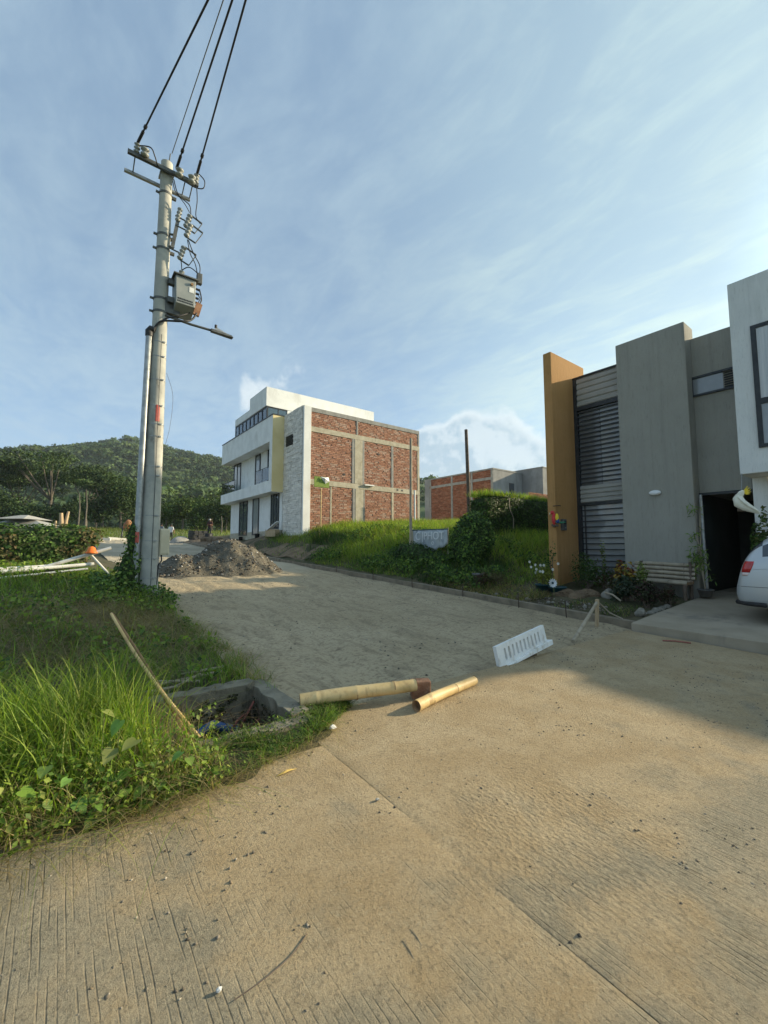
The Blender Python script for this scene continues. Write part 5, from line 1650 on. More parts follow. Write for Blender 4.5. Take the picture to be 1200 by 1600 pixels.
# moss and rootlets clinging to the inside of the drain pit
n = 2600
x = rng.uniform(.75, 1.63, n); z_ = rng.uniform(-.42, .13, n)
k = (vnoise(x, z_, .12, 97) * .7 + vnoise(x, z_, .035, 98) * .3 > .46 + .25 * np.clip(z_ / .15, 0, 1))
x, z_ = x[k], z_[k]; n = len(x)
m1 = leaves(np.stack([x, np.full(n, 4.345) - .02 * rng.random(n), z_], 1), .012 + .022 * rng.random(n), pick([(.04, .05, .022), (.055, .05, .028), (.03, .032, .018), (.07, .085, .03)], n, rng), rng, .7, np.array([[0, -1, .3]]), 1.0)
n = 1100
y = rng.uniform(3.45, 4.34, n); z_ = rng.uniform(-.42, .10, n)
k = vnoise(y, z_, .12, 99) > .48
y, z_ = y[k], z_[k]; n = len(y)
m2 = leaves(np.stack([np.full(n, 1.625) - .015 * rng.random(n), y, z_], 1), .012 + .02 * rng.random(n), pick([(.04, .05, .022), (.055, .05, .028), (.03, .032, .018)], n, rng), rng, .7, np.array([[-1, 0, .3]]), 1.0)
V, F, C = cat([m1, m2])
bulk('moss', V, F, M['leaf'], C, pit, 'stuff')
# dry and green tufts straggling over the road edge
n = 5200
y = rng.uniform(4.45, 14, n); x = 1.72 + .34 * (vnoise(y, y * 0, .5, 101) - .35) * rng.random(n) + .10 * rng.normal(size=n)
k = (vnoise(x, y, .3, 102) > .36) & ~((np.abs(x - PX) < .18) & (np.abs(y - PY) < .18))
x, y = x[k], y[k]; n = len(x)
cg = pick(GRN + DRY + DRY[:2], n, rng)
V, F, C = blades(np.stack([x, y, np.where(x < 1.8, TL(np.minimum(x, 1.8), y), road_z(y)) - .01], 1), (.07 + .22 * rng.random(n)) * (.5 + vnoise(x, y, .4, 103)), .0025 + .003 * rng.random(n), .4 + 1.3 * rng.random(n), cg, rng, 3)
bulk('road_edge_tufts', V, F, M['grass'], C, None, 'stuff', (1.8, 8, .3))
# debris behind the pit
deb = [(.75, 4.75, 1.5, 4.95), (.95, 4.62, 1.25, 4.85), (.8, 4.9, 1.2, 4.66), (1.0, 5.0, 1.55, 5.05), (.7, 4.6, .98, 4.58)]
dl = ['longest dry cane lying behind the drain pit', 'dry cane lying closest behind the drain pit wall', 'dry cane crossing the others behind the drain pit', 'dry cane farthest behind the drain pit', 'short dry cane at the left behind the drain pit']
for k, (xa, ya, xb, yb) in enumerate(deb):
    tag(MB().tube([(xa, ya, vergez(xa, ya) + .05), (xb, yb, vergez(xb, yb) + .07 + .02 * (k % 2))], .014, 7).build('dry_cane', M['bamboo_old'], None, (xa, ya, .2)), dl[k], 'cane', 'dry canes behind the drain pit')

# lush grass on the right bank
def bank_ok(x, y):
    return ~((x < 9.9) & (y > 17.2) & (rng.random(len(x)) < .9)) & ~((x > 10.6) & (y > 21.6)) & ~((x > 10.6) & (y < 6.7)) & ~((x > 9.2) & (y < 6.9) & (rng.random(len(x)) < .8))
n = 70000
x = 8.72 + 14 * rng.random(n) ** 1.35; y = 6.0 + 19 * rng.random(n) ** 1.1
k = bank_ok(x, y)
x, y = x[k], y[k]; n = len(x)
pt = vnoise(x, y, 1.1, 61); ct = vnoise(x, y, 2.2, 62)
h_ = (.16 + .42 * rng.random(n)) * (.55 + .9 * pt) * np.clip((x - 8.55) / .9, .35, 1)
h_ *= np.where((y < 8.5) & (x < 10), .6, 1)
cg = pick(GRN, n, rng)
br_ = (ct > .5) | (x > 10.6)  # random patches, plus a sunlit crest put into the blade colour
cb = pick(GRN_BR, n, rng); cg[br_] = cb[br_]
cdk = pick(GRN_DK, n, rng); dk = (ct < .36) & (x < 11); cg[dk] = cdk[dk]  # darker patches only low on the bank: shade put into the colour
dr_ = rng.random(n) < np.where((y < 8.2) & (x < 10), .45, .05)
cdd = pick(DRY, n, rng); cg[dr_] = cdd[dr_]
g1 = blades(np.stack([x, y, TR(x, y) - .02], 1), h_, .006 + .008 * rng.random(n), .3 + .8 * rng.random(n), cg, rng, 3)
n = 14000
x = rng.uniform(8.8, 12.5, n); y = rng.uniform(7.5, 17, n)
k = vnoise(x, y, .9, 63) > .48
x, y = x[k], y[k]; n = len(x)
g2 = leaves(np.stack([x, y, TR(x, y) + .05 + .28 * rng.random(n)], 1), .05 + .07 * rng.random(n), pick(GRN_DK + GRN, n, rng), rng, .7, np.array([[-.6, -.4, .8]]), 1.0)
V, F, C = cat([g1, g2])
bulk('bank_grass', V, F, M['grass'], C, None, 'stuff', (11, 12, 1.2))
n = 1500
x = rng.uniform(8.7, 9.8, n); y = rng.uniform(5.8, 9, n)
V, F, C = blades(np.stack([x, y, TR(x, y)], 1), .08 + .2 * rng.random(n), np.full(n, .006), .8 + 2 * rng.random(n), pick(DRY, n, rng), rng, 3)
bulk('dry_verge_straw', V, F, M['grass'], C, None, 'stuff', (9.2, 7.4, .4))


def shrub(name, label, cat_, loc, r, n, size, cols, mat='leaf', aspect=.6, stems=5, core=True, droop=0.0, seed=0, group=None, spread=1.0, kind_leaf=None):
    """A bush of leaf clusters: shells of leaves round several centres, with gaps, on visible stems."""
    rg = np.random.default_rng(seed + 100)
    rr = random.Random(seed)
    t_ = thing(name, label, cat_, loc, group)
    rx, ry, rz_ = r
    L = np.array(loc)
    ncl = max(4, int(6 + n / 260))
    d = rg.normal(size=(ncl, 3)); d /= np.linalg.norm(d, axis=1, keepdims=True)
    d[:, 2] = np.abs(d[:, 2]) * 1.0 - .15
    cc = d * (np.array([rx, ry, rz_]) * (.35 + .5 * rg.random((ncl, 1)))) + np.array([0, 0, rz_ * .55])
    cr = (.28 + .25 * rg.random(ncl))
    w_ = rg.integers(0, ncl, n)
    q = rg.normal(size=(n, 3)); q /= np.linalg.norm(q, axis=1, keepdims=True)
    pos = cc[w_] + q * (np.array([rx, ry, rz_]) * cr[w_][:, None]) * (.7 + .4 * rg.random((n, 1)))
    pos[:, 2] = np.abs(pos[:, 2] - .03) + .03
    V, F, C = leaves(L + pos, size * (.6 + .8 * rg.random(n)), pick(cols, n, rg) * (.8 + .4 * rg.random(ncl))[w_][:, None], rg, aspect, q * .7 + np.array([0, 0, .5]), spread, droop)
    bulk('foliage', V, F, M[mat], C, t_, 'stuff')
    mb = MB()
    for k in range(stems):
        e = cc[k % ncl]
        mb.tube([L + np.array([rr.uniform(-.2, .2) * rx, rr.uniform(-.2, .2) * ry, -.03]), L + e * .5 + np.array([0, 0, -.05 * rz_]), L + e], [.012 + .01 * rz_, .008 + .006 * rz_, .004], 6)
    mb.build('stem', M['dark_wood'], t_)
    return t_


def vinemass(name, label, cat_, c_, r, n, size, cols, seed, shape='mound', extra=None, jit=.16):
    """A dense creeper: a dark uneven body covered with leaves that stand off it."""
    rg = np.random.default_rng(seed)
    t_ = thing(name, label, cat_, (c_[0], c_[1], c_[2] - r[2]))
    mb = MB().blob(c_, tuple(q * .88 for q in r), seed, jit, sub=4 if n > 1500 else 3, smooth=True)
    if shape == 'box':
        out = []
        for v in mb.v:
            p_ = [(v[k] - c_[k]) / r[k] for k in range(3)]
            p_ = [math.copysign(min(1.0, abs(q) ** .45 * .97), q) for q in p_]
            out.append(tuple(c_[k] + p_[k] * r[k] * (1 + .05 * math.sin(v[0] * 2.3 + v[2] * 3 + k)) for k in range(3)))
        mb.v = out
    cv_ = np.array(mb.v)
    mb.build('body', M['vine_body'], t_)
    f = np.array(mb.f)
    ar = np.linalg.norm(np.cross(cv_[f[:, 1]] - cv_[f[:, 0]], cv_[f[:, 2]] - cv_[f[:, 0]]), axis=1)
    ix = rg.choice(len(f), n, p=ar / ar.sum())
    a_, b_ = rg.random((2, n)); sw = a_ + b_ > 1; a_[sw] = 1 - a_[sw]; b_[sw] = 1 - b_[sw]
    e1 = cv_[f[ix, 1]] - cv_[f[ix, 0]]; e2 = cv_[f[ix, 2]] - cv_[f[ix, 0]]
    P = cv_[f[ix, 0]] + e1 * a_[:, None] + e2 * b_[:, None]
    N = np.cross(e1, e2); N /= np.linalg.norm(N, axis=1, keepdims=True) + 1e-9
    P = P + N * (size * 1.6 * rg.random((n, 1)) ** 1.4)
    col = pick(cols, n, rg, .35)
    if extra is not None: col = extra(P, col, rg)
    V, F, C = leaves(P, size * (.6 + .8 * rg.random(n)), col, rg, .8, N + np.array([0, 0, .35]), .9, .6)
    bulk('leaves', V, F, M['leaf'], C, t_, 'stuff')
    return t_


M['vine_body'] = mat_basic('dark_green_stems', (.03, .05, .018), (.05, .065, .025), .95, 6, .5, 30, .02)  # soil-like dark green of the creeper body itself
vinemass('vine_mound', 'rounded mound of dark creeper beside the torn banner', 'vine', (10.6, 9.2, 1.62), (.58, .74, 1.0), 5200, .08, GRN_DK + GRN[:2], 71, jit=.26)
vinemass('vine_mound', 'low dark creeper sprawling in front of the banner', 'vine', (10.0, 11.2, 1.15), (.55, 1.5, .52), 3200, .08, GRN_DK, 72)
vinemass('vine_hedge', 'long dark creeper covered hedge behind the mound and ochre pier', 'hedge', (15.4, 10.6, 2.75), (2.9, .55, .98), 12000, .075, GRN_DK, 73, 'box')
n = 2500
x = rng.uniform(12.6, 18.2, n); y = rng.uniform(10.1, 11.1, n)
V, F, C = blades(np.stack([x, y, np.full(n, 3.55)], 1), .12 + .3 * rng.random(n), np.full(n, .012), .3 + .8 * rng.random(n), pick(GRN_BR, n, rng), rng, 3)
bulk('hedge_top_shoots', V, F, M['grass'], C, None, 'stuff', (15, 10.6, 3.6))
rr = random.Random(3)
tag(cable('dry_vine', 'bare pale vine trailing down the dark hedge face', [(13.9, 10.02, 3.5), (13.8, 9.95, 3.1), (13.95, 9.9, 2.7), (13.85, 9.85, 2.3)], .014, 'bamboo_old', 'vine'))


def hedgecol(P, col, rg):
    m_ = vnoise(P[:, 0], P[:, 2] * 2, .5, 77) + .30 * np.exp(-((P[:, 0] - .95) / .35) ** 2) * 2 + .22 * np.clip((-.75 - P[:, 0]) / .3, 0, 1) * np.clip((2.05 - P[:, 2]) * 3, 0, 1)
    d_ = (m_ > .66) & (rg.random(len(P)) < .75)
    dc = pick([(.16, .12, .055), (.12, .10, .045), (.19, .15, .07), (.10, .11, .035)], len(P), rg)
    col[d_] = dc[d_]
    return col


vinemass('vine_wall', 'long wall buried in green and brown creeper left of the pole', 'hedge', (-2.2, 14.35, 1.42), (3.25, .6, .72), 13000, .075, GRN[2:3] + GRN_DK, 74, 'box', hedgecol)
vinemass('pole_creeper', 'green creeper climbing the foot of the utility pole', 'vine', (1.16, 10.12, .95), (.22, .22, .56), 800, .07, GRN_DK + GRN, 75)
vinemass('pole_creeper', 'thin creeper strand climbing higher on the conduit', 'vine', (1.17, 10.05, 1.75), (.09, .10, .38), 220, .055, GRN_DK + GRN, 76)
n = 2600
x = rng.uniform(.5, 2.0, n); y = rng.uniform(9.4, 11.2, n)
k = ~((np.abs(x - PX) < .16) & (np.abs(y - PY) < .16))
x, y = x[k], y[k]; n = len(x)
V, F, C = leaves(np.stack([x, y, TL(x, y) + .03 + .28 * rng.random(n) ** 1.5], 1), .04 + .06 * rng.random(n), pick(GRN + GRN_DK, n, rng), rng, .7, np.array([[0, -.5, .8]]), 1.0)
bulk('pole_foot_weeds', V, F, M['leaf'], C, None, 'stuff', (1.4, 10.2, .6))

# white poles dumped in front of the creeper wall
for (a0, a1, r, lab) in (((-.42, 11.55, 1.10), (.93, 11.45, 1.57), .040, 'white pole propped up at a slant on the pile by the creeper wall'),
                         ((-3.0, 11.3, 1.05), (-.2, 11.6, 1.17), .045, 'long white pole lying flat in front of the creeper wall'),
                         ((-1.4, 11.25, 1.06), (.62, 11.5, 1.21), .04, 'white pole lying below the slanted one on the pile'),
                         ((-1.0, 11.1, .98), (.5, 11.2, 1.12), .022, 'thin white pole lying nearest the grass on the pile'),
                         ((.55, 11.5, 1.42), (.92, 11.2, .95), .024, 'thin white stake propping up the slanted white pole')):
    tag(MB().tube([a0, tuple((a0[k] + a1[k]) / 2 for k in range(3)), a1], r, 10).build('white_pole', M['pipe_white'], None, a0), lab, 'pole', 'white poles dumped by the creeper wall')
tag(MB().tube([(-2.6, 11.45, 1.0), (.2, 11.5, 1.1)], .035, 8).build('dark_pole', M['dark_wood'], None, (-2.6, 11.45, 1.0)), 'dark pole lying among the white poles', 'pole')
oc = MB().lathe((.56, 11.47, 1.45), [(.02, 0), (.12, .0), (.12, .02), (.09, .05), (.07, .12), (.03, .15), (.005, .155)], 14)
tag(oc.build('orange_helmet', M['orange'], None, (.56, 11.47, 1.45)), 'bright orange plastic helmet resting on the slanted white pole', 'helmet')

# ------------------------------------------------------------------ garden in front of the taupe house
bz = bankz
gz = .52
bench = thing('bamboo_bench', 'weathered bamboo bench against the taupe wall under the oval lamp', 'bench', (11.25, 3.95, .5))
for k in range(4):
    z = .90 + k * .098
    culm('back_slat', (11.46 - .0 + .012 * k, 4.60, z), (11.46 + .012 * k, 3.33, z - .02), .047, .043, (.2, .5, .83), M['bamboo_old'], M['dark_wood'], bench, True, 10)
for k in range(5):
    x = 11.02 + k * .092
    culm('seat_slat', (x, 4.58, .80), (x, 3.36, .79), .044, .042, (.3, .7), M['bamboo_old'], M['dark_wood'], bench, True, 10)
for x, y in ((11.03, 4.45), (11.03, 3.42), (11.42, 4.45), (11.42, 3.42)):
    top = .755 if x < 11.2 else 1.25
    MB().tube([(x, y, bz(x, y) - .05), (x + (.06 if x > 11.2 else 0), y, top)], .04, 9).build('leg', M['dark_wood'], bench)
for y in (4.45, 3.42):
    MB().tube([(11.0, y, .735), (11.45, y, .735)], .032, 8).build('rail', M['dark_wood'], bench)

shrub('croton_plant', 'croton with yellow and reddish leaves left of the bamboo bench', 'plant', (10.35, 4.42, bz(10.35, 4.42) + .0), (.25, .25, .66), 480, .13, [(.30, .20, .03), (.20, .12, .03), (.16, .05, .03), (.10, .12, .03), (.36, .26, .05)], aspect=.38, droop=.4, seed=1)
shrub('light_shrub', 'pale green leafy shrub rising in front of the bench back', 'plant', (10.3, 4.0, bz(10.3, 4.0)), (.17, .17, .70), 380, .075, [(.16, .21, .05), (.21, .25, .07), (.12, .16, .045)], aspect=.6, seed=2)
shrub('low_dark_shrub', 'low dark purplish shrub beside the driveway stones', 'plant', (9.75, 3.72, bz(9.75, 3.72)), (.42, .34, .42), 900, .06, [(.035, .04, .022), (.06, .03, .028), (.045, .055, .024)], seed=3)
shrub('reddish_shrub', 'dark reddish shrub growing under the bench seat', 'plant', (10.5, 3.55, bz(10.5, 3.55)), (.30, .2, .26), 500, .05, [(.07, .03, .025), (.05, .045, .02), (.04, .055, .02)], seed=4)
shrub('grey_green_shrub', 'grey green leafy shrub beneath the croton', 'plant', (10.0, 4.2, bz(10.0, 4.2)), (.36, .34, .42), 700, .08, [(.05, .075, .045), (.07, .09, .06), (.03, .05, .025)], seed=5)
shrub('dense_bush', 'dense dark green bush against the barred window', 'plant', (11.0, 5.55, bz(11.0, 5.55)), (.42, .5, .62), 1500, .055, GRN_DK + [(.07, .08, .02)], seed=6)
shrub('flowering_bush', 'bush with small reddish blooms below the barred window', 'plant', (10.9, 4.95, bz(10.9, 4.95)), (.34, .36, .5), 900, .05, [(.06, .09, .025), (.10, .05, .03), (.05, .08, .02)], seed=7)
shrub('tall_weed', 'slender pale weed standing before the barred window', 'plant', (11.3, 5.3, bz(11.3, 5.3)), (.10, .10, .95), 150, .06, [(.14, .17, .05), (.10, .14, .04)], seed=8, stems=3)
shrub('thin_pier_shrub', 'thin twiggy shrub before the foot of the ochre pier', 'plant', (10.4, 6.25, bz(10.4, 6.25)), (.22, .2, .85), 260, .06, GRN_DK, seed=9, stems=6)
shrub('yellow_green_plant', 'yellow green potted plant with white daisies by the ochre pier', 'plant', (9.95, 6.2, bz(9.95, 6.2) + .16), (.26, .28, .36), 620, .055, [(.22, .24, .03), (.16, .20, .03), (.26, .27, .05)], seed=10)
shrub('brown_dry_bush', 'dry brown tangle of a bush at the corner of the bank', 'plant', (9.5, 7.25, bz(9.5, 7.25)), (.45, .5, .36), 900, .06, [(.14, .10, .05), (.10, .075, .04), (.09, .10, .03)], aspect=.25, seed=11)
shrub('brown_dry_bush', 'dry reddish brown clump beside the grey pail', 'plant', (9.25, 7.6, bz(9.25, 7.6)), (.22, .25, .34), 500, .06, [(.12, .07, .04), (.09, .06, .035)], aspect=.2, seed=12)
fl = thing('daisy_flowers', 'cluster of white daisies above the yellow green plant', 'flowers', (9.95, 6.2, .9))
rr = random.Random(12)
for k in range(12):
    c_ = (9.9 + rr.uniform(-.2, .2), 6.15 + rr.uniform(-.35, .3), 1.0 + rr.uniform(-.08, .22))
    mb = MB()
    for q in range(8):
        a_ = q / 8 * 2 * PI
        mb.add([c_, (c_[0] - .006, c_[1] + .03 * math.cos(a_ - .3), c_[2] + .03 * math.sin(a_ - .3)), (c_[0] - .012, c_[1] + .038 * math.cos(a_), c_[2] + .038 * math.sin(a_)), (c_[0] - .006, c_[1] + .03 * math.cos(a_ + .3), c_[2] + .03 * math.sin(a_ + .3))], [(0, 1, 2, 3)])
    mb.blob((c_[0] - .01, c_[1], c_[2]), .009, 1, 0, 1, sub=1)
    mb.tube([c_, (c_[0] + .02, c_[1], c_[2] - .35)], .003, 5, 2)
    mb.build('bloom', [M['flower'], M['bird_yellow'], M['stem']], fl)
wf = thing('white_pinwheel', 'round white ornamental flower leaning at the foot of the ochre pier', 'ornament', (9.62, 5.72, bz(9.6, 5.7)))
c_ = Vector((9.6, 5.72, bz(9.6, 5.7) + .34))
mb = MB()
for q in range(12):
    a_ = q / 12 * 2 * PI
    u_ = Vector((0, math.cos(a_), math.sin(a_))); v_ = Vector((0, -math.sin(a_), math.cos(a_)))
    mb.add([c_, c_ + u_ * .075 + v_ * .028 + Vector((-.03, 0, 0)), c_ + u_ * .12 + Vector((-.015, 0, 0)), c_ + u_ * .075 - v_ * .028], [(0, 1, 2, 3)])
mb.build('petals', M['flower'], wf)
MB().blob(tuple(c_ + Vector((-.02, 0, 0))), .028, 2, 0).build('centre', M['teal'], wf)
MB().tube([c_ + Vector((.012, 0, 0)), c_ + Vector((.03, 0, -.4))], .008, 6).build('stem', M['stem'], wf)


def planter(name, lab, loc, r, h_, mat):
    t_ = thing(name, lab, 'pot', loc)
    MB().lathe(loc, [(r * .72, 0), (r * .98, h_ * .86), (r * 1.08, h_ * .87), (r * 1.08, h_), (r * .95, h_), (r * .9, h_ * .85)], 20).build('body', mat, t_)
    MB().lathe((loc[0], loc[1], loc[2] + h_ * .8), [(.01, .02), (r * .9, .0), (r * .9, .012), (.01, .05)], 16).build('soil', M['litter'], t_)
    return t_


planter('flower_pot', 'dark teal pot holding the yellow green plant', (9.95, 6.2, bz(9.95, 6.2) - .02), .2, .22, M['teal'])
planter('flower_pot', 'dark teal pot right next to the ochre pier foot', (9.9, 5.78, bz(9.9, 5.78) - .02), .2, .22, M['teal'])
planter('grey_pail', 'weathered grey pail standing by the dry brown bushes', (9.35, 7.85, bz(9.35, 7.85) - .02), .15, .34, M['pot'])
planter('round_pot', 'low grey round pot at the dark garage opening', (11.5, 3.17, .48), .15, .17, M['pot'])
bp = thing('potted_bamboo', 'tall thin bamboo plant in the round pot beside the garage opening', 'plant', (11.5, 3.2, .6))
rr = random.Random(5)
lv = []
for k in range(6):
    e = (11.45 + rr.uniform(-.08, .05), 3.22 + rr.uniform(-.08, .1), 1.3 + k * .28)
    MB().tube([(11.5 + rr.uniform(-.03, .03), 3.17, .6), (11.46, 3.2, (e[2] + .6) / 2), e], [.011, .009, .004], 6).build('stalk', M['bamboo_old'], bp)
rg = np.random.default_rng(5)
cen = np.array([(11.42, 3.30, 2.42), (11.43, 3.28, 1.85), (11.42, 3.28, 1.42), (11.45, 3.2, 1.18), (11.42, 3.24, 1.3), (11.46, 3.18, .9)])
ii = rg.choice(6, 190, p=[.14, .12, .24, .22, .18, .1])
P = cen[ii] + rg.normal(size=(190, 3)) * np.array([.06, .085, .10])
V, F, C = leaves(P, .15, pick(GRN + [(.12, .15, .05)], 190, rg), rg, .17, np.array([[-.8, -.2, .6]]), .9, 1.2)
bulk('foliage', V, F, M['leaf'], C, bp, 'stuff')
# shrub behind the car, in front of the pier
shrub('corner_shrub', 'leafy shrub behind the silver car below the white cockatoo', 'plant', (11.2, 2.12, .45), (.34, .22, 1.25), 900, .085, GRN_DK + [(.10, .11, .025)], seed=15, stems=7)
# soil mounds and cobbles
for k, (x, y, r_, lab) in enumerate(((10.15, 5.2, (.42, .34, .17), 'larger brown soil mound in the garden bed'), (9.95, 5.65, (.26, .24, .13), 'smaller brown soil mound by the flower pots'))):
    mb = MB().blob((x, y, bz(x, y) + .0), r_, 40 + k, .2, sub=5)
    mb.v = [tuple(q + rr.uniform(-.014, .014) for q in v_) for v_ in mb.v]
    tag(mb.build('soil_mound', M['soil_dry'], None, (x, y, bz(x, y))), lab, 'mound')
cob = [(9.42, 3.52, .075), (9.55, 3.50, .06), (9.68, 3.53, .085), (9.82, 3.50, .09), (9.97, 3.52, .075), (10.12, 3.49, .08), (10.25, 3.52, .07), (9.30, 3.6, .06)]
cl = ['cobble nearest the kerb end along the driveway edge', 'small flat cobble, second along the driveway edge', 'pale cobble, third along the driveway edge', 'largest cobble in the row along the driveway edge', 'cobble just behind the largest one on the driveway edge', 'rounded cobble, sixth along the driveway edge', 'cobble nearest the bench along the driveway edge', 'cobble set slightly apart at the kerb corner']
for k, (x, y, r_) in enumerate(cob):
    o = MB().blob((x, y, bz(x, y) + r_ * .25), (r_ * 1.2, r_ * .9, r_ * .7), 50 + k, .2, sub=2, smooth=True).build('cobble', M['stone_pale'], None, (x, y, bz(x, y)))
    tag(o, cl[k], 'stone', 'cobbles edging the driveway')
rl = [(9.0, 5.05, .06), (9.0, 5.5, .05), (8.95, 6.0, .07), (9.05, 6.35, .05), (8.9, 6.9, .06), (9.1, 4.7, .05)]
ll = ['stone by the thin rod, second from the near end of the verge row', 'small stone in the middle of the verge row', 'largest stone of the verge row below the flower pots', 'small stone of the verge row near the ochre pier', 'stone at the far end of the verge row', 'small stone at the near end of the verge row']
for k, (x, y, r_) in enumerate(rl):
    o = MB().blob((x, y, bz(x, y) + r_ * .2), (r_, r_ * .9, r_ * .7), 70 + k, .2, sub=2, smooth=True).build('verge_stone', M['stone_pale'], None, (x, y, bz(x, y)))
    tag(o, ll[k], 'stone', 'stones on the verge above the kerb')
tag(MB().blob((10.05, 4.62, bz(10.05, 4.62) + .14), (.12, .15, .13), 80, .4, sub=3).build('white_rock', M['stone_pale'], None, (10.05, 4.62, .5)), 'whitish rough rock left of the croton', 'rock')
tag(MB().blob((9.15, 3.62, bz(9.15, 3.62) + .05), (.12, .10, .09), 81, .3, sub=2).build('corner_rock', M['stone_pale'], None, (9.15, 3.62, .3)), 'angular rock at the corner of the driveway slab', 'rock')
tag(MB().tube([(9.3, 4.35, .62), (9.2, 4.15, .60), (9.1, 3.95, .5)], .018, 6).build('bare_branch', M['bamboo_old'], None, (9.3, 4.35, .5)), 'short pale bare branch lying over the dark shrub', 'branch')
n = 1700
x = rng.uniform(8.75, 9.7, n); y = rng.uniform(3.75, 6.3, n)
k = vnoise(x, y, .5, 91) > .48
x, y = x[k], y[k]; n = len(x)
V, F, C = blades(np.stack([x, y, TR(x, y)], 1), .04 + .13 * rng.random(n), np.full(n, .005), .5 + 1.2 * rng.random(n), pick(GRN_DK + GRN + DRY[:2], n, rng), rng, 3)
bulk('garden_grass', V, F, M['grass'], C, None, 'stuff', (9.2, 5, .3))
tag(cable('red_strap', 'faded red strip lying on the road under the driveway edge', [(7.75, 2.75, .095), (7.85, 2.6, .10), (7.93, 2.42, .09)], .012, 'cable_red', 'strip'))

# letter box and bird ornaments
ic = thing('letter_box', 'small grey metal letter box on the face of the ochre pier', 'box', (11.12, 6.25, 2.1))
MB().box(11.02, 11.2, 6.20, 6.289, 2.05, 2.36).build('case', M['steel_dark'], ic, bevel=.01)
MB().box(11.05, 11.17, 6.19, 6.199, 2.22, 2.31).build('flap', M['black'], ic)
MB().tube([(11.08, 6.193, 2.12), (11.14, 6.193, 2.12)], .008, 6).build('handle', M['steel'], ic)
hk = MB().tube([(10.79, 6.36, 2.72), (10.78, 6.25, 2.72), (10.86, 6.22, 2.73), (11.0, 6.25, 2.73)], .012, 6)
tag(hk.build('hook_bar', M['rust'], None, (10.85, 6.28, 2.72)), 'thin rusty bar fixed across the corner of the ochre pier', 'bar')
mc = thing('macaw_ornament', 'red and yellow macaw ornament perched on the corner of the ochre pier', 'ornament', (10.72, 6.28, 2.1))
MB().blob((10.72, 6.30, 2.36), (.055, .06, .17), 1, .04, sub=3, smooth=True).blob((10.71, 6.34, 2.53), (.05, .055, .055), 2, .02, sub=3, smooth=True).build('body', M['bird_red'], mc)
MB().blob((10.70, 6.20, 2.40), (.03, .05, .10), 3, .05, sub=3, smooth=True).build('wing', M['bird_yellow'], mc)
MB().blob((10.71, 6.19, 2.30), (.028, .05, .07), 4, .05, sub=3, smooth=True).build('wing_tip', M['bird_blue'], mc)
MB().tube([(10.72, 6.26, 2.28), (10.78, 6.14, 2.25), (10.84, 6.04, 2.26)], [.035, .03, .012], 8).build('tail', M['bird_green'], mc)
MB().tube([(10.70, 6.385, 2.53), (10.69, 6.41, 2.51), (10.69, 6.41, 2.48)], [.018, .013, .004], 8).build('beak', M['bird_white'], mc)
MB().tube([(10.74, 6.38, 2.19), (10.74, 6.20, 2.17)], .03, 8).build('perch', M['dark_wood'], mc)
MB().box(10.74, 10.80, 6.30, 6.36, 2.13, 2.19).build('bracket', M['dark_wood'], mc)

ck = thing('cockatoo_ornament', 'white cockatoo ornament with yellow crest on a hanging perch by the white house', 'ornament', (10.4, 2.12, 2.3))
B0 = Vector((10.2, 2.16, 2.48))
mb = MB()
mb.tube([B0 + Vector((0, .03, .10)), B0 + Vector((0, .05, .04)), B0 + Vector((0, .03, -.06)), B0 + Vector((0, -.06, -.14)), B0 + Vector((0, -.17, -.21)), B0 + Vector((0, -.25, -.27))], [.05, .082, .098, .085, .05, .018], 14)
mb.tube([B0 + Vector((0, .03, .08)), B0 + Vector((0, -.01, .14)), B0 + Vector((0, -.04, .18))], [.055, .05, .02], 12)
mb.build('body', M['bird_white'], ck)
wg = MB()
for k in range(7):
    wg.tube([B0 + Vector((-.085, .03 - .01 * k, .05 - .012 * k)), B0 + Vector((-.09, -.05 - .012 * k, -.06 - .012 * k)), B0 + Vector((-.04, -.18 - .012 * k, -.20 - .008 * k))], [.016, .022, .006], 6)
wg.build('wing', M['bird_white'], ck)
cr = MB()
for k in range(5):
    a_ = -.5 + k * .34
    e = Vector((0, -math.cos(a_), math.sin(a_)))
    s_ = B0 + Vector((0, -.02, .14))
    cr.tube([s_, s_ + e * .07, s_ + e * .125 + Vector((0, 0, .022))], [.012, .015, .005], 6)
cr.build('crest', M['bird_yellow'], ck)
MB().tube([B0 + Vector((0, .04, .14)), B0 + Vector((0, .08, .135)), B0 + Vector((0, .09, .10))], [.028, .022, .006], 8).build('beak', M['black'], ck)
MB().tube([B0 + Vector((0, .07, -.185)), B0 + Vector((.0, -.16, -.20))], .036, 10).build('perch', M['dark_wood'], ck)
MB().tube([B0 + Vector((0, .03, -.16)), B0 + Vector((0, .02, -.10))], .016, 6).build('foot', M['black'], ck)
MB().tube([B0 + Vector((0, .045, -.19)), B0 + Vector((.3, .05, .3)), (10.86, 2.27, 3.065)], .005, 6).tube([(10.86, 2.27, 3.065), (10.92, 2.28, 3.065)], .008, 6).build('hanging_wire', M['steel'], ck)

# ------------------------------------------------------------------ silver car
CZ = .30
car = thing('parked_car', 'silver estate car parked on the driveway before the white house', 'car', (10.1, .3, CZ))
cang = R(5)


def carp(s_, w_, z_):
    """Along the car from its tail, across from its middle (+ = towards the street), height."""
    x = -w_; y = -s_
    return Vector((10.12 + x * math.cos(cang) - y * math.sin(cang), 2.24 + x * math.sin(cang) + y * math.cos(cang), CZ + z_))


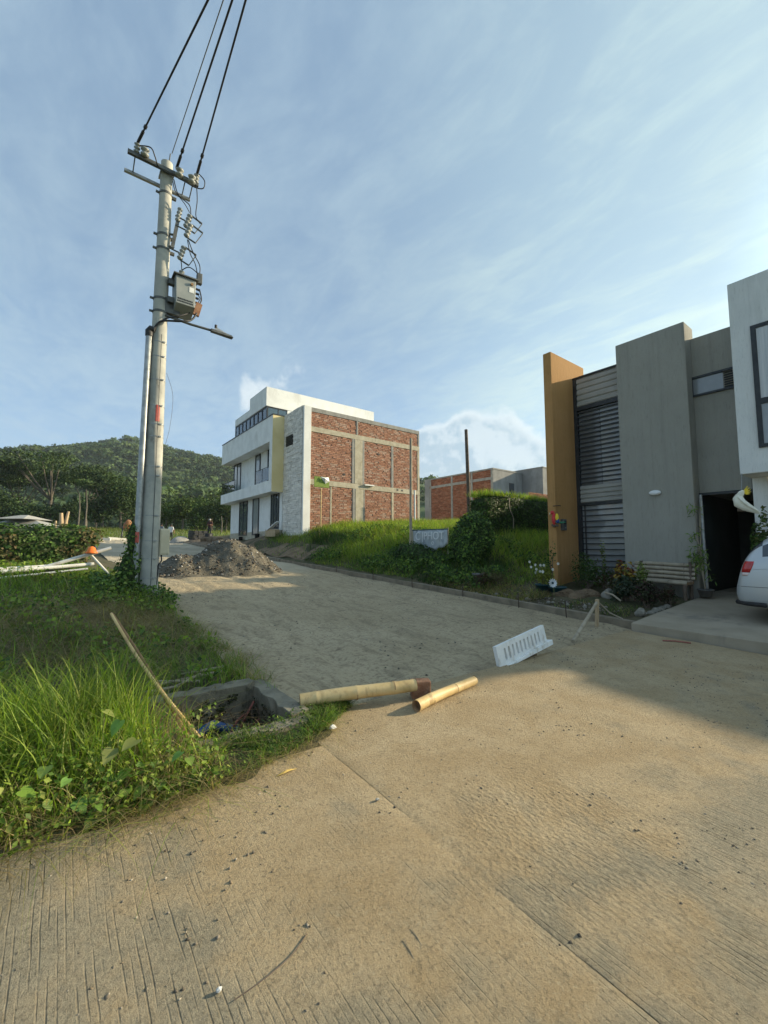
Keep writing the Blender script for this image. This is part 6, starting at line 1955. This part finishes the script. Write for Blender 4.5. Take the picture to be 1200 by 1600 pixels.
ST = [(.00, .40, .52, .62, .50), (.05, .30, .72, .76, .62), (.12, .27, 1.02, .83, .70), (.24, .25, 1.27, .855, .68), (.40, .24, 1.44, .865, .65), (.62, .24, 1.55, .87, .64), (1.1, .24, 1.62, .875, .64), (1.9, .24, 1.63, .875, .64),
      (2.5, .24, 1.57, .875, .62), (2.95, .24, 1.33, .87, .64), (3.3, .24, 1.06, .86, .72), (3.8, .25, .98, .84, .70), (4.2, .28, .86, .78, .66), (4.36, .34, .68, .66, .56), (4.42, .40, .52, .5, .42)]
vs = []; fs = []; mats = []
NR = 8
for s_, zb, zt, w_, wr in ST:
    belt = min(1.03, zb + (zt - zb) * .80)
    gl0 = min(1.10, belt + (zt - belt) * .22)
    gl1 = zt - (zt - belt) * .22
    f = lambda z: w_ * .985 + (wr - w_ * .985) * max(0, min(1, (z - belt) / max(zt - belt, .05))) ** 1.1
    half = [(0.0, zb), (w_ * .90, zb), (w_, zb + .16), (w_ * 1.0, belt * .72 + zb * .1), (w_ * .985, belt), (f(gl0), gl0), (f(gl1), gl1), (wr * .80, zt - .012), (0.0, zt)]
    ring = [carp(s_, w2, z2) for w2, z2 in half] + [carp(s_, -w2, z2) for w2, z2 in half[-2:0:-1]]
    vs += ring
n_ = 16
glassband = []
for k in range(len(ST) - 1):
    for m_ in range(n_):
        fs.append((k * n_ + m_, (k + 1) * n_ + m_, (k + 1) * n_ + (m_ + 1) % n_, k * n_ + (m_ + 1) % n_))
        isg = m_ in (5, 10) and 4 <= k <= 8 or (k in (8, 9) and m_ in (6, 7, 8, 9)) or (k in (2, 3) and m_ in (6, 7, 8, 9))
        mats.append(1 if isg else (2 if m_ in (0, 15) else 0))
fs += [tuple(range(n_)), tuple((len(ST) - 1) * n_ + q for q in range(n_))[::-1]]
mats += [0, 0]
mb = MB()
mb.v = [tuple(v) for v in vs]; mb.f = [list(f_) for f_ in fs]; mb.m = mats; mb.sm = [True] * len(fs); mb.c = [(1, 1, 1)] * len(vs)
body = mb.build('body', [M['car'], M['glass'], M['car_black']], car)
bm = bmesh.new(); bm.from_mesh(body.data)
bmesh.ops.recalc_face_normals(bm, faces=bm.faces)
bm.to_mesh(body.data); bm.free()
sb = body.modifiers.new('smooth', 'SUBSURF'); sb.levels = 2; sb.render_levels = 2
cut = MB()
for s_ in (.83, 3.5):
    cut.tube([carp(s_, 1.2, .31), carp(s_, .55, .31)], .365, 28)
    cut.tube([carp(s_, -.55, .31), carp(s_, -1.2, .31)], .365, 28)
cuto = cut.build('cutter', M['car_black'])
bm = bmesh.new(); bm.from_mesh(cuto.data); bmesh.ops.remove_doubles(bm, verts=bm.verts, dist=1e-5); bmesh.ops.recalc_face_normals(bm, faces=bm.faces); bm.to_mesh(cuto.data); bm.free()
bo = body.modifiers.new('arches', 'BOOLEAN'); bo.operation = 'DIFFERENCE'; bo.object = cuto; bo.solver = 'EXACT'
dg = bpy.context.evaluated_depsgraph_get(); dg.update()
nm_ = bpy.data.meshes.new_from_object(body.evaluated_get(dg))
body.modifiers.clear(); body.data = nm_
bpy.data.objects.remove(cuto)
for s_ in (.83, 3.5):
    for sd in (1, -1):
        wt = MB().tube([carp(s_, sd * .66, .31), carp(s_, sd * .67, .31), carp(s_, sd * .83, .31), carp(s_, sd * .845, .31)], [.27, .31, .31, .27], 28).build('wheel', M['tyre'], car)
        rm = MB().tube([carp(s_, sd * .80, .31), carp(s_, sd * .85, .31)], .2, 20)
        for q in range(5):
            a_ = q / 5 * 2 * PI
            rm.tube([carp(s_, sd * .852, .31), carp(s_ + .18 * math.cos(a_), sd * .856, .31 + .18 * math.sin(a_))], .025, 6)
        rm.build('rim', M['steel'], wt)


def skinpatch(rows, mat, name, parent, off=.006, th=.02):
    """A thin shell following the car side; rows of (s, w, z)."""
    nr, nc = len(rows), len(rows[0])
    pts = [carp(*p_) for r_ in rows for p_ in r_]
    c_ = sum(pts, Vector()) / len(pts)
    vs = []
    for r_ in rows:
        for p_ in r_: vs.append(carp(p_[0], p_[1] + off, p_[2]))
    for r_ in rows:
        for p_ in r_: vs.append(carp(p_[0] + .01, p_[1] - th, p_[2]))
    fs = []
    N1 = nr * nc
    for i_ in range(nr - 1):
        for j_ in range(nc - 1):
            q = i_ * nc + j_
            fs.append((q, q + 1, q + nc + 1, q + nc)); fs.append((N1 + q + nc, N1 + q + nc + 1, N1 + q + 1, N1 + q))
    per = [j_ for j_ in range(nc)] + [i_ * nc + nc - 1 for i_ in range(1, nr)] + [(nr - 1) * nc + j_ for j_ in range(nc - 2, -1, -1)] + [i_ * nc for i_ in range(nr - 2, 0, -1)]
    for k in range(len(per)):
        a_, b2 = per[k], per[(k + 1) % len(per)]
        fs.append((a_, a_ + N1, b2 + N1, b2))
    mb = MB().add(vs, fs, smooth=True)
    o = mb.build(name, mat, parent)
    bm = bmesh.new(); bm.from_mesh(o.data); bmesh.ops.recalc_face_normals(bm, faces=bm.faces); bm.to_mesh(o.data); bm.free()
    return o


# tail lamps wrap the rear corner: find the finished side surface by casting onto the body mesh
from mathutils.bvhtree import BVHTree
bmt = bmesh.new(); bmt.from_mesh(body.data); bvh = BVHTree.FromBMesh(bmt)
boff = world_loc(body)


def side_w(s_, z_, sd):
    a_ = carp(s_, sd * 1.5, z_) - boff; b_ = carp(s_, 0, z_) - boff
    hit = bvh.ray_cast(a_, (b_ - a_).normalized())
    return 1.5 - hit[3] if hit[0] is not None else .6


for sd in (1, -1):
    rows = []
    for z_, s0, s1 in ((.80, .13, .20), (.86, .125, .235), (.93, .13, .265), (1.0, .15, .29), (1.05, .17, .30)):
        rows.append([(s0 + (s1 - s0) * q / 5, sd * side_w(s0 + (s1 - s0) * q / 5, z_, sd), z_) for q in range(6)])
    tl = skinpatch(rows[1:], M['tail_red'], 'tail_light', car, .008 * sd, .03 * sd)
    skinpatch([rows[0], [(p_[0], p_[1], .855) for p_ in rows[1]]], M['tail_clear'], 'indicator', tl, .008 * sd, .03 * sd)
# bumper and door seams, black sill strip
for z_, s0, s1, nm2 in ((.62, .02, .46, 'bumper_seam'), (.92, .2, .75, 'crease')):
    pts = [carp(s0 + (s1 - s0) * q / 9, side_w(s0 + (s1 - s0) * q / 9, z_, 1) + .0, z_) for q in range(10)]
    MB().tube(pts, .004 if nm2 == 'bumper_seam' else .006, 6).build(nm2, M['car_black'] if nm2 == 'bumper_seam' else M['car'], car)
pts = [carp(.02 + q * .05, side_w(.02 + q * .05, .34, 1) + .003, .335 - .01 * q / 9) for q in range(9)]
MB().tube(pts, .04, 8).build('lower_trim', M['car_black'], car)
pts = [carp(.64, side_w(.64, z_, 1) + .001, z_) for z_ in np.linspace(.66, 1.5, 12)]
MB().tube(pts, .004, 6).build('door_seam', M['car_black'], car)
bmt.free()

# ------------------------------------------------------------------ people far up the road
def person(label, loc, face, pose, top, hat, group=None, h_=1.62):
    """One continuous skinned figure; clothing is split by height on the same surface."""
    t_ = thing('person', label, 'person', loc, group, face)
    k = h_ / 1.62
    v = {'pel': (0, 0, .86), 'wst': (0, .0, 1.02), 'chs': (0, .02, 1.24), 'nk': (0, .02, 1.38), 'hd': (0, -.01, 1.47), 'tp': (0, -.01, 1.58),
         'hl': (.09, 0, .82), 'kl': (.10, -.03, .46), 'al': (.11, .02, .09), 'tl': (.12, -.12, .03), 'hr': (-.09, 0, .82), 'kr': (-.10, -.03, .46), 'ar': (-.11, .02, .09), 'tr': (-.12, -.12, .03),
         'sl': (.17, .02, 1.31), 'el': (.23, .03, 1.04), 'wl': (.24, -.10, .82), 'fl': (.24, -.15, .74), 'sr': (-.17, .02, 1.31), 'er': (-.23, .03, 1.04), 'wr': (-.24, -.10, .82), 'fr': (-.24, -.15, .74)}
    v.update(pose)
    e = [('pel', 'wst'), ('wst', 'chs'), ('chs', 'nk'), ('nk', 'hd'), ('hd', 'tp'), ('pel', 'hl'), ('hl', 'kl'), ('kl', 'al'), ('al', 'tl'), ('pel', 'hr'), ('hr', 'kr'), ('kr', 'ar'), ('ar', 'tr'),
         ('chs', 'sl'), ('sl', 'el'), ('el', 'wl'), ('wl', 'fl'), ('chs', 'sr'), ('sr', 'er'), ('er', 'wr'), ('wr', 'fr')]
    rad = {'pel': .13, 'wst': .125, 'chs': .145, 'nk': .055, 'hd': .085, 'tp': .08, 'h': .09, 'k': .062, 'a': .045, 't': .04, 's': .065, 'e': .045, 'w': .034, 'f': .036}
    names = list(v)
    me = bpy.data.meshes.new('person_body')
    me.from_pydata([tuple(q * k for q in v[n_]) for n_ in names], [(names.index(a_), names.index(b_)) for a_, b_ in e], [])
    o = bpy.data.objects.new('body', me)
    COL.objects.link(o)
    o.modifiers.new('skin', 'SKIN')
    for i_, n_ in enumerate(names):
        r_ = rad.get(n_, rad.get(n_[0], .05)) * k
        me.skin_vertices[0].data[i_].radius = (r_, r_ * (.8 if n_ in ('chs', 'wst', 'pel') else 1))
        me.skin_vertices[0].data[i_].use_root = n_ == 'pel'
    o.modifiers.new('sub', 'SUBSURF').render_levels = 2
    o.modifiers['sub'].levels = 2
    dg = bpy.context.evaluated_depsgraph_get(); dg.update()
    m2 = bpy.data.meshes.new_from_object(o.evaluated_get(dg))
    o.modifiers.clear(); o.data = m2
    for m_ in (M['skin'], top, M['trousers'], M['boots']): m2.materials.append(m_)
    hd_z = v['hd'][2] * k
    for p_ in m2.polygons:
        c_ = p_.center
        z_ = c_.z / k
        arm = abs(c_.x) > .19 * k or (c_.y < -.13 * k and z_ > .7)
        p_.use_smooth = True
        if z_ > v['nk'][2] - .01: p_.material_index = 0
        elif z_ > v['wst'][2] - .13 and not arm: p_.material_index = 1
        elif arm and z_ > .55: p_.material_index = 1 if z_ > v['el'][2] + .06 else 0
        elif z_ > .14: p_.material_index = 2
        else: p_.material_index = 3
    o.parent = t_
    hx, hy, hz = [q * k for q in v['hd']]
    ht = MB().lathe((0, 0, 0), [(.001, .145), (.06, .14), (.093, .10), (.10, .05), (.102, .03), (.15, .02), (.15, .012), (.09, .015)], 16)
    ho = ht.build('hat', hat, None, (0, 0, 0))
    ho.location = (hx, hy, hz + .0)
    ho.parent = t_
    return t_


rz_ = road_z(42)
person('worker in a white shirt and black cap walking up the road', (7.9, 42, rz_), YAW * -1 + PI, {'al': (.12, .14, .12), 'tl': (.12, .02, .03)}, M['shirt_white'], M['hat'], 'workers on the building site', 1.68)
person('worker in a grey blue shirt partly behind the meter box', (7.2, 42.6, road_z(42.6)), YAW * -1 + PI, {}, M['shirt_grey'], M['hat'], 'workers on the building site', 1.70)
person('worker in a pale hat and dark red shirt on the earth mound', (10.7, 40, bz(10.7, 40)), -YAW, {'wl': (.12, -.20, 1.08), 'fl': (.04, -.24, 1.1), 'wr': (-.12, -.20, 1.06), 'fr': (-.04, -.24, 1.08)}, M['shirt_red'], M['hat_pale'], 'workers on the building site', 1.70)

# building materials by the white house
bs = thing('block_stack', 'stack of dark hollow blocks on the earth beside the road', 'blocks', (9.6, 40.6, bz(9.6, 40.6)))
rr = random.Random(8)
for r_ in range(4):
    for q in range(5 - (r_ == 3)):
        x = 9.05 + q * .42 + rr.uniform(-.02, .02)
        z = bz(9.6, 40.6) + .02 + r_ * .205
        MB().obox((x + .2, 40.6 + rr.uniform(-.03, .03), z + .1), .39, .22, .195, Matrix.Rotation(rr.uniform(-.04, .04), 3, 'Z')).build('block', M['block'], bs)
tag(MB().blob((8.4, 40.8, road_z(40.8)), (.9, .9, .75), 90, .2, sub=4).build('grey_sand_pile', M['beam_grey'], None, (8.4, 40.8, 2)), 'small pale grey sand pile left of the dark block stack', 'pile')
z = bz(10.45, 38.5)
tag(MB().lathe((10.4, 39.2, bz(10.4, 39.2)), [(.28, 0), (.3, .05), (.3, .4), (.26, .42), (.26, .1)], 18).build('black_tub', M['car_black'], None, (10.4, 39.2, 2.3)), 'black mixing tub beside the worker on the mound', 'tub')
tag(MB().lathe((10.45, 27.6, bz(10.45, 27.6) - .02), [(.14, 0), (.17, .34), (.18, .36), (.15, .36)], 16).build('dark_bucket', M['car_black'], None, (10.45, 27.6, 2.3)), 'dark bucket outside the door of the white house', 'bucket')
tag(MB().lathe((10.5, 31.0, bz(10.5, 31.0) - .02), [(.12, 0), (.15, .28), (.16, .3), (.13, .3)], 16).build('dark_bucket', M['car_black'], None, (10.5, 31, 2.3)), 'dark bucket under the left window of the white house', 'bucket')
zz = bz(10.35, 24.6)
tag(MB().obox((10.3, 24.7, zz + .25), .35, .9, .45, Matrix.Rotation(.3, 3, 'Z')).build('timber_crate', M['wood'], None, (10.3, 24.7, zz), bevel=.01), 'pale timber crate by the stone corner of the white house', 'crate')
tag(MB().obox((10.25, 24.5, zz + .68), .25, 1.1, .04, Matrix.Rotation(.3, 3, 'Z') @ Matrix.Rotation(-.5, 3, 'X')).build('white_board', M['white_plastic'], None, (10.3, 24.7, zz)), 'white board tilted on top of the timber crate', 'board')
for k, (x, y, lab) in enumerate(((9.7, 35.5, 'orange brown clod at the left end of the house mound'), (9.9, 34.6, 'orange brown clod lying nearest the house corner'), (9.6, 37.0, 'orange brown clod between house and workers'))):
    tag(MB().blob((x, y, bz(x, y) + .1), (.4, .5, .3), 95 + k, .3, sub=3).build('earth_clod', M['soil_dry'], None, (x, y, bz(x, y))), lab, 'clod')
sheet('bare_earth', axis((8.68, 10.7, .2)), axis((16.6, 44, .3)), lambda X, Y: TR(X, Y) + np.where((Y < 22) & (X > 10), -.3, .04) + (vnoise(X, Y, .7, 66) - .5) * .2, M['soil_dry'])
# things at the far end of the road and beyond the creeper wall
for k, (x, y, l_, lab) in enumerate(((3.1, 46, 1.1, 'whitish slab lying at the far left end of the road'), (4.2, 46.6, 1.4, 'low whitish kerb block at the far left end of the road'))):
    tag(MB().obox((x, y, road_z(y) + .12), l_, .3, .22, Matrix.Rotation(.4 * k - .3, 3, 'Z') @ Matrix.Rotation(.08, 3, 'Y')).build('pale_slab', M['pipe_white'], None, (x, y, 2)), lab, 'slab')
tm = thing('ridged_tent', 'grey tarpaulin hut roof showing above the creeper wall', 'hut', tuple(site(-39, 46, 2)))
c_ = site(-39, 45.5, 0)
ux = rt; uy = hf
for nm2, wx, wz0, wz1 in (('roof', 4.2, 3.55, 4.55), ('cap', 1.6, 4.5, 5.0)):
    q = [c_ - ux * wx + Vector((0, 0, wz0)) - uy * 2, c_ + ux * wx + Vector((0, 0, wz0)) - uy * 2, c_ + ux * wx + Vector((0, 0, wz0)) + uy * 2, c_ - ux * wx + Vector((0, 0, wz0)) + uy * 2, c_ - ux * wx * .25 + Vector((0, 0, wz1)), c_ + ux * wx * .25 + Vector((0, 0, wz1))]
    MB().add(q, [(0, 1, 5, 4), (1, 2, 5), (2, 3, 4, 5), (3, 0, 4), (3, 2, 1, 0)]).build(nm2, M['tent'], tm)
MB().add([c_ + ux * a_ * 4.0 + uy * b_ * 1.9 + Vector((0, 0, z_)) for z_ in (1.8, 3.56) for a_, b_ in ((-1, -1), (1, -1), (1, 1), (-1, 1))], [(0, 1, 5, 4), (1, 2, 6, 5), (2, 3, 7, 6), (3, 0, 4, 7)]).build('wall', M['dark_wood'], tm)
q = site(-34.4, 44, 0)
tag(MB().tube([(q.x, q.y, 1.5), (q.x, q.y, 4.3)], .09, 8).build('pale_post', M['wood'], None, (q.x, q.y, 2)), 'pale timber post standing just right of the tarpaulin hut', 'post')
q = site(-26.5, 34.5, 0)
sm = MB().tube([(q.x, q.y, 1.6), (q.x, q.y, 3.6), (q.x - .06, q.y, 4.35)], [.19, .17, .13], 9).tube([(q.x + .3, q.y, 1.6), (q.x + .28, q.y, 3.6), (q.x + .42, q.y, 4.5)], [.13, .13, .09], 9)
tag(sm.build('split_stump', M['wood'], None, (q.x, q.y, 1.7)), 'tall split pale tree stump rising above the creeper wall', 'stump')
q = site(-26.2, 43.0, 0)
mz = road_z(q.y) - .1
mx = thing('cement_mixer', 'small rusty orange cement mixer at the far road end, seen beside the conduit', 'mixer', (q.x, q.y, mz))
M['rust_orange'] = mat_basic('rusty_orange_paint', (.42, .17, .06), (.20, .12, .07), .8, 5)
mb = MB().lathe((0, 0, 0), [(.18, .75), (.42, .25), (.46, -.05), (.36, -.35), (.12, -.45)], 14)
rm_ = Matrix.Rotation(.6, 3, 'X')
mb.v = [tuple(Vector((q.x, q.y, mz + 1.35)) + rm_ @ Vector(v_)) for v_ in mb.v]
mb.build('drum', M['rust_orange'], mx)
fr_ = MB()
for sx in (-.5, .5):
    fr_.tube([(q.x + sx, q.y - .4, mz + .25), (q.x + sx * .9, q.y, mz + 1.35), (q.x + sx, q.y + .5, mz + .05)], .05, 7)
fr_.tube([(q.x - .5, q.y - .4, mz + .3), (q.x + .5, q.y - .4, mz + .3)], .05, 7).build('frame', M['steel_dark'], mx)
for sx in (-.56, .56):
    MB().tube([(q.x + sx - .05, q.y - .4, mz + .27), (q.x + sx + .05, q.y - .4, mz + .27)], .28, 16).build('wheel', M['tyre'], mx)

# ------------------------------------------------------------------ trees
def tree(name, label, lat, dep, z0, h, cr, cz, n, size, cols, seed, style='round', group=None, bark='bark', trunk_r=None, ncl=14):
    """Trunk and limbs that reach leaf clusters placed unevenly through the crown."""
    rg = np.random.default_rng(seed); rr = random.Random(seed)
    b0 = site(lat, dep, z0)
    t_ = thing(name, label, 'tree', tuple(b0), group)
    tr_ = trunk_r or h * .022
    L = np.array(b0)
    if style == 'umbrella':
        an = rg.random(ncl) * 6.28; ra = cr * np.sqrt(rg.random(ncl)) * .92
        cc = np.stack([np.cos(an) * ra, np.sin(an) * ra, h * (.90 - .16 * (ra / cr) ** 2) + rg.normal(size=ncl) * h * .035], 1)
        rad = np.stack([cr * (.26 + .16 * rg.random(ncl)), cr * (.26 + .16 * rg.random(ncl)), h * (.045 + .035 * rg.random(ncl))], 1)
    else:
        d = rg.normal(size=(ncl, 3)); d /= np.linalg.norm(d, axis=1, keepdims=True)
        cc = d * np.array([cr, cr, cz]) * (.3 + .55 * rg.random((ncl, 1))) + np.array([0, 0, h - cz])
        rad = np.repeat((.30 + .24 * rg.random(ncl))[:, None], 3, 1) * np.array([cr, cr, cz * .8])
    mb = MB()
    fork = h * (.42 if style == 'umbrella' else .35)
    top = b0 + Vector((rr.uniform(-.03, .03) * h, rr.uniform(-.03, .03) * h, fork))
    mb.tube([b0 - Vector((0, 0, .5)), b0.lerp(top, .5) + Vector((rr.uniform(-.01, .01) * h, 0, 0)), top], [tr_ * 1.25, tr_, tr_ * .8], 9)
    for c_ in cc[:9 if style == 'umbrella' else 6]:
        e = Vector(L + c_)
        m_ = top.lerp(e, .5) + Vector((0, 0, -.04 * h if style == 'umbrella' else 0))
        mb.tube([top - Vector((0, 0, tr_)), m_, e], [tr_ * .55, tr_ * .36, tr_ * .14], 6)
    mb.build('trunk', M[bark], t_)
    w_ = rg.choice(ncl, n, p=(rad.prod(1) ** .67) / (rad.prod(1) ** .67).sum())
    q = rg.normal(size=(n, 3)); q /= np.linalg.norm(q, axis=1, keepdims=True)
    pos = cc[w_] + q * rad[w_] * (.55 + .5 * rg.random((n, 1)))
    V, F, C = leaves(L + pos, size * (.6 + .8 * rg.random(n)), pick(cols, n, rg, .28) * (.8 + .45 * rg.random(ncl))[w_][:, None], rg, .75, q * .6 + np.array([0, 0, .5]), 1.0)
    bulk('crown', V, F, M['leaf_far'], C, t_)
    return t_


def gz(lat, dep):
    p_ = site(lat, dep)
    return float(np.clip(.06 * p_.y - .75, -.75, 4.9))


def lat_of(px, dep): return (px - 600) / 659 * dep


TG = [(.045, .075, .027), (.06, .095, .032), (.038, .064, .024), (.07, .105, .034)]
TG2 = [(.055, .095, .024), (.07, .115, .028), (.045, .08, .02), (.085, .12, .035)]
TG3 = [(.042, .072, .026), (.055, .09, .03), (.035, .06, .022)]
# (pixel-free site data: bearing column, distance, height, crown radius, leaves, style, palette, label)
UM = [(74, 92, 18.0, 10.5, 3600, 'tall flat crowned tree with pale bare limbs above the split stump'), (132, 104, 16.8, 9.0, 2800, 'flat crowned tree just right of the tallest umbrella tree'),
      (22, 98, 15.2, 8.5, 2400, 'flat crowned tree at the far left edge beyond the creeper wall'), (160, 88, 12.0, 5.5, 1700, 'smaller flat crowned tree left of the conduit')]
for k, (px, dep, h_, cr_, n, lab) in enumerate(UM):
    la_ = lat_of(px, dep)
    tree('umbrella_tree', lab, la_, dep, gz(la_, dep) - .3, h_, cr_, 3, n * 2, .42, TG, 300 + k, 'umbrella', 'flat crowned trees beyond the creeper wall', ncl=18)
RT = [(3, 74, 7.5, 4.5, 3.6, 'dense dark tree low at the left picture edge below the umbrella trees', TG3), (45, 80, 6.5, 4.6, 3.0, 'dark bushy tree behind the tarpaulin hut', TG3), (105, 84, 7.5, 4.2, 3.4, 'dark bushy tree right of the split stump', TG3), (148, 78, 8.0, 4.0, 3.7, 'dark rounded tree at the right end of the creeper wall', TG3),
      (186, 80, 10.5, 4.6, 4.8, 'dark tall tree directly behind the conduit', TG3), (205, 96, 13, 5.0, 6.2, 'tallest dark tree behind the utility pole shaft', TG3), (258, 92, 10.2, 4.4, 4.7, 'bright green rounded tree right of the utility pole', TG2), (284, 86, 8.8, 3.6, 4.1, 'yellowish green tree above the white shirted worker', TG2),
      (308, 96, 8.4, 3.8, 3.9, 'rounded green tree above the dark block stack', TG2), (330, 92, 9.0, 3.7, 4.3, 'pale green tree above the worker on the mound', TG2), (352, 90, 8.6, 3.6, 4.0, 'dark green tree touching the left end of the white house', TG), (235, 104, 9.5, 4.5, 4.4, 'dark green tree half hidden by the utility pole', TG),
      (372, 98, 8.8, 4.2, 4.1, 'green tree mostly hidden behind the white house', TG), (272, 106, 8.6, 4.8, 4.0, 'darker tree behind the bright green ones near the workers', TG3), (322, 108, 9.2, 4.6, 4.2, 'darker tree in the second row above the block stack', TG3), (-28, 86, 9, 5, 4.2, 'dark tree past the left picture edge', TG3)]
for k, (px, dep, h_, cr_, cz_, lab, pal) in enumerate(RT):
    la_ = lat_of(px, dep)
    tree('broadleaf_tree', lab, la_, dep, gz(la_, dep) - .3, h_, cr_, cz_, 2600, .40, pal, 340 + k, 'round', 'trees at the foot of the hill', trunk_r=.2, ncl=16)
# thin pale trunks in front of the dark trees
for k, (px, dep, h_, lab) in enumerate(((120, 70, 6.0, 'thin pale trunk left of the pair before the dark trees'), (131, 71, 6.6, 'thin pale trunk right of the pair before the dark trees'), (345, 78, 3.2, 'thin pale trunk by the pasture left of the white house'))):
    q = site(lat_of(px, dep), dep, 0)
    z0 = gz(lat_of(px, dep), dep)
    tag(MB().tube([(q.x, q.y, z0 - .5), (q.x + .1, q.y, z0 + h_ * .6), (q.x - .05, q.y, z0 + h_)], [.14, .11, .05], 7).build('slender_tree', M['bark'], None, (q.x, q.y, z0)), lab, 'tree')

# forest covering the hill: one mass of crowns
rg = np.random.default_rng(5)
n = 6400
dep = 172 + 400 * rg.random(n) ** .85
lat = rg.uniform(-760, 120, n)
k = (np.abs(lat + .62 * dep) < .48 * dep) | (rg.random(n) < .35)
lat, dep = lat[k], dep[k]; n = len(lat)
zz = hill_z(lat, dep)
base = np.stack([rt.x * lat + hf.x * dep, rt.y * lat + hf.y * dep, zz], 1)
cr_ = 2.8 + 3.4 * rg.random(n) ** 1.5
m = 46
q = rg.normal(size=(n, m, 3)); q /= np.linalg.norm(q, axis=2, keepdims=True)
q[..., 2] = np.abs(q[..., 2]) * .9 - .1
rad = cr_[:, None, None] * np.array([1, 1, .95]) * (.55 + .5 * rg.random((n, m, 1)))
P = base[:, None] + np.array([0, 0, 1.0]) * (cr_ * .75)[:, None, None] + q * rad
P[..., 0:2] += (rg.normal(size=(n, m, 2)) * .25) * cr_[:, None, None] * .4
col = pick([(.045, .08, .034), (.06, .10, .04), (.038, .066, .03), (.075, .115, .042), (.09, .13, .046)], n, rg, .22) * (.75 + .6 * vnoise(lat + 900, dep, 60, 95))[:, None]
V, F, C = leaves(P.reshape(-1, 3), (cr_[:, None] * (.36 + .28 * rg.random((n, m)))).ravel(), np.repeat(col, m, 0) * (.85 + .3 * rg.random((n * m, 1))), rg, .85, (q * .8 + np.array([0, 0, .4])).reshape(-1, 3), .8)
bulk('hill_forest', V, F, M['leaf_far'], C, None, 'stuff', (-200, 300, 40))
# pasture grass between the trees and the site
n = 9000
x = rng.uniform(-30, 30, n); y = rng.uniform(46, 96, n)
P = np.stack([x, y, np.clip(.06 * y - .75, -.75, 4.9)], 1)
V, F, C = blades(P, .3 + .5 * rng.random(n), np.full(n, .05), .3 + .8 * rng.random(n), pick([(.13, .17, .04), (.17, .20, .055), (.10, .14, .03), (.20, .19, .08)], n, rng), rng, 2)
bulk('pasture_grass', V, F, M['grass'], C, None, 'stuff', (0, 60, 3))

# ------------------------------------------------------------------ air between here and the hill
hz = bpy.data.materials.new('thin_haze')
hz.use_nodes = True
t = NT(hz.node_tree)
pv = t.node('ShaderNodeVolumePrincipled', {'Color': (.80, .88, .96), 'Density': .0002, 'Anisotropy': .25})
t.node('ShaderNodeOutputMaterial', {'Volume': pv.outputs[0]})
c0 = site(-330, 430)
hb = MB().obox((0, 0, 0), 2600, 1500, 176)
hb.v = [tuple(Matrix.Rotation(-YAW, 3, 'Z') @ Vector(v_) + Vector((c0.x, c0.y, 86.0))) for v_ in hb.v]
o = hb.build('haze', hz, None, (c0.x, c0.y, 86))
o['kind'] = 'stuff'
